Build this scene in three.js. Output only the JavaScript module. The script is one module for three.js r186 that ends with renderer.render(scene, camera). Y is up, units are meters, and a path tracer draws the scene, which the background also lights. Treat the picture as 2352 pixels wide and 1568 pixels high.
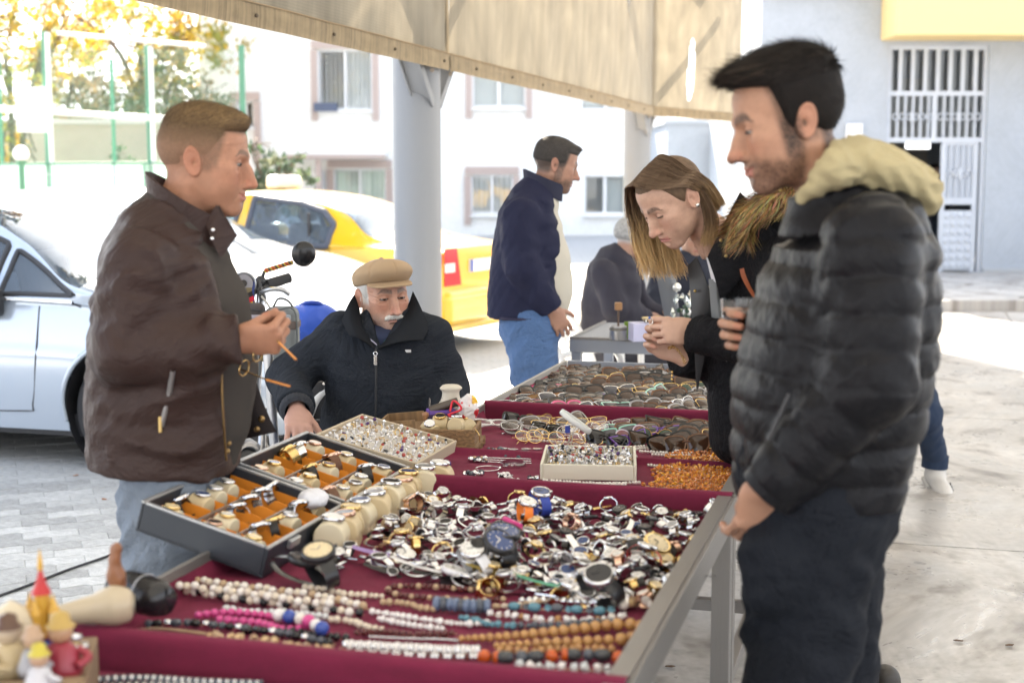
import * as THREE from 'three';
import { mergeGeometries } from 'three/addons/utils/BufferGeometryUtils.js';
import { RoundedBoxGeometry } from 'three/addons/geometries/RoundedBoxGeometry.js';
import { ImprovedNoise } from 'three/addons/math/ImprovedNoise.js';

// ---------------------------------------------------------------- camera, sky, sun, exposure
const scene = new THREE.Scene();
const EYE = 1.575, FOCAL = 3267, PITCH = Math.atan(384 / FOCAL);      // focal length in units of a 2352 x 1568 frame
const camera = new THREE.PerspectiveCamera(26.9888, 2352 / 1568, 0.05, 400);
camera.position.set(0, EYE, 0);
camera.rotation.x = -PITCH;
camera.focus = 4.55;
camera.userData.fStop = 3.0;
const renderer = new THREE.WebGLRenderer({ antialias: true });
renderer.toneMapping = THREE.LinearToneMapping;
renderer.toneMappingExposure = 7.6;
renderer.shadowMap.enabled = true;

const SUN_AZ = -0.26, SUN_EL = 0.64;                                     // from behind the scene, a little to the left
const sunDir = new THREE.Vector3(Math.sin(SUN_AZ) * Math.cos(SUN_EL), Math.sin(SUN_EL), -Math.cos(SUN_AZ) * Math.cos(SUN_EL));
{
  const w = 512, h = 256, a = new Float32Array(w * h * 4), d = new THREE.Vector3();
  for (let j = 0; j < h; j++) for (let i = 0; i < w; i++) {
    const el = (j + 0.5) / h * Math.PI - Math.PI / 2, az = (i + 0.5) / w * 2 * Math.PI - Math.PI;
    d.set(Math.cos(el) * Math.cos(az), Math.sin(el), Math.cos(el) * Math.sin(az));
    const up = Math.max(0, d.y), s = Math.max(0, d.dot(sunDir));
    const haze = Math.pow(1 - up, 3), glow = 0.55 * Math.pow(s, 6) + 1.6 * Math.pow(s, 60);
    const k = (j * w + i) * 4;
    a[k] = 0.20 + 0.26 * haze + glow; a[k + 1] = 0.235 + 0.235 * haze + glow * 0.96; a[k + 2] = 0.30 + 0.18 * haze + glow * 0.86; a[k + 3] = 1;
  }
  const t = new THREE.DataTexture(a, w, h, THREE.RGBAFormat, THREE.FloatType);
  t.mapping = THREE.EquirectangularReflectionMapping; t.magFilter = t.minFilter = THREE.LinearFilter; t.colorSpace = THREE.LinearSRGBColorSpace; t.needsUpdate = true;
  scene.background = t; scene.environment = t;
}
const sun = new THREE.DirectionalLight(0xfff1dc, 4.2);
sun.position.copy(sunDir).multiplyScalar(60); sun.castShadow = true;
sun.shadow.mapSize.set(2048, 2048);
Object.assign(sun.shadow.camera, { left: -30, right: 30, top: 30, bottom: -30, near: 1, far: 160 });
scene.add(sun, sun.target);

// ---------------------------------------------------------------- helpers
const V = (x, y, z) => new THREE.Vector3(x, y, z);
const lerp = (a, b, t) => a + (b - a) * t, clamp = (x, a, b) => Math.min(b, Math.max(a, x));
const sstep = (a, b, x) => { const t = clamp((x - a) / (b - a), 0, 1); return t * t * (3 - 2 * t); };
function rng(seed) { let s = seed >>> 0; return () => { s = s + 0x6D2B79F5 | 0; let t = Math.imul(s ^ s >>> 15, 1 | s); t = t + Math.imul(t ^ t >>> 7, 61 | t) ^ t; return ((t ^ t >>> 14) >>> 0) / 4294967296; }; }
const P3 = new ImprovedNoise(), N3 = (x, y, z) => P3.noise(x, y, z);
const fbm = (x, y, z, o = 4) => { let s = 0, a = 0.5; for (let i = 0; i < o; i++) { s += a * N3(x, y, z); x *= 2.03; y *= 2.03; z *= 2.03; a *= 0.5; } return s; };
// a place in the photograph's frame, with its distance: metres in the scene
function viewRay(px, py) { const x = (px - 1176) / FOCAL, y = (784 - py) / FOCAL, c = Math.cos(PITCH), s = Math.sin(PITCH); return [x, y * c - s, -y * s - c]; }
function at(px, py, d) { const r = viewRay(px, py), t = -d / r[2]; return V(r[0] * t, EYE + r[1] * t, -d); }
function onLevel(px, py, h) { const r = viewRay(px, py), t = (h - EYE) / r[1]; return V(r[0] * t, h, r[2] * t); }
const used = {};
function numbered(n) { used[n] = (used[n] ?? -1) + 1; return used[n] ? n + '_' + String(used[n]).padStart(3, '0') : n; }
function tag(o, label, category, group, kind) { Object.assign(o.userData, { label, category }); if (group) o.userData.group = group; if (kind) o.userData.kind = kind; return o; }
function thing(name, label, category, pos = [0, 0, 0], turn = 0, group) {
  const o = new THREE.Group(); o.name = numbered(name); scene.add(o);
  if (pos.isVector3) o.position.copy(pos); else o.position.set(...pos);
  o.rotation.y = turn; return tag(o, label, category, group);
}
function mesh(name, geo, mat, parent) {
  const m = new THREE.Mesh(Array.isArray(geo) ? merge(geo) : geo, mat); m.castShadow = m.receiveShadow = true;
  m.name = parent ? name : numbered(name); (parent || scene).add(m); return m;
}
function copyOf(o, label, group) {
  const c = o.clone(); c.name = numbered(o.name.replace(/_\d{3}$/, '')); c.userData = { ...o.userData }; if (label) c.userData.label = label; if (group) c.userData.group = group; scene.add(c); return c;
}
function struct(name, geo, mat) { const m = mesh(name, geo, mat); m.userData.kind = 'structure'; return m; }
function merge(list) {
  const gs = list.map(g => { g = g.index ? g.toNonIndexed() : g.clone(); for (const k of Object.keys(g.attributes)) if (!['position', 'normal', 'uv', 'color'].includes(k)) g.deleteAttribute(k); return g; });
  const all = k => gs.every(g => g.attributes[k]);
  for (const k of ['uv', 'color', 'normal']) if (!all(k)) gs.forEach(g => g.attributes[k] && g.deleteAttribute(k));
  const r = mergeGeometries(gs); if (!r.attributes.normal) r.computeVertexNormals(); return r;
}
const M4 = new THREE.Matrix4(), EU = new THREE.Euler(), QU = new THREE.Quaternion();
function put(g, x = 0, y = 0, z = 0, rx = 0, ry = 0, rz = 0, sx = 1, sy = sx, sz = sx) {
  return g.applyMatrix4(M4.compose(V(x, y, z), QU.setFromEuler(EU.set(rx, ry, rz)), V(sx, sy, sz)));
}
const box = (w, h, d, x = 0, y = 0, z = 0, r = 0) => { const g = r ? new RoundedBoxGeometry(w, h, d, 2, Math.min(r, w / 2.01, h / 2.01, d / 2.01)) : new THREE.BoxGeometry(w, h, d); return g.translate(x, y, z); };
const cyl = (r0, r1, h, n = 20, open = false) => new THREE.CylinderGeometry(r1, r0, h, n, 1, open);   // r0 at the foot
const lathe = (pts, n = 24) => new THREE.LatheGeometry(pts.map(p => new THREE.Vector2(p[0], p[1])), n);
function tube(pts, r, n = 8, seg, closed = false) { const c = new THREE.CatmullRomCurve3(pts.map(p => p.isVector3 ? p : V(...p)), closed, 'catmullrom', 0.5); return new THREE.TubeGeometry(c, seg || Math.max(4, pts.length * 5), r, n, closed); }
function rod(a, b, r, n = 10) { a = a.isVector3 ? a : V(...a); b = b.isVector3 ? b : V(...b); const g = new THREE.CylinderGeometry(r, r, a.distanceTo(b), n); const q = new THREE.Quaternion().setFromUnitVectors(V(0, 1, 0), b.clone().sub(a).normalize()); return g.applyMatrix4(new THREE.Matrix4().compose(a.clone().add(b).multiplyScalar(0.5), q, V(1, 1, 1))); }
function bar(a, b, w, h, up = V(0, 1, 0)) {                                // a square bar from a to b
  a = a.isVector3 ? a : V(...a); b = b.isVector3 ? b : V(...b);
  const z = b.clone().sub(a), l = z.length(); z.normalize(); const x = up.clone().cross(z).normalize(), y = z.clone().cross(x);
  return box(w, h, l, 0, 0, 0, Math.min(w, h) * 0.12).applyMatrix4(new THREE.Matrix4().makeBasis(x, y, z).setPosition(a.clone().add(b).multiplyScalar(0.5)));
}
function extrude(pts, depth, bevel = 0, seg = 1) { const s = new THREE.Shape(pts.map(p => new THREE.Vector2(p[0], p[1]))); return new THREE.ExtrudeGeometry(s, { depth, bevelEnabled: bevel > 0, bevelThickness: bevel, bevelSize: bevel, bevelSegments: seg, curveSegments: 8 }); }
function grid(nu, nv, f) {                                                // a sheet: f(u, v) -> [x, y, z], u and v from 0 to 1
  const p = [], t = [], ix = [];
  for (let j = 0; j <= nv; j++) for (let i = 0; i <= nu; i++) { p.push(...f(i / nu, j / nv)); t.push(i / nu, j / nv); }
  for (let j = 0; j < nv; j++) for (let i = 0; i < nu; i++) { const a = j * (nu + 1) + i, b = a + 1, c = a + nu + 1, d = c + 1; ix.push(a, b, d, a, d, c); }
  const g = new THREE.BufferGeometry(); g.setAttribute('position', new THREE.Float32BufferAttribute(p, 3)); g.setAttribute('uv', new THREE.Float32BufferAttribute(t, 2)); g.setIndex(ix); g.computeVertexNormals(); return g;
}
const lin = (r, g, b) => new THREE.Color().setRGB(r, g, b);
function mat(color, rough = 0.7, extra = {}) {
  const physical = ['clearcoat', 'sheen', 'transmission', 'specularIntensity', 'thickness', 'ior'].some(k => k in extra);
  return new (physical ? THREE.MeshPhysicalMaterial : THREE.MeshStandardMaterial)({ color: Array.isArray(color) ? lin(...color) : color, roughness: rough, side: THREE.DoubleSide, ...extra });
}
function texture(n, f, { srgb = true, rep } = {}) {                        // f(x, y) of 0..1 -> [r, g, b] or a number (sRGB values 0..1)
  const a = new Uint8Array(n * n * 4);
  for (let j = 0; j < n; j++) for (let i = 0; i < n; i++) { const c = f(i / n, j / n), k = (j * n + i) * 4; for (let q = 0; q < 3; q++) a[k + q] = clamp((c.length ? c[q] : c) * 255, 0, 255); a[k + 3] = 255; }
  const t = new THREE.DataTexture(a, n, n); t.wrapS = t.wrapT = THREE.RepeatWrapping; t.magFilter = THREE.LinearFilter; t.minFilter = THREE.LinearMipmapLinearFilter; if (srgb) t.colorSpace = THREE.SRGBColorSpace; if (rep) t.repeat.set(rep, rep); t.needsUpdate = true; return t;
}
// noise that tiles over 0..1
const tile = (x, y, f, o = 4, seed = 0) => { const A = 2 * Math.PI, r = f / A; let s = 0, a = 0.5, k = r; for (let i = 0; i < o; i++) { s += a * N3(Math.cos(A * x) * k + seed + 7.3, Math.sin(A * x) * k + Math.cos(A * y) * k * 0.73 + 3.1, Math.sin(A * y) * k + seed * 1.7); k *= 2; a *= 0.5; } return s; };
function planarUV(g, s = 1, ax = 'xz') { const p = g.attributes.position, u = new Float32Array(p.count * 2), get = { x: 'getX', y: 'getY', z: 'getZ' }; for (let i = 0; i < p.count; i++) { u[2 * i] = p[get[ax[0]]](i) * s; u[2 * i + 1] = p[get[ax[1]]](i) * s; } g.setAttribute('uv', new THREE.BufferAttribute(u, 2)); return g; }
function tint(g, f) { const p = g.attributes.position, c = new Float32Array(p.count * 3), v = V(0, 0, 0); for (let i = 0; i < p.count; i++) { v.fromBufferAttribute(p, i); const k = f(v, i); c[3 * i] = k[0]; c[3 * i + 1] = k[1]; c[3 * i + 2] = k[2]; } g.setAttribute('color', new THREE.BufferAttribute(c, 3)); return g; }
const mixc = (a, b, t) => [lerp(a[0], b[0], t), lerp(a[1], b[1], t), lerp(a[2], b[2], t)];

// the market row: tables, canopy edge and parked cars share one direction. u runs across the tables, v along them
const ROW = 15.7 * Math.PI / 180, CR = Math.cos(ROW), SR = Math.sin(ROW);
const onTable = (u, v, h) => V(0.542 + u * CR + v * SR, h, -3.378 + u * SR - v * CR);
const tableTurn = -ROW;                                                   // rotation.y that turns local x to u and local -z to v
// ---------------------------------------------------------------- ground
const concreteMap = texture(1024, (x, y) => {
  const a = tile(x, y, 5, 5), b = tile(x, y, 26, 4, 3), c = tile(x, y, 90, 3, 9), d = tile(x * 1, y, 11, 4, 21);
  let v = 0.64 + 0.12 * a + 0.07 * b + 0.07 * c; const warm = 0.012 + 0.02 * d;
  const streak = tile(x * 1, y * 0.25, 90, 3, 40); v += 0.10 * streak * sstep(-0.1, 0.2, tile(x, y, 6, 3, 61)); if (d > 0.10) v -= (d - 0.10) * 0.7;
  v -= 0.05 * sstep(0.2, 0.4, tile(x, y, 150, 2, 5)) + 0.05 * sstep(0.15, 0.4, tile(x, y, 40, 3, 15));
  return [v + warm, v, v - warm];
});
const concreteRough = texture(512, (x, y) => 0.36 + 0.22 * tile(x, y, 9, 4, 31) + 0.22 * tile(x, y, 60, 3, 2), { srgb: false });
const concreteBump = texture(512, (x, y) => 0.5 + 0.5 * tile(x, y, 12, 4, 8) + 0.25 * tile(x, y, 80, 3, 6), { srgb: false });
const concreteMat = mat(0xffffff, 1, { map: concreteMap, roughnessMap: concreteRough, bumpMap: concreteBump, bumpScale: 0.0009 });
const edgeX = z => -0.40 + 0.281 * (-z - 8.45);                            // the canopy's edge over the ground
{ // the slab under the canopy, with sawn joints; beside it the block paving; around both the plain ground
  const slabs = [], j = 0.012, s = 3.4;
  for (let i = 0; i < 5; i++) for (let k = -2; k < 7; k++) {
    const c = onTable(-1.95 + i * s + s / 2, -4 + k * s + s / 2, 0);
    slabs.push(box(s - j, 0.2, s - j, 0, -0.1, 0).rotateY(tableTurn).translate(c.x, 0.0 + 0.001 * ((i * 7 + k * 3) % 3), c.z));
  }
  struct('concrete_floor', planarUV(merge(slabs), 0.36), concreteMat);
  const farMap = texture(512, (x, y) => { const r = Math.floor(y * 16), a = Math.abs((x * 8 + (r % 2) * 0.5) % 1 - 0.5), b = Math.abs((y * 16) % 1 - 0.5); const v = 0.66 + 0.10 * tile(x, y, 20, 4); return a > 0.475 || b > 0.46 ? v * 0.62 : v; });
  struct('ground', planarUV(new THREE.PlaneGeometry(240, 240, 1, 1).rotateX(-Math.PI / 2).translate(0, -0.05, -60), 0.5), mat(0xffffff, 0.9, { map: farMap }));
}
const pavingMats = [];
for (let i = 0; i < 5; i++) { const t = texture(256, (x, y) => { const v = 0.60 + 0.03 * i + 0.12 * tile(x, y, 8, 4, i * 3) + 0.12 * tile(x, y, 60, 3, i); return [v, v * 0.995, v * 0.975]; }); pavingMats.push(mat(0xffffff, 0.85, { map: t, bumpMap: t, bumpScale: 0.003 })); }
{ // interlocking wavy blocks, laid in rows along the car bays
  const L = 0.235, W = 0.118, g = 0.007, dz = 0.014;
  const wave = x => { const t = ((x / (L / 2)) % 1 + 1) % 1; return dz * (t < 0.3 ? 0 : t < 0.5 ? (t - 0.3) / 0.2 : t < 0.8 ? 1 : (1 - t) / 0.2); };
  const shape = []; const xs = [0, 0.15, 0.25, 0.4, 0.5, 0.65, 0.75, 0.9, 1].map(t => t * (L - g));
  for (const x of xs) shape.push([x, wave(x)]); for (const x of xs.slice().reverse()) shape.push([x, W - g + wave(x)]);
  const blockGeo = planarUV(extrude(shape, 0.05, 0.004).rotateX(-Math.PI / 2), 4);
  const ground = new THREE.Group(); ground.name = numbered('block_paving'); ground.userData.kind = 'structure'; scene.add(ground);
  mesh('bedding_sand', box(9, 0.02, 16, -3.4, -0.022, -9.5), mat([0.20, 0.19, 0.165], 0.95), ground);
  const R = rng(5), turn = 0.35, c = Math.cos(turn), s = Math.sin(turn), seen = [], rest = [];
  for (let k = -70; k < 80; k++) for (let i = -26; i < 24; i++) {
    const lx = (i + (k % 2 ? 0.5 : 0)) * L, lz = k * W, x = -2.6 + lx * c + lz * s, z = -7 - lx * s + lz * c;
    const xc = x + 0.12; if (xc > edgeX(z) + 0.45 || z > -3.2 || z < -16 || xc < -5.5) { R(); R(); R(); continue; }
    const q = [x, -0.056 + R() * 0.003, z, turn + (R() - 0.5) * 0.012, Math.floor(R() * 5)];
    const vx = xc / -z; (z > -7.2 && vx > -0.40 && vx < -0.20 ? seen : rest).push(q);
  }
  seen.sort((a, b) => b[2] - a[2]); rest.push(...seen.splice(300));
  for (const [x, y, z, t, m] of seen) { const b = mesh('paving_block', blockGeo, pavingMats[m], ground); b.position.set(x, y, z); b.rotation.y = t; }
  const im = new THREE.InstancedMesh(blockGeo, pavingMats[2], rest.length); im.name = 'further_paving_blocks'; im.userData.kind = 'stuff';
  rest.forEach(([x, y, z, t], i) => im.setMatrixAt(i, M4.compose(V(x, y, z), QU.setFromEuler(EU.set(0, t, 0)), V(1, 1, 1)))); ground.add(im);
  const leaf = extrude([[0, 0], [0.012, 0.008], [0.03, 0.004], [0.034, 0], [0.03, -0.006], [0.012, -0.008]], 0.002).rotateX(-Math.PI / 2);
  for (const [px, py] of [[232, 1145], [180, 1090]]) { const q = onLevel(px, py, 0.004), l = mesh('fallen_leaf', leaf, mat([0.35, 0.13, 0.03], 0.8)); l.position.copy(q); l.rotation.y = px; tag(l, 'small dry brown leaf lying on the block paving by the parked car', 'leaf', 'fallen leaves'); }
  for (const [px, py] of [[1552, 1530], [2437, 1143], [2330, 1480], [2190, 1470]]) { const q = onLevel(px, py, 0.006), l = mesh('fallen_leaf', leaf, mat([0.10, 0.055, 0.03], 0.8)); l.position.copy(q); l.rotation.y = py; tag(l, 'small curled dark leaf on the smooth concrete floor', 'leaf', 'dead leaves on the concrete'); }
  const cable = []; for (const [px, py] of [[-60, 1388], [60, 1345], [150, 1310], [250, 1275], [330, 1240], [420, 1200]]) { const q = onLevel(px, py, 0.006); cable.push(q); }
  tag(mesh('power_cable', tube(cable, 0.0055, 8, 40), mat([0.03, 0.03, 0.035], 0.6)), 'black power cable trailing across the block paving', 'cable');
}

// ---------------------------------------------------------------- canopy: steel frame, roof sheet, hanging tarpaulin
const steelMat = mat([0.24, 0.25, 0.265], 0.45, { bumpMap: concreteBump, bumpScale: 0.0015 });
const onEdge = (t, out, h) => { const z = -8.45 - t * Math.cos(0.274), x = -0.40 + t * Math.sin(0.274); return V(x - out * Math.cos(0.274), h, z - out * Math.sin(0.274)); };   // t along the canopy's edge, out away from it
{
  const can = thing('steel_canopy', 'grey steel canopy on round columns roofing the market stalls', 'canopy');
  const roofH = 4.35;
  const roof = grid(40, 24, (a, b) => { const p = onEdge(lerp(-18, 8.7, a), lerp(0.25, -9.5, b), roofH); return [p.x, roofH + 0.35 * b + (Math.floor(a * 40) % 2) * 0.03, p.z]; });
  mesh('roof_sheet', roof, mat([0.80, 0.78, 0.72], 1, { transmission: 0.17, thickness: 0 }), can);
  mesh('edge_beam', bar(onEdge(-18, 0.13, 2.34), onEdge(8.7, 0.13, 2.34), 0.10, 0.14), steelMat, can);
  mesh('edge_beam', bar(onEdge(-18, 0.13, 4.22), onEdge(8.7, 0.13, 4.22), 0.10, 0.16), steelMat, can);
  for (const t of [-7.0, 0.02, 7.02]) {
    const p = onEdge(t - 0.02, 0.17, 0), col = mesh('column', cyl(0.142, 0.142, 4.3, 36).translate(p.x, 2.15, p.z), steelMat, can);
    mesh('base_plate', cyl(0.24, 0.24, 0.02, 4).translate(p.x, 0.012, p.z), steelMat, col);
    for (const s of [-1, 1]) { // channel braces up to the edge beam
      const a = onEdge(t - 0.02 + s * 0.06, 0.10, 1.98), b = onEdge(t - 0.02 + s * 0.42, 0.10, 2.33);
      const br = mesh('brace', [bar(a, b, 0.11, 0.012), bar(a.clone().add(onEdge(0, 0.055, 0)).sub(onEdge(0, 0, 0)), b.clone().add(onEdge(0, 0.055, 0)).sub(onEdge(0, 0, 0)), 0.012, 0.05), bar(a.clone().sub(onEdge(0, 0.055, 0)).add(onEdge(0, 0, 0)), b.clone().sub(onEdge(0, 0.055, 0)).add(onEdge(0, 0, 0)), 0.012, 0.05)], steelMat, can);
      const q = onEdge(t + s * 0.17, 0.02, 2.17); mesh('bolt', cyl(0.014, 0.014, 0.02, 6).rotateX(Math.PI / 2).translate(q.x, q.y, q.z), mat([0.35, 0.3, 0.25], 0.5, { metalness: 0.6 }), br);
    }
    for (const s of [-1, 1]) mesh('truss_diagonal', bar(onEdge(t, 0.13, 2.45), onEdge(t + s * 2.3, 0.13, 4.2), 0.08, 0.10), steelMat, can);
  }
  for (let t = -14; t < 9; t += 3.5) mesh('rafter', bar(onEdge(t, 0.1, 4.18), onEdge(t, -9.4, 4.5), 0.08, 0.16), steelMat, can);
  for (const t of [-7, 0, 8.2]) { const p = onEdge(t, -8.6, 0); mesh('column', cyl(0.142, 0.142, 4.5, 30).translate(p.x, 2.25, p.z), steelMat, can); }

  // woven tarpaulin panels laced along the edge, with a doubled hem screwed to the beam
  const weave = texture(512, (x, y) => {
    const th = 0.5 + 0.5 * Math.sin(y * 2 * Math.PI * 96), tw = 0.5 + 0.5 * Math.sin(x * 2 * Math.PI * 128), st = tile(x, 0.3, 40, 4, 4), st2 = tile(x, y * 0.2, 8, 4, 12), cl = tile(x, y, 5, 4, 2);
    const v = 0.57 + 0.03 * th + 0.02 * tw + 0.05 * st + 0.10 * st2 + 0.14 * cl;
    return [v * 0.92, v * 0.865, v * 0.755];
  });
  const tarpMat = mat(0xffffff, 1.0, { map: weave, transmission: 0.22, thickness: 0 });
  const hemMap = texture(256, (x, y) => { const v = 0.64 + 0.18 * tile(x, 0.2, 60, 3, 6) + 0.10 * tile(x, y, 12, 4, 3); return [v * 0.90, v * 0.80, v * 0.63]; });
  const hemMat = mat(0xffffff, 1, { map: hemMap, transmission: 0.18, thickness: 0 });
  const tarp = thing('hanging_tarpaulin', 'dirty beige woven tarpaulin curtain hanging along the canopy edge', 'tarpaulin');
  const panels = [[-8.4, -3.86], [-3.87, 0.02], [0.045, 6.85], [6.87, 8.95]];
  panels.forEach(([a, b], i) => {
    const turnOut = i === 3 ? 0.32 : 0, w = b - a;
    const place = (s, y, out) => { const k = s * w, bulge = 0.05 * Math.sin(Math.PI * s) * Math.sin(Math.PI * clamp((y - 2.2) / 2, 0, 1)) + 0.012 * fbm(s * w * 2.1, y * 0.8, i * 5 + 3); const p = onEdge(a + k, -0.02 - bulge - out - (i === 3 ? k * turnOut : 0), y); return [p.x, p.y, p.z]; };
    const bottom = s => 2.19 + 0.003 * fbm(s * 9, i, 0.5), top = 4.32;
    const tearHole = (s, y) => i === 3 && ((s - 0.37) / 0.032) ** 2 + ((y - 2.62) / (y > 2.5 ? 0.42 : 0.25)) ** 2 < 1 || i === 2 && ((s - 0.775) / 0.008) ** 2 + ((y - 3.16) / 0.10) ** 2 < 1 || i === 2 && ((s - 0.735) / 0.004) ** 2 + ((y - 3.28) / 0.06) ** 2 < 1;
    const nu = i === 2 ? 220 : 90, nv = 70, g = grid(nu, nv, (s, t) => place(s, lerp(bottom(s), top, t), 0));
    if (i >= 2) { const keep = [], ix = g.index.array; for (let q = 0; q < ix.length; q += 6) { const f = q / 6, s = (f % nu + 0.5) / nu, y = lerp(2.19, top, (Math.floor(f / nu) + 0.5) / nv); if (!tearHole(s, y)) keep.push(...ix.slice(q, q + 6)); } g.setIndex(keep); }
    const u = g.attributes.uv; for (let q = 0; q < u.count; q++) u.setXY(q, u.getX(q) * w * 0.75, u.getY(q) * 1.6);
    const pan = mesh('tarpaulin_panel', g, tarpMat, tarp);
    if (i > 0) {
      const hem = grid(80, 4, (s, t) => place(s, lerp(bottom(s) - 0.012, bottom(s) + 0.085, t), 0.006 + 0.004 * Math.sin(Math.PI * t)));
      const hu = hem.attributes.uv; for (let q = 0; q < hu.count; q++) hu.setXY(q, hu.getX(q) * w, hu.getY(q) * 0.2);
      mesh('hem', hem, hemMat, pan);
      mesh('hem_seam', [tube(Array.from({ length: 25 }, (_, k) => place(k / 24, bottom(k / 24) + 0.086, 0.009)), 0.004, 5, 60)], mat([0.30, 0.22, 0.13], 0.9), pan);
      for (let k = 0.5; k < w; k += 0.82) { const p = place(k / w, bottom(k / w) + 0.035, 0.015); mesh('screw', new THREE.SphereGeometry(0.009, 8, 6).translate(...p), mat([0.12, 0.09, 0.06], 0.6), pan); }
    }
    if (i === 1 || i === 2) { // darker lacing strip at the panel's end
      const e = i === 1 ? 1 : 1, x = [0.992, 1].map(k => k * e);
      mesh('side_hem', grid(2, 30, (s, t) => place(lerp(1 - 0.05 / w, 1, s), lerp(2.2, 4.3, t), 0.008)), hemMat, pan);
    }
  });
  // the maker's printed mark near the lacing
  const cv = document.createElement('canvas'); cv.width = 128; cv.height = 256; const cx = cv.getContext('2d');
  cx.fillStyle = '#c9b48e'; cx.fillRect(0, 0, 128, 256); cx.strokeStyle = '#8a4a38'; cx.fillStyle = '#8a4a38'; cx.lineWidth = 4; cx.strokeRect(8, 10, 112, 190); cx.fillRect(8, 10, 112, 34);
  cx.fillStyle = '#c9b48e'; for (let k = 0; k < 6; k++) cx.fillRect(14 + k * 17, 18, 10, 16); cx.fillStyle = '#8a4a38'; for (let k = 0; k < 6; k++) for (let q = 0; q < 3; q++) cx.fillRect(18, 60 + k * 22, 24 + ((k * 37 + q * 11) % 60), 5);
  cx.fillStyle = '#3a4560'; cx.beginPath(); cx.ellipse(62, 226, 26, 8, 0.2, 0, 7); cx.fill();
  const ct = new THREE.CanvasTexture(cv); ct.colorSpace = THREE.SRGBColorSpace;
  const a = onEdge(-0.24, -0.022, 2.42), b = onEdge(-0.16, -0.022, 2.42);
  const gm = new THREE.BufferGeometry(); gm.setAttribute('position', new THREE.Float32BufferAttribute([a.x, 2.42, a.z, b.x, 2.42, b.z, b.x, 2.56, b.z, a.x, 2.56, a.z].map((v, i) => v), 3)); gm.setAttribute('uv', new THREE.Float32BufferAttribute([0, 0, 1, 0, 1, 1, 0, 1], 2)); gm.setIndex([0, 1, 2, 0, 2, 3]); gm.computeVertexNormals();
  mesh('printed_mark', gm, mat(0xffffff, 1, { map: ct }), tarp);
}
// ---------------------------------------------------------------- buildings, fence, trees
const plasterMap = texture(512, (x, y) => { const v = 0.90 + 0.05 * tile(x, y, 6, 4, 3) + 0.05 * tile(x, y, 50, 3, 5); return [v, v, v * 0.99]; });
const whitePlaster = mat(0xffffff, 0.9, { map: plasterMap }), brownTrim = mat([0.46, 0.37, 0.335], 0.8), pvc = mat([0.78, 0.78, 0.78], 0.4);
const paneMat = mat([0.93, 0.95, 0.95], 0.03, { transmission: 0.97, thickness: 0 }), curtainMat = mat([0.75, 0.74, 0.70], 1, { transmission: 0.3, thickness: 0 }), roomMat = mat([0.50, 0.47, 0.42], 0.9);
function windowPart(parent, x, y, w, h, z, o = {}) { // outer size w x h, centre x y, wall face at z
  const f = mesh('window', [box(w, 0.07, 0.12, x, y + h / 2, z - 0.12), box(w, 0.07, 0.12, x, y - h / 2, z - 0.12), box(0.07, h, 0.12, x - w / 2, y, z - 0.12), box(0.07, h, 0.12, x + w / 2, y, z - 0.12), box(0.08, h, 0.11, x, y, z - 0.12)], pvc, parent);
  for (const s of [-1, 1]) mesh('pane', box(w / 2 - 0.08, h - 0.08, 0.008, x + s * w / 4, y, z - 0.14), paneMat, f);
  if (o.curtain) for (const s of o.curtain) mesh('curtain', grid(30, 2, (a, b) => [x + s * w / 4 + (a - 0.5) * w * 0.44, y + (b - 0.5) * h * 0.94, z - 0.24 + 0.02 * Math.sin(a * 60)]), curtainMat, f);
  mesh('room', [box(w, h, 0.02, x, y, z - 1.2), box(w, 0.02, 1, x, y - h / 2 - 0.03, z - 0.7)], roomMat, f);
  if (o.trim) mesh('trim', [box(w + 0.36, 0.2, 0.09, x, y + h / 2 + 0.14, z + 0.04), box(0.17, h + (o.drop || 0.3), 0.08, x - w / 2 - 0.11, y - (o.drop || 0.3) / 2, z + 0.04), box(0.17, h + (o.drop || 0.3), 0.08, x + w / 2 + 0.11, y - (o.drop || 0.3) / 2, z + 0.04)], brownTrim, f);
  mesh('sill', box(w + 0.1, 0.05, 0.22, x, y - h / 2 - 0.06, z + 0.06), pvc, f);
  if (o.bars) for (let k = 0; k <= o.bars; k++) mesh('bar', box(0.014, h * 0.98, 0.014, x - w / 2 + k * w / o.bars, y, z + 0.10), pvc, f);
  return f;
}
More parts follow.
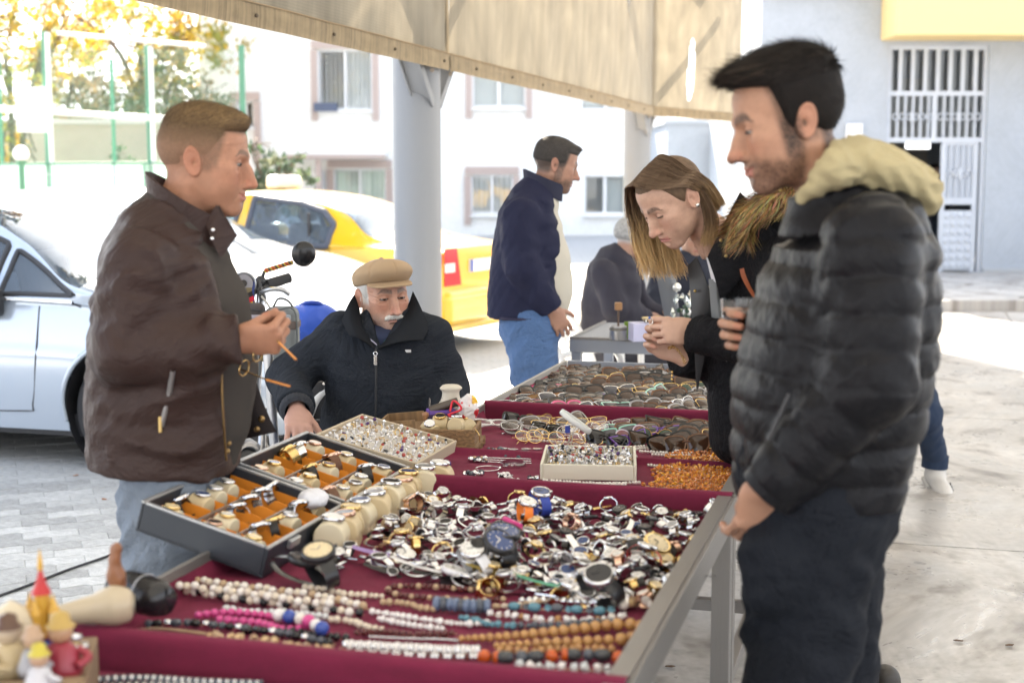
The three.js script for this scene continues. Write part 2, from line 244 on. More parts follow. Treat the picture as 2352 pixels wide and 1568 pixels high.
{
  const Z = -38, b = thing('apartment_building', 'white rendered apartment block with brown window surrounds behind the taxi', 'building', [0, 0, 0]);
  const X = px => at(px, 400, -Z).x, Y = py => at(1176, py, -Z).y;
  const wins = [[795, 183, 120, 132, { trim: 1, bars: 12, curtain: [1] }], [1146, 205, 118, 78, { trim: 1, curtain: [-1, 1] }], [826, 424, 116, 70, { trim: 1, bars: 10, curtain: [-1, 1] }], [1130, 447, 92, 86, { trim: 1, bars: 8, curtain: [-1, 1] }], [566, 262, 36, 56, { trim: 1, drop: 0.9 }], [640, 190 - 420, 110, 130, {}], [1146, -220, 110, 130, {}], [1390, 205, 110, 90, { curtain: [-1, 1] }], [1390, 447, 92, 86, { curtain: [1] }]];
  const x0 = X(461), x1 = X(1530), y0 = -0.6, y1 = 8.6;
  const s = new THREE.Shape([[x0, y0], [x1, y0], [x1, y1], [x0, y1]].map(p => new THREE.Vector2(...p)));
  for (const [px, py, w, h] of wins) { const W = w * 38 / FOCAL, H = h * 38 / FOCAL, cx = X(px), cy = Y(py); s.holes.push(new THREE.Path([[cx - W / 2, cy - H / 2], [cx - W / 2, cy + H / 2], [cx + W / 2, cy + H / 2], [cx + W / 2, cy - H / 2]].map(p => new THREE.Vector2(...p)))); }
  const wall = new THREE.ExtrudeGeometry(s, { depth: 0.3, bevelEnabled: false }).translate(0, 0, Z - 0.3);
  mesh('wall', planarUV(wall, 0.3, 'xy'), whitePlaster, b);
  mesh('side_wall', [box(0.3, y1 - y0, 9, x0 + 0.15, (y0 + y1) / 2, Z - 4.81), box(0.3, y1 - y0, 9, x1 - 0.15, (y0 + y1) / 2, Z - 4.81), box(x1 - x0 - 0.62, y1 - y0, 0.3, (x0 + x1) / 2, (y0 + y1) / 2, Z - 9.1)], whitePlaster, b);
  mesh('roof', box(x1 - x0 + 0.8, 0.25, 10, (x0 + x1) / 2, y1 + 0.13, Z - 4.6), brownTrim, b);
  for (const [px, py, w, h, o] of wins) windowPart(b, X(px), Y(py), w * 38 / FOCAL, h * 38 / FOCAL, Z, o);
  // porch slab over the lower windows, its brown edge, a meter cupboard and a wall box
  mesh('porch_slab', [box(2.5, 0.14, 1.2, X(785), Y(352), Z + 0.62)], whitePlaster, b); mesh('porch_edge', box(2.5, 0.10, 0.05, X(785), Y(361), Z + 1.24), brownTrim, b);
  mesh('porch_post', [box(0.14, 1.1, 0.14, X(744), Y(415), Z + 1.1)], brownTrim, b); mesh('cupboard', box(0.7, 1.0, 0.3, X(712), Y(436), Z + 0.16, 0.02), pvc, b); mesh('meter', box(0.14, 0.14, 0.1, X(706), Y(446), Z + 0.36), mat([0.05, 0.05, 0.08], 0.4), b);
  mesh('flower_box', box(0.6, 0.22, 0.25, X(752), Y(247), Z + 0.2), mat([0.10, 0.12, 0.18], 0.8), b);
}
const bluePlaster = mat([0.50, 0.545, 0.62], 0.85, { map: plasterMap }), paleMetal = mat([0.52, 0.56, 0.62], 0.45);
{
  const Z = -21.5, D = 21.5, b = thing('service_building', 'pale blue grey building with barred metal door under yellow fascia', 'building');
  const X = px => at(px, 400, D).x, Y = py => at(1176, py, D).y, dx0 = X(2035), dx1 = X(2264), dTop = Y(104);
  const xl = X(1742), xr = X(2352) + 3.4, top = 4.25;
  mesh('wall', planarUV(merge([box(dx0 - xl, top, 0.3, (xl + dx0) / 2, top / 2, Z - 0.15), box(xr - dx1, top, 0.3, (xr + dx1) / 2, top / 2, Z - 0.15), box(dx1 - dx0, top - dTop, 0.3, (dx0 + dx1) / 2, (top + dTop) / 2, Z - 0.15), box(0.3, top, 5, xl + 0.15, top / 2, Z - 2.82), box(0.3, top, 5, xr - 0.15, top / 2, Z - 2.82), box(xr - xl - 0.62, top, 0.3, (xl + xr) / 2, top / 2, Z - 5.2)]), 0.4, 'xy'), bluePlaster, b);
  mesh('roof', box(xr - xl, 0.2, 5.6, (xl + xr) / 2, top + 0.1, Z - 2.6), bluePlaster, b);
  mesh('upper_storey_wall', planarUV(box(X(2010) - xl, 0.7, 0.32, (xl + X(2010)) / 2, top + 0.36, Z - 0.14), 0.4, 'xy'), bluePlaster, b);
  const fy = Y(94); mesh('fascia', box(xr - X(2013), 1.1, 0.85, (xr + X(2013)) / 2, fy + 0.55, Z + 0.43, 0.03), mat([0.80, 0.61, 0.29], 0.7), b);
  mesh('room_interior', [box(dx1 - dx0 + 1, 0.05, 4.6, (dx0 + dx1) / 2, 0.03, Z - 2.6), box(dx1 - dx0 + 1, 3.3, 0.05, (dx0 + dx1) / 2, 1.65, Z - 4.8)], roomMat, b);
  // the door: frame, two barred lights above, an open leaf and a closed leaf with scrollwork
  const fr = [], y1 = Y(214), y2 = Y(321), m = Z - 0.1, bw = 0.055;
  const door = mesh('door_frame', [box(0.06, dTop, 0.1, dx0 + 0.03, dTop / 2, m), box(0.06, dTop, 0.1, dx1 - 0.03, dTop / 2, m), box(dx1 - dx0, 0.06, 0.101, (dx0 + dx1) / 2, dTop - 0.03, m), box(dx1 - dx0, 0.07, 0.102, (dx0 + dx1) / 2, y1, m), box(dx1 - dx0, 0.07, 0.102, (dx0 + dx1) / 2, y2, m), box(0.07, y1 - y2, 0.098, X(2145), (y1 + y2) / 2, m)], paleMetal, b);
  mesh('transom_glass', box(dx1 - dx0 - 0.12, dTop - y2, 0.01, (dx0 + dx1) / 2, (dTop + y2) / 2, m - 0.08), paneMat, b);
  for (let k = 1; k < 8; k++) mesh('bar', box(0.055, dTop - y1 - 0.05, 0.03, lerp(dx0, dx1, k / 8), (dTop + y1) / 2, m + 0.04), paleMetal, door);
  for (let k = 1; k < 12; k++) if (k !== 6) mesh('bar', box(0.03, y1 - y2 - 0.06, 0.02, lerp(dx0 + 0.05, dx1 - 0.05, k / 12), (y1 + y2) / 2, m + 0.03), paleMetal, door);
  const ring = (x, y, r, z) => put(new THREE.TorusGeometry(r, 0.012, 6, 16), x, y, z);
  const scroll = (xa, xb, y, z, n) => { const g = []; for (let k = 0; k < n; k++) g.push(ring(lerp(xa, xb, (k + 0.5) / n), y, (xb - xa) / n * 0.42, z)); g.push(put(new THREE.OctahedronGeometry(0.05), (xa + xb) / 2, y, z, 0, 0, 0, 0.8, 2.6, 0.4)); return g; };
  mesh('scrollwork', [...scroll(dx0 + 0.08, X(2141), (y1 + y2) / 2, m + 0.055, 6), ...scroll(X(2150), dx1 - 0.08, (y1 + y2) / 2, m + 0.055, 6)], paleMetal, door);
  const lx0 = X(2165), lx1 = X(2250), leaf = mesh('door_leaf', [box(0.07, y2 - 0.06, 0.05, lx0 + 0.035, y2 / 2, m), box(0.07, y2 - 0.06, 0.05, lx1 - 0.035, y2 / 2, m), box(lx1 - lx0, 0.08, 0.052, (lx0 + lx1) / 2, 0.06, m), box(lx1 - lx0, 0.10, 0.052, (lx0 + lx1) / 2, Y(462), m), box(lx1 - lx0, 0.06, 0.052, (lx0 + lx1) / 2, y2 - 0.05, m), box(lx1 - lx0 - 0.1, 0.9, 0.02, (lx0 + lx1) / 2, 0.58, m)], paleMetal, b);
  mesh('frosted_glass', box(lx1 - lx0 - 0.1, Y(330) - Y(462), 0.01, (lx0 + lx1) / 2, (Y(330) + Y(462)) / 2, m - 0.01), mat([0.45, 0.49, 0.55], 0.5), leaf);
  for (let k = 1; k < 5; k++) mesh('bar', box(0.022, Y(330) - Y(462), 0.02, lerp(lx0 + 0.05, lx1 - 0.05, k / 5), (Y(330) + Y(462)) / 2, m + 0.02), paleMetal, leaf);
  mesh('scrollwork', scroll(lx0 + 0.08, lx1 - 0.06, Y(398), m + 0.035, 4), paleMetal, leaf);
  const bosses = []; for (let i = 0; i < 4; i++) for (let k = 0; k < 7; k++) bosses.push(put(new THREE.SphereGeometry(0.05, 8, 6), lerp(lx0 + 0.11, lx1 - 0.11, i / 3), 0.2 + k * 0.125, m + 0.012, 0, 0, 0, 1, 1, 0.35)); mesh('embossed_panel', bosses, paleMetal, leaf);
  const ol = X(2112), open = mesh('open_door_leaf', box(0.05, y2 - 0.05, 0.55, dx0 + 0.06, y2 / 2, m - 0.33), paleMetal, b);
  mesh('strip_light', box(0.36, 0.10, 0.10, X(2150), Y(331), Z - 1.0), mat([0.9, 0.9, 0.9], 0.4, { emissive: 0xffffff, emissiveIntensity: 0.5 }), b);
  mesh('notice_box', box(0.24, 0.3, 0.08, X(1958), Y(307), Z + 0.05, 0.01), pvc, b);
  mesh('plinth', box(xr - dx1 - 0.02, 0.16, 0.06, (xr + dx1) / 2, 0.08, Z + 0.035), mat([0.55, 0.57, 0.60], 0.9, { map: plasterMap }), b);
  const rl = new THREE.RectAreaLight(0xffffff, 0.9, 0.36, 0.1); rl.position.set(X(2150), Y(331), Z - 0.9); rl.lookAt(X(2150), 1.0, Z + 4); scene.add(rl);
  // the kerbed pavement before it
  struct('pavement', planarUV(box(14, 0.14, 4.8, X(2200) + 2.6, 0.07 - 0.01, Z + 2.75), 0.5), mat(0xffffff, 0.9, { map: concreteMap }));
}
{ // the low pale building and white pillar further along
  const D = 27, X = px => at(px, 400, D).x, Y = py => at(1176, py, D).y;
  const b = thing('store_building', 'low pale blue grey building beyond the second canopy column', 'building');
  mesh('wall', planarUV(box(X(2000) - X(1531), Y(284) + 0.0, 4, (X(2000) + X(1531)) / 2, Y(284) / 2, -D - 2), 0.4, 'xy'), bluePlaster, b);
  mesh('coping', box(X(2000) - X(1531) + 0.1, 0.08, 4.1, (X(2000) + X(1531)) / 2, Y(284) + 0.04, -D - 2), bluePlaster, b);
  const x = at(1684, 400, 24).x; const c = thing('white_pillar', 'round white pillar standing beside the pale blue wall', 'pillar', [x, 0, -24]);
  mesh('shaft', cyl(0.13, 0.13, 2.5, 24).translate(0, 1.25, 0), whitePlaster, c); mesh('capital', box(0.34, 0.1, 0.34, 0, 2.55, 0, 0.01), whitePlaster, c); mesh('foot', cyl(0.2, 0.17, 0.08, 24).translate(0, 0.04, 0), whitePlaster, c);
}
{ // sports court fence
  const D = 21, green = mat([0.10, 0.27, 0.18], 0.5), white = mat([0.8, 0.8, 0.78], 0.5);
  const f = thing('court_fence', 'tall green sports court fence with white rails and wire netting', 'fence');
  const post = (px, y0, y1, m, r = 0.035, dz = 0) => { const p = at(px, 400, D + dz); mesh('post', cyl(r, r, y1 - y0, 10).translate(p.x, (y0 + y1) / 2, p.z), m, f); };
  const Y = py => at(1176, py, D).y;
  for (const px of [-120, 112, 346, 560]) post(px, 0, Y(px < 300 ? 72 : 104), green, 0.045);
  for (const px of [119, 353]) post(px, Y(380), Y(px < 300 ? 76 : 108), white, 0.035, -0.1);
  for (const px of [5, 263, 198]) post(px, 0, Y(px === 198 ? 376 : 128), green, 0.03, 0.6);
  post(332, 0, Y(376), green, 0.03); post(545, 0, Y(376), green, 0.05);
  const rail = (pa, ya, pb, yb, r, m) => { const a = at(pa, ya, D - 0.12), b = at(pb, yb, D - 0.12); mesh('rail', rod(a, b, r), m, f); };
  rail(-120, 244, 420, 275, 0.045, white); rail(130, 76, 470, 106, 0.03, white); rail(-120, 378, 545, 372, 0.02, green);
  const net = (() => { const n = 64, a = new Uint8Array(n * n * 4); for (let j = 0; j < n; j++) for (let i = 0; i < n; i++) { const d1 = Math.abs(((i + j) % n) - n / 2), d2 = Math.abs((((i - j) % n + n) % n) - n / 2), v = d1 < 5 || d2 < 5 ? 255 : 0; a.set([v, v, v, 255], (j * n + i) * 4); } const t = new THREE.DataTexture(a, n, n); t.wrapS = t.wrapT = THREE.RepeatWrapping; t.magFilter = THREE.LinearFilter; t.needsUpdate = true; return t; })();
  const a = at(-140, 400, D).x, b = at(545, 400, D).x, y0 = Y(378), y1 = Y(112);
  mesh('wire_netting', planarUV(new THREE.PlaneGeometry(b - a, y1 - y0).translate((a + b) / 2, (y0 + y1) / 2, -D - 0.05), 14, 'xy'), mat([0.16, 0.36, 0.26], 0.7, { alphaMap: net, transparent: true, opacity: 0.8 }), f);
  mesh('windbreak_sheet', grid(60, 14, (u, t) => [lerp(a, b, u), lerp(0.02, y0, t), -D + 0.04 + 0.03 * fbm(u * 22, t * 4, 2)]), mat([0.42, 0.62, 0.52], 0.9, { transmission: 0.45, thickness: 0 }), f);
  const wr = []; for (let k = 0; k < 9; k++) wr.push(rod([a, y0 * k / 9 + 0.05, -D + 0.09], [b, y0 * k / 9 + 0.05, -D + 0.09], 0.006, 5)); mesh('line_wires', wr, white, f);
  const bd = at(77, 252, D - 0.25); tag(mesh('notice_board', box(0.50, 0.64, 0.03, bd.x, bd.y, bd.z, 0.01), mat([0.85, 0.85, 0.85], 0.5)), 'blank white board fixed to the green court fence', 'sign');
  const l = at(47, 353, 17), lamp = thing('globe_lamp', 'round white globe lamp on a slim green post before the court', 'street lamp', [l.x, 0, -17]);
  mesh('post', cyl(0.045, 0.035, l.y - 0.09, 12).translate(0, (l.y - 0.09) / 2, 0), green, lamp); mesh('globe', new THREE.SphereGeometry(0.095, 24, 16).translate(0, l.y, 0), mat([0.88, 0.88, 0.86], 0.35), lamp); mesh('collar', cyl(0.05, 0.07, 0.04, 16).translate(0, l.y - 0.10, 0), green, lamp);
  const w = thing('boundary_wall', 'low beige garden wall behind the court fence', 'wall'); const W = 30, wx0 = at(-200, 400, W).x, wx1 = at(520, 400, W).x, wy = at(1176, 285, W).y;
  mesh('masonry', planarUV(box(wx1 - wx0, wy, 0.3, (wx0 + wx1) / 2, wy / 2, -W), 0.4, 'xy'), mat([0.62, 0.55, 0.45], 0.9, { map: plasterMap }), w); mesh('coping', box(wx1 - wx0, 0.1, 0.4, (wx0 + wx1) / 2, wy + 0.05, -W), mat([0.6, 0.58, 0.54], 0.9), w);
}
const leafShape = (() => { const g = new THREE.BufferGeometry(); g.setAttribute('position', new THREE.Float32BufferAttribute([0, 0, 0, 0.32, 0.45, 0.06, 0, 0.5, 0, 0, 0.5, 0, -0.32, 0.45, 0.06, 0, 0, 0, 0, 0.5, 0, 0.32, 0.45, 0.06, 0, 1, -0.05, 0, 1, -0.05, -0.32, 0.45, 0.06, 0, 0.5, 0], 3)); g.computeVertexNormals(); return g; })();
function foliage(seed, lobes, count, size, colors, hollow = 0.35) { // leaf faces spread in clumps through the lobes
  const R = rng(seed), pos = [], col = [], nor = [], base = leafShape.attributes.position, bn = leafShape.attributes.normal, v = V(0, 0, 0), n = V(0, 0, 0), m = new THREE.Matrix4(), total = lobes.reduce((a, l) => a + l[3] ** 2, 0);
  for (const [lx, ly, lz, lr, sy = 1] of lobes) {
    const N = Math.round(count * lr * lr / total), clumps = Math.max(4, Math.round(N / 26));
    for (let c = 0; c < clumps; c++) {
      const a = R() * 6.283, b = Math.acos(2 * R() - 1), r = lr * lerp(hollow, 1, Math.cbrt(R())) * (0.8 + 0.35 * R()), cx = lx + r * Math.sin(b) * Math.cos(a), cy = ly + r * Math.cos(b) * sy, cz = lz + r * Math.sin(b) * Math.sin(a), cr = lr * (0.14 + 0.14 * R()), k0 = colors[Math.floor(R() * colors.length)];
      for (let i = 0; i < N / clumps; i++) {
        const g = () => R() + R() + R() - 1.5, s = size * (0.6 + 0.8 * R());
        m.compose(V(cx + g() * cr, cy + g() * cr * 0.8, cz + g() * cr), QU.setFromEuler(EU.set(R() * 6.28, R() * 6.28, R() * 6.28)), V(s, s, s));
        const k = 0.75 + 0.5 * R();
        for (let q = 0; q < 12; q++) { v.fromBufferAttribute(base, q).applyMatrix4(m); pos.push(v.x, v.y, v.z); n.fromBufferAttribute(bn, q).transformDirection(m); nor.push(n.x, n.y, n.z); col.push(k0[0] * k, k0[1] * k, k0[2] * k); }
      }
    }
  }
  const g = new THREE.BufferGeometry(); g.setAttribute('position', new THREE.Float32BufferAttribute(pos, 3)); g.setAttribute('normal', new THREE.Float32BufferAttribute(nor, 3)); g.setAttribute('color', new THREE.Float32BufferAttribute(col, 3)); return g;
}
const leafMat = mat(0xffffff, 0.9, { vertexColors: true, transmission: 0.4, thickness: 0 }), barkMat = mat([0.16, 0.12, 0.09], 0.95);
function tree(label, category, base, lobes, count, size, colors, trunkR, seed, group) {
  const t = thing(category === 'shrub' ? 'broadleaf_shrub' : 'tree', label, category, base, 0, group), limbs = [], top = Math.min(...lobes.map(l => l[1] - l[3] * 0.3));
  limbs.push(cyl(trunkR, trunkR * 0.75, top, 10).translate(0, top / 2, 0));
  for (const [x, y, z, r] of lobes) { limbs.push(tube([[0, top * 0.8, 0], [x * 0.35, lerp(top, y, 0.45), z * 0.35], [x, y, z]], trunkR * 0.42, 6, 8)); const R = rng(seed + x * 100); for (let k = 0; k < 5; k++) limbs.push(tube([[x * 0.7, lerp(top, y, 0.7), z * 0.7], [x + (R() - 0.5) * r, y + (R() - 0.3) * r, z + (R() - 0.5) * r], [x + (R() - 0.5) * 2 * r, y + (R() - 0.3) * 1.6 * r, z + (R() - 0.5) * 2 * r]], trunkR * 0.14, 5, 6)); }
  mesh('trunk', limbs, barkMat, t); mesh('crown', foliage(seed, lobes, count, size, colors), leafMat, t); return t;
}
{
  const yel = [[0.55, 0.38, 0.04], [0.42, 0.33, 0.04], [0.30, 0.30, 0.05], [0.50, 0.30, 0.03]], tan = [[0.35, 0.26, 0.12], [0.28, 0.24, 0.12], [0.18, 0.20, 0.08], [0.42, 0.30, 0.16]], sage = [[0.10, 0.16, 0.08], [0.16, 0.21, 0.12], [0.22, 0.24, 0.14], [0.08, 0.12, 0.07]];
  const g = px => at(px, 400, 27).x;
  tree('yellow autumn tree behind the fence beside the blank white board', 'tree', [g(30), 0, -27], [[0, 3.6, 0, 1.3], [-0.9, 4.6, 0.3, 1.3], [0.7, 4.4, -0.3, 1.0], [-0.2, 2.3, 0.4, 1.0], [0.3, 1.4, 0.2, 0.8]], 4200, 0.13, yel, 0.14, 11, 'autumn trees');
  tree('yellow brown autumn tree rising above the top rail of the court fence', 'tree', [at(330, 400, 36).x, 0, -36], [[0, 5.0, 0, 1.3], [-1.6, 5.5, 0, 1.2], [1.4, 5.2, 0.2, 1.2], [0.6, 4.2, 0, 0.9]], 4200, 0.15, yel, 0.16, 12, 'autumn trees');
  const R = rng(8); for (let k = 0; k < 5; k++) { const px = 150 + k * 72, d = 33 + R() * 3; tree('pale brown bushy tree on the bank behind the beige wall', 'tree', [at(px, 400, d).x, 0, -d], [[0, 2.6 + R() * 0.8, 0, 1.0], [0.5 - R(), 3.3 + R() * 0.5, 0, 0.8], [0.6, 2.2, 0.2, 0.7]], 1800, 0.13, tan, 0.09, 20 + k, 'bushy trees on the bank'); }
  const bx = at(628, 400, 19).x; tree('grey green large leaved shrub in front of the apartment wall', 'shrub', [bx, 0, -19], [[0, 1.35, 0, 0.42], [-0.22, 1.75, 0, 0.34], [0.22, 1.62, 0.1, 0.30], [0.05, 0.9, 0.1, 0.40], [-0.2, 1.15, 0.1, 0.36]], 1500, 0.10, sage, 0.05, 31);
  tree('small dark bush growing against the court fence windbreak', 'shrub', [at(290, 400, 22.5).x, 0, -22.5], [[0, 1.75, 0, 0.3], [0.25, 1.5, 0, 0.25]], 500, 0.08, sage, 0.03, 33);
  // unseen tree left of the frame, added so its crown shades car and paving
  tree('unseen tall tree added beside the parking bays to shade the silver car', 'tree', [-8.3, 0, -15.2], [[1.2, 6.6, 0.2, 1.9], [2.9, 6.9, 1.0, 1.8], [4.2, 7.3, 0.4, 1.5], [1.0, 7.6, 2.2, 1.8], [3.0, 7.8, 3.0, 1.7], [4.6, 8.2, 2.4, 1.5], [0.2, 8.6, -0.4, 1.7], [2.6, 8.6, 0.6, 1.7]], 17000, 0.30, yel.concat(sage), 0.24, 41, 'autumn trees');
}
// ---------------------------------------------------------------- parked cars
function curve(pts) { return x => { if (x <= pts[0][0]) return pts[0][1]; for (let i = 1; i < pts.length; i++) if (x <= pts[i][0]) { const [x0, y0] = pts[i - 1], [x1, y1] = pts[i], m = k => { const a = pts[clamp(k - 1, 0, pts.length - 1)], b = pts[clamp(k + 1, 0, pts.length - 1)]; return (b[1] - a[1]) / Math.max(1e-6, b[0] - a[0]); }; const h = x1 - x0, t = (x - x0) / h, t2 = t * t, t3 = t2 * t; return (2 * t3 - 3 * t2 + 1) * y0 + (t3 - 2 * t2 + t) * h * m(i - 1) + (-2 * t3 + 3 * t2) * y1 + (t3 - t2) * h * m(i); } return pts[pts.length - 1][1]; }; }
function inside(x, y, poly) { let c = false; for (let i = 0, j = poly.length - 1; i < poly.length; j = i++) { const [xi, yi] = poly[i], [xj, yj] = poly[j]; if ((yi > y) !== (yj > y) && x < (xj - xi) * (y - yi) / (yj - yi) + xi) c = !c; } return c; }
const rubber = mat([0.025, 0.025, 0.027], 0.85), blackPlastic = mat([0.03, 0.03, 0.033], 0.5), chrome = mat([0.85, 0.86, 0.88], 0.12, { metalness: 1 }), carGlass = mat([0.45, 0.55, 0.66], 0.03, { transmission: 0.85, thickness: 0 }), seatMat = mat([0.12, 0.13, 0.15], 0.8);
const wheelParts = (() => {
  const tyre = lathe([[0.20, -0.09], [0.27, -0.10], [0.305, -0.085], [0.318, -0.05], [0.318, 0.05], [0.305, 0.085], [0.27, 0.10], [0.20, 0.09]], 40).rotateX(Math.PI / 2);
  const rim = [lathe([[0.0, 0.05], [0.05, 0.055], [0.06, 0.03], [0.18, 0.05], [0.205, 0.085], [0.215, 0.085], [0.21, -0.08], [0.0, -0.06]], 30).rotateX(Math.PI / 2)];
  for (let k = 0; k < 7; k++) rim.push(box(0.035, 0.17, 0.03, 0, 0.115, 0.052, 0.008).rotateZ(k * 2 * Math.PI / 7));
  return [tyre, merge(rim)];
})();
function car(name, label, paint, o, origin, turn, group) {
  const c = thing(name, label, 'car', origin, turn, group), L = o.len / 2, top = curve(o.top), belt = curve(o.belt), wid = curve(o.width), bot = o.bottom || 0.2;
  const NX = 190, NL = 26, NS = 18, NR = 14, NU = NL + NS + NR;
  const point = (x, s, side) => {
    const w = wid(x), b = Math.min(belt(x), top(x) - 0.02), tp = top(x), cab = sstep(0.12, 0.34, tp - b), ye = lerp(lerp(b, tp, 0.4), tp - 0.06, cab);
    let y, z;
    if (s <= NL) { const t = s / NL; y = lerp(bot, b, t); const q = (y - bot) / Math.max(0.01, b - bot); z = w * (0.93 + 0.07 * Math.sin(Math.PI * clamp(q * 0.9 + 0.08, 0, 1)) - 0.02 * sstep(0.62, 0.66, q) + 0.014 * sstep(0.60, 0.64, q)); }
    else if (s <= NL + NS) { const t = (s - NL) / NS; y = lerp(b, ye, t); z = w * 0.955 * (1 - lerp(0.10, 0.27, cab) * Math.pow(t, lerp(1, 1.15, cab))); }
    else { const t = (s - NL - NS) / NR, z0 = w * 0.955 * (1 - lerp(0.10, 0.27, cab)), a = t * Math.PI / 2; z = z0 * Math.cos(a); y = ye + (tp - ye) * Math.pow(Math.sin(a), 0.8); }
    return [x, y, side * z];
  };
  const wheelX = [o.front, o.rear], skipArch = (x, y, s) => s < NL && wheelX.some(wx => (x - wx) ** 2 + (y - 0.33) ** 2 < 0.375 ** 2);
  const sets = { body: [], side: [], shield: [] }, pos = [];
  for (const side of [1, -1]) for (let i = 0; i <= NX; i++) for (let j = 0; j <= NU; j++) pos.push(...point(lerp(-L, L, i / NX), j, side));
  for (let h = 0; h < 2; h++) for (let i = 0; i < NX; i++) for (let j = 0; j < NU; j++) {
    const p = k => h * (NX + 1) * (NU + 1) + k, a = p(i * (NU + 1) + j), b = a + 1, d = p((i + 1) * (NU + 1) + j), e = d + 1, x = lerp(-L, L, (i + 0.5) / NX), [, y] = point(x, j + 0.5, 1);
    if (skipArch(x, y, j)) continue;
    const set = j >= NL && j < NL + NS && o.windows.some(w => inside(x, y, w)) ? 'side' : j >= NL + NS + 2 && o.shields.some(([x0, x1]) => x > x0 && x < x1) ? 'shield' : 'body';
    sets[set].push(...(h ? [a, b, e, a, e, d] : [a, e, b, a, d, e]));
  }
  const geo = ix => { const g = new THREE.BufferGeometry(); g.setAttribute('position', new THREE.Float32BufferAttribute(pos, 3)); g.setIndex(ix); g.computeVertexNormals(); return g; };
  const cap = (x, s) => { const pts = []; for (let j = 0; j <= NU; j++) pts.push(point(x, j, 1)); const sh = [...pts.map(p => [p[2], p[1]]), ...pts.slice(0, -1).reverse().map(p => [-p[2], p[1]])]; return new THREE.ShapeGeometry(new THREE.Shape(sh.map(p => new THREE.Vector2(...p)))).rotateY(Math.PI / 2).translate(x, 0, 0); };
  const body = mesh('body', merge([geo(sets.body), cap(L), cap(-L)]), paint, c);
  if (sets.side.length) mesh('side_window', geo(sets.side), carGlass, c);
  mesh('windscreen', geo(sets.shield), carGlass, c);
  const proud = (x, y, side, off = 0.004) => { const b = Math.min(belt(x), top(x) - 0.02), tp = top(x), cab = sstep(0.12, 0.34, tp - b), ye = lerp(lerp(b, tp, 0.4), tp - 0.06, cab), s = y <= b ? (y - bot) / (b - bot) * NL : NL + clamp((y - b) / (ye - b), 0, 1) * NS, q = point(x, s, side); q[2] += side * off; return q; };
  for (const w of o.windows) for (const side of [1, -1]) mesh('window_trim', new THREE.TubeGeometry(new THREE.CatmullRomCurve3(w.flatMap((p, i) => { const n = w[(i + 1) % w.length], k = Math.max(1, Math.ceil(Math.hypot(n[0] - p[0], n[1] - p[1]) / 0.12)); return Array.from({ length: k }, (_, m) => V(...proud(lerp(p[0], n[0], m / k), lerp(p[1], n[1], m / k), side, -0.002))); }), true, 'catmullrom', 0.2), 120, o.trimR || 0.017, 6, true), o.trim || blackPlastic, c);
  for (const seam of o.seams) for (const side of [1, -1]) mesh('panel_gap', tube(seam.map(([x, y]) => proud(x, y, side, 0.0005)), 0.0045, 5, 40), blackPlastic, body);
  for (const [i, wx] of wheelX.entries()) for (const side of [1, -1]) {
    const wz = wid(wx) * 0.86, w = mesh('wheel', wheelParts[0], rubber, c); w.position.set(wx, 0.318, side * wz); if (side < 0) w.rotation.y = Math.PI;
    mesh('rim', wheelParts[1], mat([0.55, 0.56, 0.58], 0.3, { metalness: 0.8 }), w);
    mesh('wheel_arch', [put(new THREE.CylinderGeometry(0.372, 0.372, 0.5, 30, 1, true, Math.PI * 0.0, Math.PI * 2), wx, 0.33, side * (wid(wx) - 0.285), Math.PI / 2), put(new THREE.CircleGeometry(0.37, 24), wx, 0.33, side * (wid(wx) - 0.5))], blackPlastic, c);
    mesh('arch_lip', new THREE.TubeGeometry(new THREE.CatmullRomCurve3(Array.from({ length: 15 }, (_, k) => { const a = Math.PI * (-0.06 + 1.12 * k / 14); const x = wx + 0.375 * Math.cos(a), y = Math.max(bot + 0.01, 0.33 + 0.375 * Math.sin(a)); return V(...proud(x, y, side, 0.0)); })), 40, 0.014, 6), paint, body);
  }
  mesh('underbody', box(o.len * 0.94, 0.12, wid(0) * 1.75, 0, bot + 0.02, 0), blackPlastic, c);
  for (const [x, rows] of [[0.28, 2], [-0.62, 3]]) for (let k = 0; k < rows; k++) {
    const z = rows === 2 ? (k ? 0.36 : -0.36) : (k - 1) * 0.42, s = mesh('seat', [box(0.5, 0.14, 0.46, x + 0.1, 0.48, z, 0.05), put(box(0.14, 0.62, 0.44, 0, 0.3, 0, 0.06), x - 0.15, 0.5, z, 0, 0, 0.22)], seatMat, c);
    mesh('headrest', put(box(0.11, 0.19, 0.26, 0, 0, 0, 0.05), x - 0.31, rows === 2 ? 1.20 : 1.12, z, 0, 0, 0.22), seatMat, s);
  }
  mesh('dashboard', box(0.5, 0.16, wid(0.9) * 1.5, o.front - 0.45, 0.80, 0, 0.05), seatMat, c);
  const on = (name, px, py, w, h, m, side, d = 0.02) => { const q = proud(px, py, side, 0.004); return mesh(name, box(w, h, d, q[0], q[1], q[2], Math.min(w, h) * 0.3), m, c); };
  for (const side of [1, -1]) {
    for (const [x, y] of o.handles) on('door_handle', x, y, 0.2, 0.035, o.handleMat || paint, side, 0.05);
    if (o.mirror) { const q = proud(o.mirror[0], o.mirror[1], side, 0.09), mi = mesh('mirror', put(new THREE.SphereGeometry(1, 20, 14), q[0], q[1] + 0.06, q[2] + side * 0.05, 0, 0, 0, 0.13, 0.085, 0.11), paint, c); mesh('mirror_foot', [put(box(0.11, 0.16, 0.10, 0, 0, 0, 0.03), q[0] + 0.04, q[1] - 0.06, q[2] - side * 0.03), put(box(0.2, 0.03, 0.18, 0, 0, 0, 0.012), q[0], q[1] + 0.0, q[2] + side * 0.05)], blackPlastic, mi); }
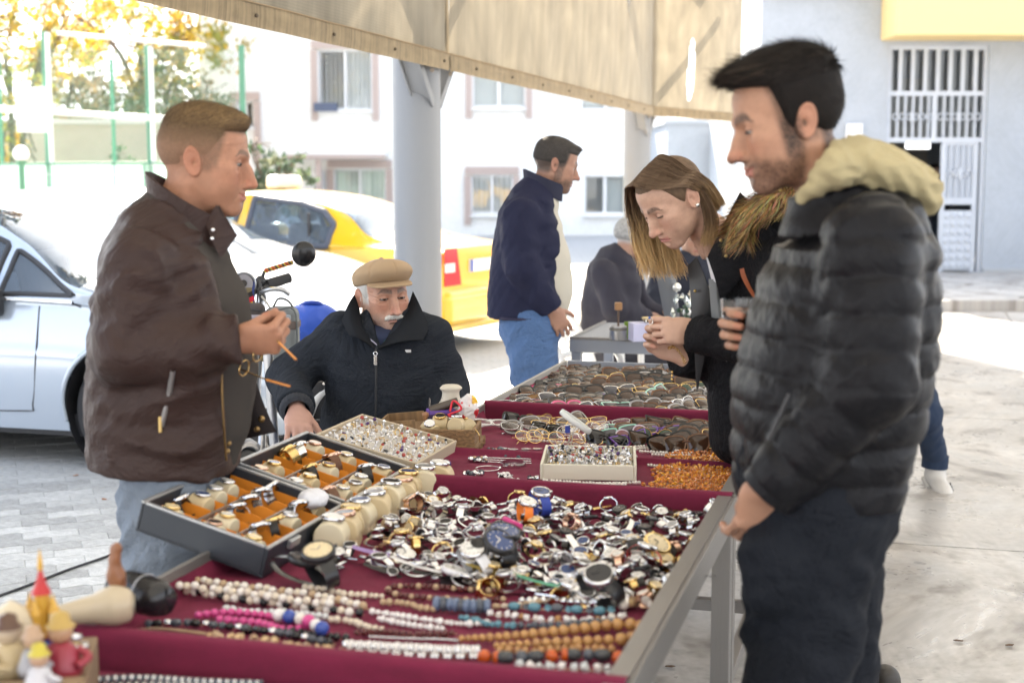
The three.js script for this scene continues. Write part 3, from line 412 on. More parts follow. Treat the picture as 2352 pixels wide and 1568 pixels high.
    // lamps wrap the corners
    const lamp = (name, x0, x1, y0, y1, m) => { const g = grid(10, 6, (a, b) => proud(lerp(x0, x1, a), lerp(y0, y1, b), side, 0.006)); return mesh(name, g, m, c); };
    const tl = lamp('tail_light', -L + 0.001, -L + 0.20, 0.60, 0.93, mat([0.55, 0.015, 0.02], 0.15)); const e = o.width[0][1];
    mesh('tail_lens', grid(6, 6, (a, b) => [-L - 0.006, lerp(0.60, 0.93, b), side * lerp(e * 0.93, e * (0.52 + 0.1 * b), a)]), mat([0.6, 0.02, 0.025], 0.15), tl);
    mesh('reversing_lens', grid(3, 3, (a, b) => [-L - 0.009, lerp(0.72, 0.80, b), side * lerp(e * 0.92, e * 0.68, a)]), mat([0.8, 0.75, 0.72], 0.1), tl);
    const hl = lamp('headlight', L - 0.42, L - 0.01, 0.62, 0.78, mat([0.55, 0.58, 0.6], 0.08, { metalness: 0.6 })); mesh('headlight_lens', grid(6, 4, (a, b) => [L + 0.006, lerp(0.62, 0.77, b), side * lerp(o.width.at(-1)[1] * 0.93, o.width.at(-1)[1] * 0.55, a)]), mat([0.6, 0.62, 0.64], 0.08, { metalness: 0.5 }), hl);
  }
  for (const s of [-1, 1]) mesh('bumper', put(box(0.22, 0.34, o.width[s < 0 ? 0 : o.width.length - 1][1] * 1.9, 0, 0, 0, 0.09), s * (L - 0.05), 0.40, 0), paint, c);
  const pl = mesh('number_plate', box(0.012, 0.11, 0.5, -L - (o.plateOut ?? 0.012), o.plateY || 0.72, 0), mat([0.82, 0.83, 0.84], 0.4), c);
  mesh('plate_band', box(0.014, 0.108, 0.05, -L - (o.plateOut ?? 0.012) - 0.001, o.plateY || 0.72, o.plateBand || 0.22), mat([0.02, 0.06, 0.35], 0.4), pl);
  return c;
}
const R3 = (n, theta, local) => { const c = Math.cos(theta), s = Math.sin(theta); return V(n.x - (local[0] * c + local[2] * s), 0, n.z - (-local[0] * s + local[2] * c)); };   // origin of a turned car whose local point lies at n
const hatch = { len: 4.37, front: 1.32, rear: -1.32, top: [[-2.185, 0.86], [-1.95, 1.03], [-1.5, 1.30], [-0.9, 1.44], [-0.2, 1.47], [0.25, 1.41], [0.7, 1.17], [1.06, 0.99], [1.6, 0.90], [2.05, 0.76], [2.185, 0.64]], belt: [[-2.185, 0.84], [-1.6, 0.96], [-0.6, 0.935], [0.6, 0.90], [1.06, 0.885], [1.6, 0.80], [2.185, 0.62]], width: [[-2.185, 0.74], [-1.6, 0.86], [-0.4, 0.885], [0.9, 0.885], [1.6, 0.86], [2.0, 0.76], [2.185, 0.60]],
  windows: [[[-1.55, 0.99], [-1.35, 1.22], [-0.85, 1.36], [-0.35, 1.40], [-0.35, 0.97]], [[-0.29, 0.965], [-0.29, 1.40], [0.15, 1.355], [0.50, 1.19], [0.50, 0.94]], [[0.56, 0.935], [0.56, 1.155], [0.98, 0.925]]], shields: [[0.30, 1.0], [-2.0, -1.55]],
  seams: [[[0.80, 0.87], [0.80, 0.6], [0.76, 0.34], [0.66, 0.30], [-0.2, 0.29]], [[-0.31, 0.93], [-0.31, 0.3]], [[1.05, 0.87], [0.98, 0.90]]], handles: [[-0.08, 0.80], [-1.05, 0.82]], mirror: [0.50, 0.95] };
const silver = mat([0.48, 0.54, 0.62], 0.22, { metalness: 0.35, clearcoat: 1, clearcoatRoughness: 0.05 }), whitePaint = mat([0.80, 0.80, 0.80], 0.25, { clearcoat: 1, clearcoatRoughness: 0.05 }), yellowPaint = mat([0.80, 0.47, 0.02], 0.25, { clearcoat: 1, clearcoatRoughness: 0.05 });
{
  const w = onLevel(306, 1078, 0), t = tableTurn;
  const c = car('parked_car', 'silver blue car parked with its front wheel beside the man in brown', silver, hatch, R3(w, t, [1.32, 0, 0.80]), t);
  for (const side of [1, -1]) mesh('chrome_strip', tube([[-1.5, 0.955], [-0.3, 0.935], [0.5, 0.912], [1.02, 0.895]].map(([x, y]) => [x, y, side * (x > 0.8 ? 0.855 : 0.86)]), 0.012, 6, 30), chrome, c);
  car('parked_car', 'white car parked nose first in front of the yellow taxi', whitePaint, hatch, R3(at(905, 700, 9.4), t, [2.185, 0, 0]), t);
  car('parked_car', 'white car with dark side windows parked behind the silver car', whitePaint, hatch, R3(at(150, 700, 11.6), t, [-0.2, 0, 0.8]), t);
  const sedan = { len: 4.35, front: 1.35, rear: -1.2, top: [[-2.175, 0.93], [-1.75, 1.0], [-1.5, 1.05], [-1.0, 1.29], [-0.45, 1.41], [0.2, 1.42], [0.6, 1.33], [1.05, 1.02], [1.5, 0.93], [2.0, 0.80], [2.175, 0.66]], belt: [[-2.175, 0.90], [-1.6, 0.93], [-0.6, 0.895], [0.6, 0.87], [1.06, 0.86], [1.6, 0.80], [2.175, 0.62]], width: [[-2.175, 0.76], [-1.9, 0.82], [-0.4, 0.85], [0.9, 0.85], [1.6, 0.82], [2.175, 0.62]],
    windows: [[[-1.02, 0.93], [-1.02, 1.12], [-0.88, 1.235], [-0.62, 1.31], [-0.10, 1.36], [-0.10, 0.915]], [[0.05, 0.91], [0.05, 1.365], [0.45, 1.30], [0.80, 1.08], [0.86, 0.90]]], shields: [[0.66, 1.0], [-1.45, -1.0]], seams: [[[-0.03, 0.88], [-0.03, 0.32]], [[-1.05, 0.9], [-0.95, 0.7], [-0.85, 0.4]]], handles: [[-0.80, 0.80], [0.2, 0.79]], mirror: [0.75, 0.93], plateY: 0.76, trimR: 0.03, trim: mat([0.07, 0.08, 0.11], 0.4), handleMat: mat([0.10, 0.11, 0.13], 0.4), plateBand: -0.22 };
  const q = V(at(1012, 640, 12.3).x, 0, -12.3), tt = Math.PI + tableTurn - 0.19;
  const taxi = car('parked_taxi', 'yellow taxi parked beyond the round column, tail lights towards it', yellowPaint, sedan, R3(q, tt, [-2.175, 0, -0.76]), tt); taxi.userData.category = 'taxi';
  mesh('roof_sign', put(box(0.16, 0.13, 0.42, 0, 0, 0, 0.04), 0.0, 1.50, 0), mat([0.85, 0.83, 0.78], 0.4), taxi);
  for (const s of [-1, 1]) mesh('window_divider', box(0.025, 0.30, 0.02, -0.80, 1.08, s * 0.745), blackPlastic, taxi);
}
// ---------------------------------------------------------------- figures: distance fields meshed into continuous skins and clothes
function surface(f, lo, hi, cell, slack = 1.35) {                          // surface nets over the box lo..hi; far blocks are skipped
  const n = [0, 1, 2].map(i => Math.ceil((hi[i] - lo[i]) / cell) + 2), B = 6, S = n.map(k => k + 1), val = new Float32Array(S[0] * S[1] * S[2]);
  const at3 = (i, j, k) => (k * S[1] + j) * S[0] + i, hb = B * cell * 0.5, reach = hb * 1.74 * slack + cell;
  for (let k = 0; k < S[2]; k += B) for (let j = 0; j < S[1]; j += B) for (let i = 0; i < S[0]; i += B) {
    const d = f(lo[0] + i * cell + hb, lo[1] + j * cell + hb, lo[2] + k * cell + hb), skip = Math.abs(d) > reach;
    for (let c = k; c < Math.min(k + B, S[2]); c++) for (let b = j; b < Math.min(j + B, S[1]); b++) for (let a = i; a < Math.min(i + B, S[0]); a++) val[at3(a, b, c)] = skip ? d : f(lo[0] + a * cell, lo[1] + b * cell, lo[2] + c * cell);
  }
  const id = new Int32Array(n[0] * n[1] * n[2]).fill(-1), ci = (i, j, k) => (k * n[1] + j) * n[0] + i, pos = [], ix = [];
  const E = [[0, 1], [2, 3], [4, 5], [6, 7], [0, 2], [1, 3], [4, 6], [5, 7], [0, 4], [1, 5], [2, 6], [3, 7]], v = new Float32Array(8);
  for (let k = 0; k < n[2]; k++) for (let j = 0; j < n[1]; j++) for (let i = 0; i < n[0]; i++) {
    let m = 0; for (let q = 0; q < 8; q++) { v[q] = val[at3(i + (q & 1), j + (q >> 1 & 1), k + (q >> 2))]; if (v[q] < 0) m |= 1 << q; }
    if (m === 0 || m === 255) continue;
    let x = 0, y = 0, z = 0, c = 0;
    for (const [a, b] of E) if ((v[a] < 0) !== (v[b] < 0)) { const t = v[a] / (v[a] - v[b]); x += (a & 1) + t * ((b & 1) - (a & 1)); y += (a >> 1 & 1) + t * ((b >> 1 & 1) - (a >> 1 & 1)); z += (a >> 2) + t * ((b >> 2) - (a >> 2)); c++; }
    id[ci(i, j, k)] = pos.length / 3; pos.push(lo[0] + (i + x / c) * cell, lo[1] + (j + y / c) * cell, lo[2] + (k + z / c) * cell);
  }
  const quad = (a, b, c, d, flip) => { if (a < 0 || b < 0 || c < 0 || d < 0) return; flip ? ix.push(a, c, b, a, d, c) : ix.push(a, b, c, a, c, d); };
  for (let k = 1; k < n[2]; k++) for (let j = 1; j < n[1]; j++) for (let i = 1; i < n[0]; i++) {
    const s = val[at3(i, j, k)] < 0;
    if (s !== val[at3(i + 1, j, k)] < 0) quad(id[ci(i, j - 1, k - 1)], id[ci(i, j, k - 1)], id[ci(i, j, k)], id[ci(i, j - 1, k)], !s);
    if (s !== val[at3(i, j + 1, k)] < 0) quad(id[ci(i - 1, j, k - 1)], id[ci(i - 1, j, k)], id[ci(i, j, k)], id[ci(i, j, k - 1)], !s);
    if (s !== val[at3(i, j, k + 1)] < 0) quad(id[ci(i - 1, j - 1, k)], id[ci(i, j - 1, k)], id[ci(i, j, k)], id[ci(i - 1, j, k)], !s);
  }
  const g = new THREE.BufferGeometry(); g.setAttribute('position', new THREE.Float32BufferAttribute(pos, 3)); g.setIndex(ix); g.computeVertexNormals(); return g;
}
const smin = (a, b, k) => { const h = Math.max(k - Math.abs(a - b), 0) / k; return Math.min(a, b) - h * h * k * 0.25; };
const smax = (a, b, k) => -smin(-a, -b, k);
const ell = (x, y, z, cx, cy, cz, rx, ry, rz) => { const a = (x - cx) / rx, b = (y - cy) / ry, c = (z - cz) / rz, k = Math.sqrt(a * a + b * b + c * c), a2 = a / rx, b2 = b / ry, c2 = c / rz, g = Math.sqrt(a2 * a2 + b2 * b2 + c2 * c2); return g < 1e-9 ? -Math.min(rx, ry, rz) : k * (k - 1) / g; };
const cap = (x, y, z, ax, ay, az, ra, bx, by, bz, rb) => { const dx = bx - ax, dy = by - ay, dz = bz - az, px = x - ax, py = y - ay, pz = z - az, t = clamp((px * dx + py * dy + pz * dz) / (dx * dx + dy * dy + dz * dz + 1e-12), 0, 1); return Math.hypot(px - dx * t, py - dy * t, pz - dz * t) - (ra + (rb - ra) * t); };

// a head in its own frame: y up, z towards the face, origin between the ears; chin near -0.115, crown near 0.12
function headField(o = {}) {
  const q = { nose: 1, noseDrop: 0, noseW: 1, bump: 0, chin: 1, jaw: 1, cheek: 1, brow: 1, fat: 0, lip: 1, eyeOpen: 0.55, smile: 0, ear: 1, fold: 1, age: 0, neckR: 0.053, neckTo: [0, -0.22, -0.06], neckR2: 0.062, ...o };
  return (x, y, z) => {
    const X = Math.abs(x);
    let d = ell(x, y, z, 0, 0.034, -0.016, 0.0755, 0.082, 0.093);                                      // skull
    d = smin(d, ell(x, y, z, 0, 0.045, 0.035, 0.063, 0.055, 0.055), 0.03);                              // forehead
    d = smin(d, ell(x, y, z, 0, -0.035, 0.028, 0.0605 + q.fat * 0.006, 0.078, 0.058), 0.03);             // face
    d = smin(d, cap(X, y, z, 0.050 * q.jaw, -0.045, -0.006, 0.020 + q.fat * 0.004, 0.016, -0.099 - 0.004 * (q.chin - 1), 0.062, 0.017 + q.fat * 0.004), 0.024);   // jaw
    d = smin(d, ell(x, y, z, 0, -0.100 - 0.006 * (q.chin - 1), 0.070 + 0.012 * (q.chin - 1), 0.021, 0.017, 0.017), 0.018);
    d = smin(d, ell(X, y, z, 0.042, -0.014, 0.058, 0.023, 0.019, 0.024 * q.cheek), 0.022);               // cheekbones
    d = smin(d, ell(X, y, z, 0.036, -0.046, 0.052, 0.022, 0.028, 0.026 + q.fat * 0.005), 0.024);         // cheeks
    d = smin(d, cap(X, y, z, 0.010, 0.019, 0.0885 * (0.97 + 0.03 * q.brow), 0.0095, 0.044, 0.017, 0.070, 0.010), 0.016);   // brow
    d = smin(d, ell(x, y, z, 0, -0.070, 0.072, 0.033, 0.026, 0.024), 0.018);                            // muzzle
    d = smax(d, -ell(X, y, z, 0.0315, 0.000, 0.100, 0.0195, 0.0125, 0.020), 0.012);                      // sockets
    const bz = 0.089 + 0.006 * q.bump;
    d = smin(d, cap(x, y, z, 0, 0.010, 0.0875, 0.0075, 0, -0.015, 0.099 * (1 + 0.06 * (q.nose - 1)) + 0.004 * q.bump, 0.0085), 0.012);       // nose
    d = smin(d, cap(x, y, z, 0, -0.012, bz + 0.008, 0.0085, 0, -0.038 - q.noseDrop, 0.094 + 0.021 * q.nose, 0.0105), 0.010);
    d = smin(d, cap(x, y, z, 0, -0.008, 0.086, 0.010, 0, -0.0395 - q.noseDrop * 0.7, 0.097, 0.0105 * q.noseW), 0.010);
    d = smin(d, ell(X, y, z, 0.0125 * q.noseW, -0.0425 - q.noseDrop * 0.7, 0.0985 + 0.004 * (q.nose - 1), 0.0075, 0.0075, 0.0105), 0.008);
    d = smax(d, -ell(X, y, z, 0.0066, -0.0535 - q.noseDrop * 0.8, 0.102 + 0.004 * (q.nose - 1), 0.0026, 0.0040, 0.0048), 0.003);
    if (q.fold) d = smax(d, -cap(X, y, z, 0.0195, -0.043, 0.1000, 0.0018 * q.fold, 0.035, -0.078, 0.0835, 0.0014 * q.fold), 0.006);
    if (q.age) { d = smax(d, -cap(X, y, z, 0.017, -0.014, 0.0965, 0.0016, 0.046, -0.013, 0.0805, 0.0014), 0.005); if (z > 0.03 && y > 0.03) d += 0.0012 * q.age * Math.sin(y * 520 + 6 * X * 20) * sstep(0.03, 0.04, y) * sstep(0.08, 0.068, y); if (X > 0.046 && y < 0.02 && y > -0.03 && z > 0.03) d += 0.0009 * q.age * Math.sin((y - 0.6 * (X - 0.05)) * 700); d += 0.0016 * q.age * Math.abs(N3(x * 70, y * 35, z * 70)) * sstep(0.0, -0.03, y); }
    const ml = -0.0715, cy = ml + q.smile * 0.006 * sstep(0.006, 0.024, X), lz = 0.0945 - 9 * X * X * 1.6;                       // lips
    d = smin(d, ell(X, y, z, 0.010, cy + 0.0048, lz - 0.004, 0.018, 0.0048 * q.lip, 0.0075), 0.005);
    d = smin(d, ell(x, y, z, 0, ml - 0.0062, 0.0905, 0.019, 0.0056 * q.lip, 0.0085), 0.006);
    d = smax(d, -(Math.max(Math.abs(y - cy) - 0.0008, X - 0.0255, 0.078 - z)), 0.004);
    d = smax(d, -ell(x, y, z, 0, -0.0855, 0.0945, 0.016, 0.005, 0.007), 0.008);
    d = smin(d, Math.max(ell(X, y, z, 0.0315, 0.000, 0.0735, 0.0148, 0.0142, 0.0148), -Math.max(0.078 - z, Math.abs(y + 0.0012) - 0.0042 * q.eyeOpen - 0.0001, Math.abs(X - 0.0315) - 0.0128)), 0.0025);   // lids over the ball
    // ears
    const ex = X - 0.0755 - 0.22 * (-z - 0.002), e = q.ear, er = Math.hypot((y + 0.004) / (0.0315 * e), (z + 0.012 - (y + 0.004) * -0.18) / (0.0185 * e));
    let ear = Math.max(Math.abs(ex) - 0.0042 - 0.0035 * sstep(0.62, 0.95, er), (er - 1) * 0.018);
    ear = smax(ear, -ell(X, y, z, 0.0855, -0.007, -0.008, 0.0098, 0.0125, 0.0080), 0.004);
    d = smin(d, ear, 0.006);
    const nk = q.neckTo; d = smin(d, cap(x, y, z, 0, -0.055, -0.022, q.neckR, nk[0], nk[1], nk[2], q.neckR2), 0.028);
    d = smin(d, cap(X, y, z, 0.046, -0.055, -0.03, 0.012, 0.012, -0.20, 0.0, 0.012), 0.02);
    return d;
  };
}
function headColour(o) { // skin with its own ruddiness, lips, brows, beard shadow and cropped hair, in head coordinates
  const { skin, hair, beard = 0, crop = () => 0, brow = 1, lips = [0.42, 0.16, 0.13], ruddy = 1, browC = hair } = o;
  return (x, y, z) => {
    const X = Math.abs(x), n = fbm(x * 55, y * 55, z * 55, 3), f = N3(x * 420, y * 420, z * 420); let c = skin.map((v, i) => v * (1 + 0.20 * n + 0.10 * f));
    const red = ruddy * (Math.exp(-(((X - 0.04) / 0.02) ** 2 + ((y + 0.03) / 0.02) ** 2)) * (z > 0.03 ? 0.5 : 0) + (z > 0.098 ? 0.7 * Math.exp(-(((y + 0.04) / 0.014) ** 2)) : 0) + (X > 0.077 ? 0.5 : 0));
    c = [c[0] * (1 + 0.06 * red), c[1] * (1 - 0.14 * red), c[2] * (1 - 0.14 * red)];
    if (beard) { const b = sstep(-0.040, -0.070, y + 0.3 * (0.07 - z) * (z > 0.02 ? 1 : 0) + 0.012 * n) * sstep(-0.132, -0.115, y) * sstep(-0.015, 0.012, z) * (1 - Math.exp(-(((y + 0.071) / 0.008) ** 2) - (x / 0.022) ** 2)), side = sstep(0.04, 0.06, X) * sstep(0.02, 0.0, y) * sstep(-0.008, 0.004, z) * sstep(0.042, 0.025, z) * sstep(-0.10, -0.08, y), mo = Math.exp(-(((y + 0.0585) / 0.0055) ** 2) - (x / 0.026) ** 4) * (z > 0.07 ? 1 : 0); c = mixc(c, hair, clamp(beard * Math.max(b, side, mo) * (0.75 + 0.9 * f + 0.2 * n), 0, 0.92)); }
    const lp = (z > 0.075 ? 1 : 0) * Math.exp(-(((y + 0.0722) / 0.0085) ** 4)) * sstep(0.027, 0.021, X); c = mixc(c, lips, 0.75 * lp);
    const by = 0.0235 + 0.004 * Math.sin(clamp((X - 0.012) / 0.04, 0, 1) * Math.PI) - 0.006 * sstep(0.040, 0.055, X), bw = 0.0058 * brow * sstep(0.058, 0.028, X) + 0.0010; if (z > 0.045 && X > 0.009 && X < 0.055) c = mixc(c, browC, 0.92 * Math.exp(-(((y - by) / bw) ** 4)) * (0.8 + 0.5 * f));
    if (z > 0.076 && Math.hypot((X - 0.0315) / 0.0135, (y + 0.001) / 0.006) < 1.15 && Math.abs(y + 0.0012 - 0.0042 * (o.eyeOpen ?? 0.55)) < 0.0022) c = mixc(c, [0.03, 0.02, 0.015], 0.8);      // lashes
    return mixc(c, hair, clamp(crop(x, y, z, n, f), 0, 1));
  };
}
// hair: blades combed over a surface. flow(p, normal) gives the direction in the geometry's own frame
function blades(geo, count, len, width, flow, colour, seed, lift = 0.25, segs = 3, keep) {
  const R = rng(seed), p = geo.attributes.position, ix = geo.index.array, nr = geo.attributes.normal, nt = ix.length / 3, cum = new Float32Array(nt), a = V(0, 0, 0), b = V(0, 0, 0), c = V(0, 0, 0); let tot = 0;
  for (let i = 0; i < nt; i++) { a.fromBufferAttribute(p, ix[3 * i]); b.fromBufferAttribute(p, ix[3 * i + 1]); c.fromBufferAttribute(p, ix[3 * i + 2]); tot += b.sub(a).cross(c.sub(a)).length(); cum[i] = tot; }
  const pos = [], col = [], up = V(0, 0, 0), q = V(0, 0, 0), n = V(0, 0, 0);
  for (let k = 0; k < count; k++) {
    const r = R() * tot; let l = 0, h = nt - 1; while (l < h) { const m = l + h >> 1; cum[m] < r ? l = m + 1 : h = m; }
    let u = R(), w = R(); if (u + w > 1) { u = 1 - u; w = 1 - w; }
    q.set(0, 0, 0); n.set(0, 0, 0); [[0, 1 - u - w], [1, u], [2, w]].forEach(([i, s]) => { q.addScaledVector(a.fromBufferAttribute(p, ix[3 * l + i]), s); n.addScaledVector(a.fromBufferAttribute(nr, ix[3 * l + i]), s); }); n.normalize();
    if (keep && !keep(q, n)) { R(); R(); R(); R(); continue; }
    const d = flow(q, n).clone(); d.addScaledVector(n, -d.dot(n)).normalize().add(V(R() - 0.5, R() - 0.5, R() - 0.5).multiplyScalar(0.35)).addScaledVector(n, lift * (0.4 + R())).normalize();
    const L = (typeof len === 'function' ? len(q, n) : len) * (0.6 + 0.7 * R()), side = d.clone().cross(n).normalize(), kc = colour(q, R()), w0 = width * (0.6 + 0.8 * R()); let cur = q.clone().addScaledVector(n, -0.002), prevL, prevR, dir = d.clone();
    for (let s = 0; s <= segs; s++) {
      const t = s / segs, ww = w0 * (1 - t * 0.85), lft = cur.clone().addScaledVector(side, ww), rgt = cur.clone().addScaledVector(side, -ww);
      if (s) { pos.push(...prevL.toArray(), ...prevR.toArray(), ...rgt.toArray(), ...prevL.toArray(), ...rgt.toArray(), ...lft.toArray()); for (let i = 0; i < 6; i++) col.push(...kc); }
      prevL = lft; prevR = rgt; cur = cur.clone().addScaledVector(dir, L / segs); dir.addScaledVector(n, -0.18 * lift).normalize();
    }
  }
  const g = new THREE.BufferGeometry(); g.setAttribute('position', new THREE.Float32BufferAttribute(pos, 3)); g.setAttribute('color', new THREE.Float32BufferAttribute(col, 3)); g.computeVertexNormals(); return g;
}
function strands(list, width, colour, seed) { // long hair: list of paths (arrays of Vector3); ribbons that face outwards
  const pos = [], col = [], R = rng(seed);
  for (const pts of list) {
    const c = new THREE.CatmullRomCurve3(pts), n = 14, w0 = width * (0.6 + 0.8 * R()), tw = (R() - 0.5) * 2.4, k = R(); let pl, pr, pc;
    for (let s = 0; s <= n; s++) {
      const t = s / n, p = c.getPoint(t), d = c.getTangent(t), side = V(Math.cos(tw), 0.1, Math.sin(tw)).cross(d).normalize(), w = w0 * (s === 0 ? 0.6 : 1 - 0.75 * t * t), l = p.clone().addScaledVector(side, w), r = p.clone().addScaledVector(side, -w), kc = colour(t, k, p);
      if (s) { pos.push(...pl.toArray(), ...pr.toArray(), ...r.toArray(), ...pl.toArray(), ...r.toArray(), ...l.toArray()); col.push(...pc, ...pc, ...kc, ...pc, ...kc, ...kc); }
      pl = l; pr = r; pc = kc;
    }
  }
  const g = new THREE.BufferGeometry(); g.setAttribute('position', new THREE.Float32BufferAttribute(pos, 3)); g.setAttribute('color', new THREE.Float32BufferAttribute(col, 3)); g.computeVertexNormals(); return g;
}
// a hand: wrist at the origin, fingers along +y, palm towards +z, thumb on the side of +x (mirror with s = -1). curl: five [base, middle, tip] bends, thumb first
function handField(o = {}) {
  const curl = o.curl || [[0.2, 0.2, 0.2], [0.3, 0.4, 0.3], [0.35, 0.45, 0.3], [0.4, 0.5, 0.35], [0.45, 0.55, 0.4]], spread = o.spread ?? 0.06, th = o.thumb || [0.75, 0.35], s = o.s || 1, bones = [];
  const chain = (bx, by, bz, lens, rads, az, bends, up) => { let p = V(bx, by, bz), a = up; const out = V(Math.sin(az), 0, 0); for (let i = 0; i < 3; i++) { a += bends[i]; const d = V(Math.sin(az) * Math.cos(a), Math.cos(az) * Math.cos(a), Math.sin(a)), q = p.clone().addScaledVector(d, lens[i]); bones.push([p, rads[i], q, rads[i + 1]]); p = q; } return p; };
  const tips = [];
  [[0.030, 0.088, 0.044, 0.0088, 1.6], [0.010, 0.093, 0.049, 0.0090, 0.4], [-0.011, 0.089, 0.045, 0.0087, -0.7], [-0.030, 0.080, 0.036, 0.0078, -1.9]].forEach(([x, y, l, r, f], i) => tips.push(chain(x, y, 0, [l, l * 0.62, l * 0.5], [r * 1.08, r, r * 0.93, r * 0.80], spread * f, curl[i + 1], 0)));
  { let p = V(0.024, 0.020, 0.006), a = th[0], e = th[1]; const L = [0.042, 0.033, 0.026], r = [0.0145, 0.0112, 0.0100, 0.0085]; for (let i = 0; i < 3; i++) { const d = V(Math.sin(a) * Math.cos(e), Math.cos(a) * Math.cos(e), Math.sin(e)), q = p.clone().addScaledVector(d, L[i]); bones.push([p, r[i], q, r[i + 1]]); p = q; a -= curl[0][i]; e += curl[0][i] * 0.5; } tips.unshift(p); }
  const f = (x, y, z) => {
    x *= s;
    let d = cap(x, y, z, 0, -0.03, 0, 0.026, 0, 0.0, 0, 0.025); d = smin(d, ell(x, y, z, 0, 0.050, 0.001, 0.041, 0.052, 0.0155), 0.02); d = smin(d, cap(x, y, z, 0.026, 0.085, 0, 0.011, -0.028, 0.078, 0, 0.0105), 0.012); d = smin(d, ell(x, y, z, 0.022, 0.028, 0.008, 0.018, 0.028, 0.014), 0.012);
    let g = 1; for (const [a, ra, b, rb] of bones) { const c = cap(x, y, z, a.x, a.y, a.z, ra, b.x, b.y, b.z, rb); g = smin(g, c, 0.0035); }
    return smin(d, g, 0.008);
  };
  f.bones = bones; f.tips = tips; return f;
}
// clothing: cones along limbs plus an oval trunk, with folds that follow each limb
function trunkField(st, yaw, exp = 2.3) { // st: [[x, y, z, halfWidth, halfDepth, yaw?] ...] from bottom to top
  const S = st.map(s => ({ p: V(s[0], s[1], s[2]), w: s[3], d: s[4], yaw: s[5] ?? yaw }));
  const seg = S.slice(1).map((b, i) => { const a = S[i], ax = b.p.clone().sub(a.p), l = ax.length(); ax.normalize(); return { a, b, ax, l }; });
  const tan = S.map((s, i) => { const t = V(0, 0, 0); if (i) t.add(seg[i - 1].ax); if (i < seg.length) t.add(seg[i].ax); return t.normalize(); });
  return (x, y, z, info) => {
    let best = 1e9;
    for (let i = 0; i < seg.length; i++) {
      const { a, b, ax, l } = seg[i], px = x - a.p.x, py = y - a.p.y, pz = z - a.p.z, A = tan[i], B = tan[i + 1], sa = px * A.x + py * A.y + pz * A.z, sb = (x - b.p.x) * B.x + (y - b.p.y) * B.y + (z - b.p.z) * B.z; if ((sa < 0 && i > 0) || (sb > 0 && i < seg.length - 1)) continue; const t = clamp(sa / Math.max(1e-6, sa - sb), 0, 1), e = t * t * (3 - 2 * t), over = Math.max(0, -sa, sb);
      const ya = lerp(a.yaw, b.yaw, e), tx = lerp(tan[i].x, tan[i + 1].x, e), ty = lerp(tan[i].y, tan[i + 1].y, e), tz = lerp(tan[i].z, tan[i + 1].z, e);
      let rx = Math.cos(ya), rz = -Math.sin(ya), ry = 0; const dt = rx * tx + rz * tz; rx -= dt * tx; ry -= dt * ty; rz -= dt * tz; const rl = Math.hypot(rx, ry, rz); rx /= rl; ry /= rl; rz /= rl;
      const fx = ry * tz - rz * ty, fy = rz * tx - rx * tz, fz = rx * ty - ry * tx;
      const qx = px - ax.x * l * t, qy = py - ax.y * l * t, qz = pz - ax.z * l * t, w = lerp(a.w, b.w, e), d = lerp(a.d, b.d, e);
      const u = Math.abs(qx * rx + qy * ry + qz * rz) / w, v = Math.abs(qx * fx + qy * fy + qz * fz) / d, r = Math.pow(Math.pow(u, exp) + Math.pow(v, exp), 1 / exp); let k = (r - 1) * Math.min(w, d) * (r > 1 ? 1 : 1);
      if (over > 1e-6) k = k > 0 ? Math.hypot(k, over) : over;
      if (k < best) { best = k; if (info) { info.s = (i + t); info.t = i; } }
    }
    return best;
  };
}
function garment({ trunk, limbs = [], extra = [], k = 0.035, folds = 0.006, freq = 1, puff = 0, pitch = 0.07, seed = 1, cut = [], trunkPuffAxis = [0, 1, 0], plain = 0 }) {
  const L = limbs.map(([a, ra, b, rb], i) => { const ax = b.clone().sub(a), l = ax.length(); return { a, ra, b, rb, ax: ax.normalize(), l, i }; });
  return (x, y, z) => {
    let d = trunk ? trunk(x, y, z) : 1e3; const dt = d, dl = [];
    for (const m of L) { const c = cap(x, y, z, m.a.x, m.a.y, m.a.z, m.ra, m.b.x, m.b.y, m.b.z, m.rb); dl.push(c); d = smin(d, c, k); }
    for (const e of extra) d = smin(d, e(x, y, z), 0.02);
    if (d < 0.05 && d > -0.05 && (folds || puff)) {
      let ws = 0, s = 0;
      const add = (dist, ax, ay, az, ox, oy, oz, id, amp) => { const w = Math.exp(-Math.max(0, dist - d) * 55); if (w < 0.03) return; const px = x - ox, py = y - oy, pz = z - oz, q = px * ax + py * ay + pz * az; let v = 0;
        if (puff) { const ph = q / pitch + 0.10 * N3(px * 9, py * 9, id + pz * 9), m = ph - Math.floor(ph); v += puff * (Math.pow(Math.sin(Math.PI * m), 0.38) - 0.8) ; }
        if (folds) { const fx = (px - ax * q) * 6 * freq, fy = (py - ay * q) * 6 * freq, fz = (pz - az * q) * 6 * freq, qq = q * 15 * freq, tw = (fx + fz) * 0.55; const n1 = N3(fx + id * 7 + seed, fy + qq * 0.55 + tw, fz + qq * 0.45), n2 = N3(fx * 2.1 + 3, fy * 2.1 + qq * 1.2 + seed, fz * 2.1 + id + tw * 2); v += folds * amp * ((0.5 - Math.abs(n1) * 1.9) + 0.45 * (0.4 - Math.abs(n2) * 1.6)); }
        s += w * v; ws += w; };
      if (trunk) add(dt, ...trunkPuffAxis, 0, 0, 0, 1, plain ? 0.5 : 0.8);
      L.forEach((m, i) => add(dl[i], m.ax.x, m.ax.y, m.ax.z, m.a.x, m.a.y, m.a.z, i + 2, 1.2));
      if (ws) d -= s / ws;
    }
    for (const c of cut) d = smax(d, c(x, y, z), 0.006);
    return d;
  };
}
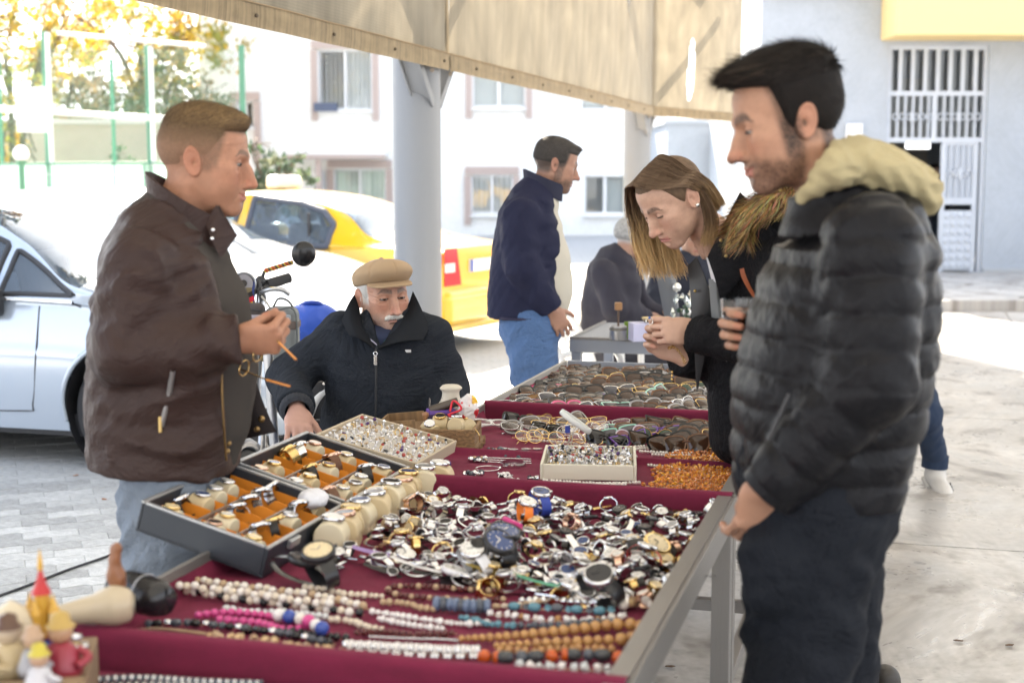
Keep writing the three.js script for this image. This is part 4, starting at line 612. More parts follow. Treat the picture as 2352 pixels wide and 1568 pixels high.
const plane = (p, n) => { n = n.clone().normalize(); return (x, y, z) => (x - p.x) * n.x + (y - p.y) * n.y + (z - p.z) * n.z; };   // keeps the side n points away from
function bounds(list, pad) { const lo = [1e9, 1e9, 1e9], hi = [-1e9, -1e9, -1e9]; for (const p of list) ['x', 'y', 'z'].forEach((k, i) => { lo[i] = Math.min(lo[i], p[k] - pad); hi[i] = Math.max(hi[i], p[k] + pad); }); return [lo, hi]; }
function place(geo, pos, yaw = 0, pitch = 0, roll = 0, s = 1) { return geo.applyMatrix4(new THREE.Matrix4().compose(pos, new THREE.Quaternion().setFromEuler(new THREE.Euler(pitch, yaw, roll, 'YXZ')), V(s, s, s))); }
function basis(geo, pos, y, z, s = 1) { y = y.clone().normalize(); const x = y.clone().cross(z).normalize(), zz = x.clone().cross(y); return geo.applyMatrix4(new THREE.Matrix4().makeBasis(x.multiplyScalar(s), y.multiplyScalar(s), zz.multiplyScalar(s)).setPosition(pos)); }
const HEADBOX = [[-0.11, -0.235, -0.14], [0.11, 0.135, 0.14]];
const creaseMap = texture(512, (x, y) => { const a = Math.abs(tile(x, y, 9, 3, 4)), b = Math.abs(tile(x, y, 24, 3, 9)); return 0.75 - 1.1 * Math.pow(Math.max(0, 0.35 - a), 1.3) - 0.7 * Math.pow(Math.max(0, 0.3 - b), 1.3) + 0.10 * tile(x, y, 170, 2, 3); }, { srgb: false }), poreMap = texture(256, (x, y) => 0.5 + 0.4 * tile(x, y, 40, 3, 5) + 0.35 * tile(x, y, 110, 2, 2), { srgb: false });
const crease = (k = 0.012) => ({ bumpMap: creaseMap, bumpScale: k });
const skinMat = mat(0xffffff, 0.5, { vertexColors: true, specularIntensity: 0.7, bumpMap: poreMap, bumpScale: 0.0008 }), hairMat = mat(0xffffff, 0.75, { vertexColors: true, specularIntensity: 0.4 });
const eyeGeo = tint(new THREE.SphereGeometry(0.0132, 20, 16), v => { const r = Math.hypot(v.x, v.y); return v.z > 0 && r < 0.0026 ? [0.005, 0.004, 0.004] : v.z > 0 && r < 0.0062 ? [0.05, 0.028, 0.015] : [0.62, 0.58, 0.55]; }), eyeMat = mat(0xffffff, 0.08, { vertexColors: true });
function headMesh(o) { const f = headField(o), col = headColour(o), g = surface(f, ...HEADBOX, o.cell || 0.0026); tint(g, v => col(v.x, v.y, v.z)); return g; }
function handMesh(o, skin, cell = 0.003) { const f = handField(o), pts = f.bones.flatMap(b => [b[0], b[2]]).concat([V(0, -0.05, 0)]).map(p => V(p.x * (o.s || 1), p.y, p.z)), [lo, hi] = bounds(pts.concat([V(-0.045, 0, -0.02), V(0.045, 0.05, 0.02)]), 0.02), g = surface(f, lo, hi, cell);
  const tips = f.tips; tint(g, v => { const n = fbm(v.x * 60, v.y * 60, v.z * 60, 2); let c = skin.map(q => q * (1 + 0.12 * n)); for (const t of tips) { const d = Math.hypot(v.x * (o.s || 1) - t.x, v.y - t.y, v.z - t.z); if (d < 0.015) c = [c[0] * 1.04, c[1] * 0.86, c[2] * 0.85]; } return c; }); return g; }
// ---------------------------------------------------------------- the people
const yawTo = (x, z) => Math.atan2(x, z);
function person(label, base, group) { const g = thing('person', label, 'person', V(base.x, 0, base.z), 0, group); return g; }
function wear(g, name, geo, m, parent = g) { if (m.bumpMap) { const p = geo.attributes.position, u = new Float32Array(p.count * 2), s = m === skinMat ? 18 : 2.6; for (let i = 0; i < p.count; i++) { u[2 * i] = (p.getX(i) * 0.8 + p.getZ(i) * 0.6) * s; u[2 * i + 1] = (p.getY(i) + p.getZ(i) * 0.25) * s; } geo.setAttribute('uv', new THREE.BufferAttribute(u, 2)); } geo.translate(-g.position.x, -g.position.y, -g.position.z); return mesh(name, geo, m, parent); }
function clothField(field, pts, pad, cell) { const [lo, hi] = bounds(pts, pad); return surface(field, lo, hi, cell); }
const st = list => list.map(([px, py, d, w, dp, yaw]) => { const p = at(px, py, d); return [p.x, p.y, p.z, w, dp, yaw]; });
const stPts = list => list.flatMap(s => [V(s[0] + 0.2, s[1], s[2] + 0.2), V(s[0] - 0.2, s[1], s[2] - 0.2)]);
function headAt(g, o, pos, yaw, pitch, roll = 0, s = 1) { // returns the head's own group of parts in world coordinates
  const m = new THREE.Matrix4().compose(pos, new THREE.Quaternion().setFromEuler(new THREE.Euler(pitch, yaw, roll, 'YXZ')), V(s, s, s)), inv = m.clone().invert();
  const skin = headMesh(o).applyMatrix4(m);
  for (const sx of [-1, 1]) { const e = wear(g, 'eye', eyeGeo.clone().rotateX(o.gaze ?? 0.1).translate(sx * 0.0315, 0, 0.0735).applyMatrix4(m), eyeMat), oy = 0.0042 * (o.eyeOpen ?? 0.55); const lash = s => { const pts = []; for (let k = 0; k <= 10; k++) { const x = -0.0125 + 0.025 * k / 10, y = -0.0012 + s * oy * Math.sin(Math.PI * k / 10) - 0.0012 * Math.abs(x) / 0.0125, z = Math.sqrt(Math.max(0.00004, 0.0150 ** 2 - x * x - y * y)); pts.push(V(sx * 0.0315 + x, y, 0.0735 + z)); } return tube(pts, s > 0 ? 0.0011 : 0.0005, 5, 20); }; wear(g, 'eyelashes', merge([lash(1), lash(-1)]).applyMatrix4(m), lashMat); }
  return { skin, m, inv, local: (x, y, z) => V(x, y, z).applyMatrix4(m) };
}
function hairCap(o) { // hair volume over the skull in head coordinates; o.line(x, y, z) > 0 where hair grows, o.thick(x, y, z)
  const base = (x, y, z) => smin(ell(x, y, z, 0, 0.034, -0.016, 0.0755, 0.082, 0.093), ell(x, y, z, 0, 0.045, 0.035, 0.063, 0.055, 0.055), 0.03);
  const f = (x, y, z) => { let d = base(x, y, z); if (d > 0.06) return d; const g = o.line(x, y, z), th = o.thick(x, y, z) * sstep(-0.004, 0.014, g); d -= th + (o.rough ?? 0.0025) * fbm(x * 70, y * 40, z * 28, 3); if (o.extra) d = smin(d, o.extra(x, y, z), 0.014); return smax(d, -g, 0.006); };
  return surface(f, [-0.12, -0.15, -0.16], [0.12, 0.18, 0.17], 0.0035);
}
const lashMat = mat([0.015, 0.010, 0.008], 0.7);
const skinBits = (list) => merge(list.map(g => { g = g.index ? g.toNonIndexed() : g; if (!g.attributes.color) tint(g, () => [0.4, 0.24, 0.17]); g.deleteAttribute('uv'); return g; }));
function shoe(len = 0.28, w = 0.10, h = 0.10) { const f = (x, y, z) => { let d = ell(x, y, z, 0, 0.035, len * 0.22, w * 0.5, 0.045, len * 0.32); d = smin(d, ell(x, y, z, 0, 0.045, -len * 0.28, w * 0.42, 0.06, len * 0.24), 0.06); d = smin(d, cap(x, y, z, 0, 0.05, -len * 0.25, 0.045, 0, h + 0.03, -len * 0.28, 0.045), 0.04); return smax(d, -y + 0.0, 0.01); }; return surface(f, [-0.08, -0.02, -len * 0.7], [0.08, 0.17, len * 0.7], 0.009); }
function legs(g, hipL, kneeL, ankL, hipR, kneeR, ankR, m, o = {}) {
  const r = o.r || [0.108, 0.078, 0.066], limbs = [[hipL, r[0], kneeL, r[1]], [kneeL, r[1], ankL, r[2]], [hipR, r[0], kneeR, r[1]], [kneeR, r[1], ankR, r[2]]], pel = hipL.clone().add(hipR).multiplyScalar(0.5);
  const f = garment({ limbs: [...limbs, [pel.clone().add(V(0, 0.12, 0)), o.waist || 0.13, pel, o.waist || 0.135]], extra: o.extra, folds: o.folds ?? 0.008, freq: o.freq || 0.9, k: 0.04, seed: o.seed || 4, cut: [plane(V(0, o.floor ?? 0.05, 0), V(0, -1, 0))] });
  wear(g, 'trousers', clothField(f, [hipL, hipR, kneeL, kneeR, ankL, ankR, pel.clone().add(V(0, 0.2, 0))], 0.15, o.cell || 0.012), m);
  for (const [k, a] of [[kneeL, ankL], [kneeR, ankR]]) if (!o.noShoes) wear(g, 'shoe', place(shoe(), V(a.x, o.shoeY ?? 0, a.z), o.toe ?? 0), o.shoe || mat([0.04, 0.035, 0.03], 0.6));
}
const underBody = (limbs, trunk) => { const f = (x, y, z) => { let d = trunk ? trunk(x, y, z) + 0.055 : 9; for (const [a, ra, b, rb] of limbs) d = smin(d, cap(x, y, z, a.x, a.y, a.z, ra * 0.42, b.x, b.y, b.z, rb * 0.42), 0.02); return d; }; return f; };

// ---- the man in the dark puffer jacket
{
  const D = 2.65, g = person('man in black quilted jacket with beige hood holding a glass of tea', at(1880, 1000, D));
  const skin = [0.42, 0.23, 0.15], hair = [0.011, 0.0085, 0.0075];
  const crop = (x, y, z, n, f) => { const X = Math.abs(x), side = sstep(0.052, 0.062, X) * sstep(-0.052, -0.02, y + 0.9 * Math.max(0, z)) * sstep(0.042, 0.026, z - 0.15 * y) * (X > 0.0775 && y < 0.03 && z < 0.012 && z > -0.03 ? 0 : 1), nape = sstep(-0.115, -0.06, y) * sstep(-0.03, -0.05, z); return Math.max(side * 0.8, nape * 0.9) * (0.8 + 0.5 * f); };
  const head = headAt(g, { skin, hair, beard: 0.8, crop, nose: 1.05, noseDrop: 0.003, chin: 1.25, fold: 0.7, brow: 1.5, eyeOpen: 0.48, smile: 1, gaze: 0.5, neckTo: [0, -0.21, -0.085] }, at(1808, 279, D), -Math.PI / 2 + 0.10, 0.25, 0, 1.0);
  const cap1 = hairCap({ line: (x, y, z) => { const X = Math.abs(x); return Math.max(Math.min(y - 0.068 + 0.25 * Math.max(0, z - 0.03) * -1, 1), Math.min(y + 0.028 + 0.5 * (z > 0 ? -z : 0) * -1 - 1.9 * Math.max(0, z - 0.012), 0.030 - z + 0.2 * (y - 0.03)), Math.min(-z - 0.035, y + 0.075)); },
    thick: (x, y, z) => lerp(0.006, 0.026, sstep(0.02, 0.10, y + 0.15 * z)), extra: (x, y, z) => Math.max(ell(x, y, z, 0.005, 0.103, 0.066, 0.053, 0.021, 0.042), -(y - 0.045 - 0.35 * (z - 0.06))), rough: 0.0012 });
  const flow = (p) => p.y > 0.07 ? V(0.25, -0.15 + p.z * 1.0, 1) : V(0, -1, -0.55);
  const bl = blades(cap1, 9000, p => p.y > 0.075 ? 0.032 : 0.016, 0.0009, flow, (p, r) => hair.map(c => c * (0.6 + 1.4 * r)), 3, 0.22);
  const quiff = blades(cap1, 2600, 0.046, 0.0009, p => V(0.3, 0.25 - 4 * Math.max(0, p.z - 0.06), 1), (p, r) => mixc(hair, [0.07, 0.05, 0.036], r * r), 13, 0.5, 5, p => p.z > 0.02 && p.y > 0.085), tuft = blades(cap1, 900, 0.022, 0.0009, p => V(0.2, 0.1, -1), (p, r) => mixc(hair, [0.05, 0.036, 0.026], r), 14, 1.2, 4, p => p.y > 0.10);
  tint(cap1, (v) => hair.map(c => c * (0.9 + 0.5 * fbm(v.x * 160, v.y * 60, v.z * 30, 2)))); const cp = merge([cap1, bl, quiff, tuft]).applyMatrix4(head.m); wear(g, 'hair', cp, hairMat);
  // clothes
  const yaw = -Math.PI / 2 + 0.12, S = st([[1876, 1150, D, 0.185, 0.146], [1882, 1040, D, 0.195, 0.156], [1897, 930, D, 0.20, 0.170], [1925, 800, D, 0.205, 0.166], [1946, 680, D, 0.21, 0.152], [1966, 580, D, 0.205, 0.130], [1968, 505, D, 0.165, 0.102], [1930, 455, D, 0.085, 0.085]]), trunk = trunkField(S, yaw, 2.5);
  const sh = at(2005, 560, D - 0.19), el = at(2000, 872, D - 0.23), wr = at(1778, 1116, D - 0.180), sh2 = at(1975, 560, D + 0.19), el2 = at(1990, 840, D + 0.24), wr2 = at(1815, 768, D + 0.23);
  const limbs = [[sh, 0.088, el, 0.076], [el, 0.074, wr, 0.056], [sh2, 0.085, el2, 0.072], [el2, 0.07, wr2, 0.052]];
  const jf = garment({ trunk, limbs, puff: 0.0095, pitch: 0.064, folds: 0.0060, freq: 1.5, k: 0.03, seed: 2, cut: [plane(V(0, at(1880, 1136, D).y, 0), V(0, -1, 0)), plane(wr.clone().addScaledVector(wr.clone().sub(el).normalize(), 0.006), wr.clone().sub(el)), plane(wr2, wr2.clone().sub(el2))].map((c, i) => i === 0 ? c : (x, y, z) => { const q = i === 1 ? wr : wr2; return Math.hypot(x - q.x, y - q.y, z - q.z) < (i === 1 ? 0.10 : 0.066) ? c(x, y, z) : -1; }) });
  const nylon = mat([0.0085, 0.0085, 0.0105], 0.45, { specularIntensity: 0.32, ...crease(0.0035) });
  const [lo, hi] = bounds(S.map(s => V(s[0], s[1], s[2])).concat(limbs.flatMap(l => [l[0], l[2]])), 0.22); wear(g, 'jacket', surface(jf, lo, hi, 0.0062), nylon);
  wear(g, 'jacket_pocket_zip', tube([at(1815, 905, D - 0.214), at(1790, 960, D - 0.208), at(1768, 1010, D - 0.200)], 0.004, 6), blackPlastic);
  wear(g, 'cuff', basis(lathe([[0.046, -0.02], [0.055, -0.018], [0.054, 0.018], [0.046, 0.02]], 30), wr.clone().addScaledVector(wr.clone().sub(el).normalize(), 0.0), wr.clone().sub(el), V(0, 0, 1)), nylon);
  // collar of the jacket and the sweatshirt's hood lying on the shoulders
  const c0 = at(1990, 400, D), hoodF = (x, y, z) => {
    const dx = x - c0.x, dy = y - c0.y, dz = z - c0.z, t = 0.42, u = dx * Math.cos(t) - dy * Math.sin(t) * -1 * -1, w = dx * Math.sin(t) + dy * Math.cos(t);   // sloping down towards the back
    let d = ell(u, w, dz, 0.012, 0.012, 0, 0.118, 0.050, 0.125); d = smin(d, ell(u, w, dz, 0.098, 0.004, 0, 0.042, 0.042, 0.085), 0.03);
    for (const s of [-1, 1]) { const a = at(1846, 447, D - s * 0.055), b = at(1925, 385, D - s * 0.098); d = smin(d, cap(x, y, z, a.x, a.y, a.z, 0.014, b.x, b.y, b.z, 0.036), 0.03); }
    const nk = head.local(0, -0.10, -0.05); d = smax(d, -(Math.hypot(x - nk.x, (y - nk.y) * 0.35, z - nk.z) - 0.064), 0.012);
    return d - 0.010 * (0.45 - Math.abs(N3(u * 20 + 3, w * 36, dz * 10)) * 1.8) - 0.0045 * (0.4 - Math.abs(N3(u * 46, w * 70, dz * 22 + 9)));
  };
  wear(g, 'hood', surface(hoodF, [c0.x - 0.19, c0.y - 0.14, c0.z - 0.19], [c0.x + 0.19, c0.y + 0.13, c0.z + 0.19], 0.0048), mat([0.40, 0.34, 0.195], 0.95));
  const hemS = st([[1935, 520, D, 0.125, 0.118], [1918, 432, D, 0.090, 0.088]]); wear(g, 'jacket_collar', surface((x, y, z) => { const t = trunkField(hemS, yaw, 2); const d = t(x, y, z); return Math.max(d, -(d + 0.016)); }, [hemS[0][0] - 0.2, hemS[0][1] - 0.06, hemS[0][2] - 0.2], [hemS[0][0] + 0.2, hemS[0][1] + 0.14, hemS[0][2] + 0.2], 0.007), nylon);
  // trousers
  const denim = mat([0.012, 0.014, 0.019], 0.85, { specularIntensity: 0.25, ...crease(0.009) }), hL = at(1868, 1165, D - 0.08), hR = at(1885, 1165, D + 0.09), pk = at(1776, 1296, D - 0.150);
  legs(g, hL, V(hL.x - 0.03, 0.50, hL.z), V(hL.x + 0.02, 0.09, hL.z), hR, V(hR.x + 0.02, 0.50, hR.z), V(hR.x + 0.09, 0.09, hR.z), denim, { r: [0.122, 0.096, 0.08], waist: 0.150, toe: -Math.PI / 2, cell: 0.0085, folds: 0.013, freq: 1.2, seed: 9, extra: [(x, y, z) => ell(x, y, z, pk.x, pk.y, pk.z, 0.058, 0.092, 0.066)] });
  // hands: the left one in the pocket, the right one round the glass
  const hl = basis(handMesh({ curl: [[0.1, 0.2, 0.2], [0.5, 0.5, 0.3], [0.5, 0.5, 0.3], [0.5, 0.5, 0.3], [0.5, 0.5, 0.3]], s: -1, thumb: [0.0, 0.5] }, skin, 0.004), wr.clone().add(V(-0.012, -0.002, -0.006)), V(-0.16, -0.86, -0.40), V(-0.1, -0.3, -1), 1.0);
  const hw = at(1788, 762, 2.87), glassAt = at(1692, 735, 2.825);
  const hr = basis(handMesh({ curl: [[0.35, 0.5, 0.35], [0.80, 0.95, 0.5], [0.85, 0.95, 0.5], [0.85, 0.95, 0.5], [0.8, 0.95, 0.55]], spread: 0.05, thumb: [0.35, 0.75] }, skin, 0.0026), hw, V(-1, 0.10, 0.12), V(0.12, 0, 1), 1.02);
  const ub = underBody(limbs, trunk); wear(g, 'body', skinBits([head.skin, hl, hr, surface(ub, lo, hi, 0.03)]), skinMat);
  // the tea glass is a thing of its own, held in the right hand
  const t = thing('tea_glass', 'small clear tumbler of dark tea held by the man in black', 'glass', [glassAt.x, glassAt.y - 0.036, glassAt.z]);
  mesh('tumbler', lathe([[0, 0], [0.025, 0], [0.0275, 0.003], [0.030, 0.036], [0.033, 0.078], [0.0318, 0.078], [0.0285, 0.036], [0.026, 0.007], [0, 0.006]], 32), mat([1, 1, 1], 0.02, { transmission: 1, thickness: 0.002, ior: 1.45 }), t);
  mesh('tea', lathe([[0, 0.0075], [0.0255, 0.0075], [0.0282, 0.036], [0.0298, 0.054], [0, 0.054]], 28), mat([0.045, 0.012, 0.006], 0.04), t);
}
// ---- the man in the brown jacket
{
  const D = 3.24, g = person('man in brown leather jacket and pale jeans holding up eyeglasses', at(385, 1000, D));
  const skin = [0.40, 0.20, 0.125], hair = [0.165, 0.105, 0.055];
  const crop = (x, y, z, n, f) => { const X = Math.abs(x), ear = X > 0.0775 && y < 0.032 && z < 0.014 && z > -0.035, side = sstep(0.048, 0.060, X) * sstep(-0.012, 0.012, y + 0.7 * Math.max(0, z - 0.02)) * sstep(0.050, 0.036, z - 0.2 * y), sb = sstep(0.055, 0.065, X) * sstep(-0.03, -0.012, y) * sstep(0.034, 0.026, z) * sstep(0.004, 0.012, z), back = sstep(-0.07, -0.035, y) * sstep(-0.012, -0.034, z), top = sstep(0.062, 0.075, y); return ear ? 0 : Math.max(side * 0.62, sb * 0.5, back * 0.62 * sstep(-0.075, 0.05, y), top) * (0.85 + 0.5 * f); };
  const head = headAt(g, { skin, hair: [0.12, 0.085, 0.055], beard: 0.16, crop, nose: 0.90, noseDrop: 0.005, bump: 0.3, chin: 1.2, eyeOpen: 0.6, smile: 0.8, fat: 0.5, fold: 1.3, age: 0.35, brow: 1.0, gaze: 0.35, neckTo: [0, -0.21, -0.08], neckR: 0.058, browC: [0.09, 0.06, 0.04] }, at(470, 369, D), Math.PI / 2 + 0.02, 0.10, 0, 1.0);
  const cap1 = hairCap({ line: (x, y, z) => { const X = Math.abs(x); return Math.max(y - 0.062 - 0.12 * Math.max(0, z), Math.min(y - 0.004 - 1.6 * Math.max(0, z - 0.014), 0.040 - z + 0.3 * (y - 0.03)), Math.min(-z - 0.038, y + 0.045)); }, thick: (x, y, z) => lerp(0.0012, 0.016, sstep(0.045, 0.112, y + 0.1 * z)), extra: (x, y, z) => Math.max(ell(x, y, z, 0, 0.099, 0.058, 0.050, 0.019, 0.034), 0.066 - y), rough: 0.0003 });
  const hc = (p, r) => mixc(mixc([0.22, 0.15, 0.10], [0.105, 0.066, 0.036], sstep(0.02, 0.09, p.y)), [0.30, 0.195, 0.092], r * sstep(0.05, 0.10, p.y) + 0.25 * r * r);
  const bl = blades(cap1, 16000, p => p.y > 0.07 ? 0.017 - 0.006 * sstep(0.03, 0.08, p.z) : lerp(0.004, 0.012, sstep(-0.03, 0.07, p.y)), 0.0007, p => { const k = sstep(0.03, 0.085, p.y); return V(0, lerp(-0.8, 0.3 + 2.5 * Math.max(0, p.z), k), lerp(-0.5, 1, k)); }, hc, 5, 0.45, 3, p => p.y > 0.045 + 0.02 * N3(p.x * 90, p.y * 90, p.z * 90));
  tint(cap1, v => mixc(mixc(skin, [0.17, 0.115, 0.075], 0.70), [0.13, 0.083, 0.045], sstep(0.02, 0.085, v.y)).map(c => c * (0.92 + 0.25 * N3(v.x * 300, v.y * 300, v.z * 300)))); wear(g, 'hair', merge([cap1, bl]).applyMatrix4(head.m), hairMat);
  const yaw = Math.PI / 2 - 0.05, S = st([[380, 1062, D, 0.195, 0.164], [388, 950, D, 0.20, 0.174], [394, 830, D, 0.205, 0.175], [392, 700, D, 0.20, 0.164], [386, 600, D, 0.185, 0.140], [388, 530, D, 0.145, 0.104], [416, 478, D, 0.085, 0.076]]), trunk = trunkField(S, yaw, 2.4);
  const sh = at(322, 606, D - 0.165), el = at(284, 812, D - 0.20), wr = at(552, 782, D - 0.16), sh2 = at(360, 606, D + 0.16), el2 = at(300, 820, D + 0.22), wr2 = at(520, 800, D + 0.2);
  const limbs = [[sh, 0.076, el, 0.067], [el, 0.066, wr, 0.054], [sh2, 0.075, el2, 0.07], [el2, 0.07, wr2, 0.05]];
  const fp = at(533, 800, D), near = (q, r, c) => (x, y, z) => Math.hypot(x - q.x, y - q.y, z - q.z) < r ? c(x, y, z) : -1;
  const front = (x, y, z) => { const isArm = Math.min(cap(x, y, z, el.x, el.y, el.z, 0.09, wr.x, wr.y, wr.z, 0.075), cap(x, y, z, sh.x, sh.y, sh.z, 0.05, el.x, el.y, el.z, 0.09)) < 0; return isArm ? -1 : (x - fp.x - 0.055 * sstep(1.25, 1.5, y) * -1) - 0.02 * (z - fp.z); };
  const leather = mat([0.040, 0.023, 0.020], 0.50, { specularIntensity: 0.45, ...crease(0.0055) });
  const jf = garment({ trunk, limbs, folds: 0.016, freq: 1.0, k: 0.03, seed: 7, cut: [plane(V(0, at(380, 1046, D).y, 0), V(0.06, -1, 0)), near(wr, 0.12, plane(wr, wr.clone().sub(el))), near(wr2, 0.1, plane(wr2, wr2.clone().sub(el2))), front] });
  const [lo, hi] = bounds(S.map(s => V(s[0], s[1], s[2])).concat(limbs.flatMap(l => [l[0], l[2]])), 0.22); wear(g, 'jacket', surface(jf, lo, hi, 0.0068), leather);
  const SW = st([[396, 1055, D, 0.14, 0.145], [404, 950, D, 0.145, 0.172], [410, 840, D, 0.15, 0.180], [402, 700, D, 0.15, 0.165], [388, 590, D, 0.14, 0.135], [390, 520, D, 0.12, 0.105], [415, 465, D, 0.075, 0.078]]), swf = garment({ trunk: trunkField(SW, yaw, 2.2), folds: 0.006, freq: 0.8, plain: 1, seed: 12 });
  wear(g, 'sweater', surface(swf, lo, hi, 0.010), mat([0.060, 0.053, 0.048], 0.95, { specularIntensity: 0.25 }));
  // zip edge, hem band, pocket zip, snaps, loose far front panel
  const brass = mat([0.30, 0.20, 0.09], 0.35, { metalness: 0.9 });
  const zy = []; for (let k = 0; k <= 16; k++) { const py = lerp(590, 1036, k / 16), p = at(533, py, D); let z = p.z + 0.25; const x = fp.x - 0.055 * sstep(1.25, 1.5, p.y) + 0.002; for (let s = 0; s < 50; s++) { if (jf(x - 0.012, p.y, z) < 0.001 && !(cap(x, p.y, z, el.x, el.y, el.z, 0.075, wr.x, wr.y, wr.z, 0.06) < 0)) break; z -= 0.006; } zy.push(V(x, p.y, z)); }
  for (let q = 0; q < 12; q++) for (let i = 1; i < zy.length - 1; i++) zy[i].z = (zy[i - 1].z + zy[i].z * 2 + zy[i + 1].z) / 4; wear(g, 'zip', tube(zy.slice(6), 0.0028, 6, 60), brass);
  const onJ = (px, py, off = 0.0) => { const r = viewRay(px, py); let d = 2.6; for (let s = 0; s < 300; s++) { const t = -d / r[2]; if (jf(r[0] * t, EYE + r[1] * t, -d) < 0.001 + off) break; d += 0.003; } return at(px, py, d); };
  wear(g, 'pocket_zip', tube([onJ(396, 850), onJ(388, 900), onJ(378, 945), onJ(370, 978)], 0.006, 6), mat([0.30, 0.29, 0.29], 0.35, { metalness: 0.5 })); const zp = onJ(367, 975, 0.004); wear(g, 'zip_pull', box(0.008, 0.036, 0.005, zp.x, zp.y + 0.0, zp.z, 0.002), mat([0.5, 0.36, 0.15], 0.3, { metalness: 0.9 }));
  for (const [px, py] of [[525, 1018], [522, 1036]]) { const p = onJ(px, py, 0.003); wear(g, 'snap_button', new THREE.SphereGeometry(0.0065, 10, 8).translate(p.x, p.y, p.z), brass); }
  wear(g, 'hem_seam', tube([240, 300, 360, 420, 480, 520].map(px => onJ(px, 985 + (px - 240) * 0.02, -0.002)), 0.003, 5, 40), mat([0.030, 0.018, 0.016], 0.6));
  const flap = grid(10, 24, (u, t) => { const p = at(lerp(545, lerp(572, 634, t * t), u), lerp(760, lerp(1012, 992, u), t), D + 0.20 - 0.02 * Math.sin(u * 3)); return [p.x, p.y, p.z]; }); wear(g, 'jacket_front_panel', merge([flap, flap.clone().translate(0, 0, -0.006)]), mat([0.02, 0.015, 0.015], 0.6, { specularIntensity: 0.25 }));
  for (const [px, py] of [[600, 962], [590, 985]]) { const p = at(px, py, D + 0.185); wear(g, 'snap_button', new THREE.SphereGeometry(0.009, 10, 8).translate(p.x, p.y, p.z), brass); }
  // stand up collar, open at the front
  const ringC = (cx, cy, rx, rz, y0, y1, open, tilt, flare, th) => { const f = (u, t, o) => { const a = lerp(open, 2 * Math.PI - open, u), r = 1 + flare * t + o; return [cx.x + rx * r * Math.cos(a), lerp(y0, y1, t) - tilt * Math.cos(a) - 0.012 * (1 - t), cx.z + rz * r * Math.sin(a)]; }; return merge([grid(40, 6, (u, t) => f(u, t, 0)), grid(40, 6, (u, t) => f(u, t, th)), grid(40, 1, (u, t) => f(u, 1, t * th))]); };
  const cc = at(428, 470, D); wear(g, 'collar', ringC(cc, 0, 0.080, 0.076, cc.y - 0.045, cc.y + 0.020, 0.35, 0.055, 0.05, 0.08), leather);
  const lap = (side) => { const a = at(470, 505, D - side * 0.06), b = at(505, 590, D - side * 0.075), c = at(540, 540, D - side * 0.035), e = at(497, 470, D - side * 0.055); const gm = grid(8, 8, (u, t) => { const p = a.clone().lerp(e, u).lerp(b.clone().lerp(c, u), t); return [p.x, p.y, p.z + 0.012 * Math.sin(t * 3) * side]; }); return merge([gm, gm.clone().translate(0.004, 0, -0.006 * side)]); };
  wear(g, 'collar_point', lap(1), leather); wear(g, 'collar_point', lap(-1), leather); for (const [px, py] of [[488, 528], [486, 548]]) { const p = at(px, py, D - 0.082); wear(g, 'snap_button', new THREE.SphereGeometry(0.0055, 10, 8).translate(p.x, p.y, p.z), chrome); }
  const denim = mat([0.20, 0.235, 0.285], 0.9, { specularIntensity: 0.25, ...crease(0.012) }), hL = at(395, 1100, D + 0.072), hR = at(382, 1100, D - 0.072);
  legs(g, hL, V(hL.x - 0.0, 0.50, hL.z), V(hL.x - 0.02, 0.09, hL.z), hR, V(hR.x - 0.03, 0.50, hR.z), V(hR.x - 0.05, 0.09, hR.z), denim, { r: [0.104, 0.092, 0.08], waist: 0.11, toe: Math.PI / 2, cell: 0.009, folds: 0.015, freq: 1.2, seed: 3 });
  const hr = basis(handMesh({ curl: [[0.3, 0.7, 0.6], [1.25, 1.3, 0.7], [1.3, 1.4, 0.8], [1.3, 1.45, 0.8], [1.3, 1.45, 0.8]], thumb: [0.10, 0.75] }, skin, 0.0028), at(545, 785, D - 0.16), V(0.96, 0.10, 0.08), V(-0.10, 0.45, -0.88), 0.98);
  const ub = underBody(limbs, trunk); wear(g, 'body', skinBits([head.skin, hr, surface(ub, lo, hi, 0.03)]), skinMat);
  // the eyeglasses he holds
  const e = thing('eyeglasses', 'gold rimmed eyeglasses with orange temple tips held by the man in brown', 'eyeglasses', at(600, 800, D - 0.13)), o = e.position, rel = p => p.sub(o), copper = mat([0.62, 0.24, 0.05], 0.3), gold = mat([0.62, 0.42, 0.18], 0.25, { metalness: 1 });
  const rimAt = (px, py, d) => put(new THREE.TorusGeometry(0.021, 0.0017, 6, 26), ...rel(at(px, py, d)).toArray(), 0.3, 1.2, 0, 1, 0.8, 1);
  mesh('rim', rimAt(592, 812, D - 0.14), gold, e); mesh('rim', rimAt(560, 845, D - 0.10), gold, e); mesh('bridge', rod(rel(at(585, 825, D - 0.13)), rel(at(568, 836, D - 0.11)), 0.001, 6), gold, e);
  mesh('temple', rod(rel(at(552, 848, D - 0.10)), rel(at(612, 872, D - 0.14)), 0.0019, 6), gold, e); mesh('temple_tip', tube([rel(at(612, 872, D - 0.14)), rel(at(640, 880, D - 0.16)), rel(at(666, 887, D - 0.17))], 0.0026, 8), copper, e);
  mesh('temple', rod(rel(at(606, 760, D - 0.16)), rel(at(640, 786, D - 0.18)), 0.0019, 6), gold, e); mesh('temple_tip', tube([rel(at(640, 786, D - 0.18)), rel(at(660, 806, D - 0.19)), rel(at(680, 826, D - 0.2))], 0.0026, 8), copper, e);
}
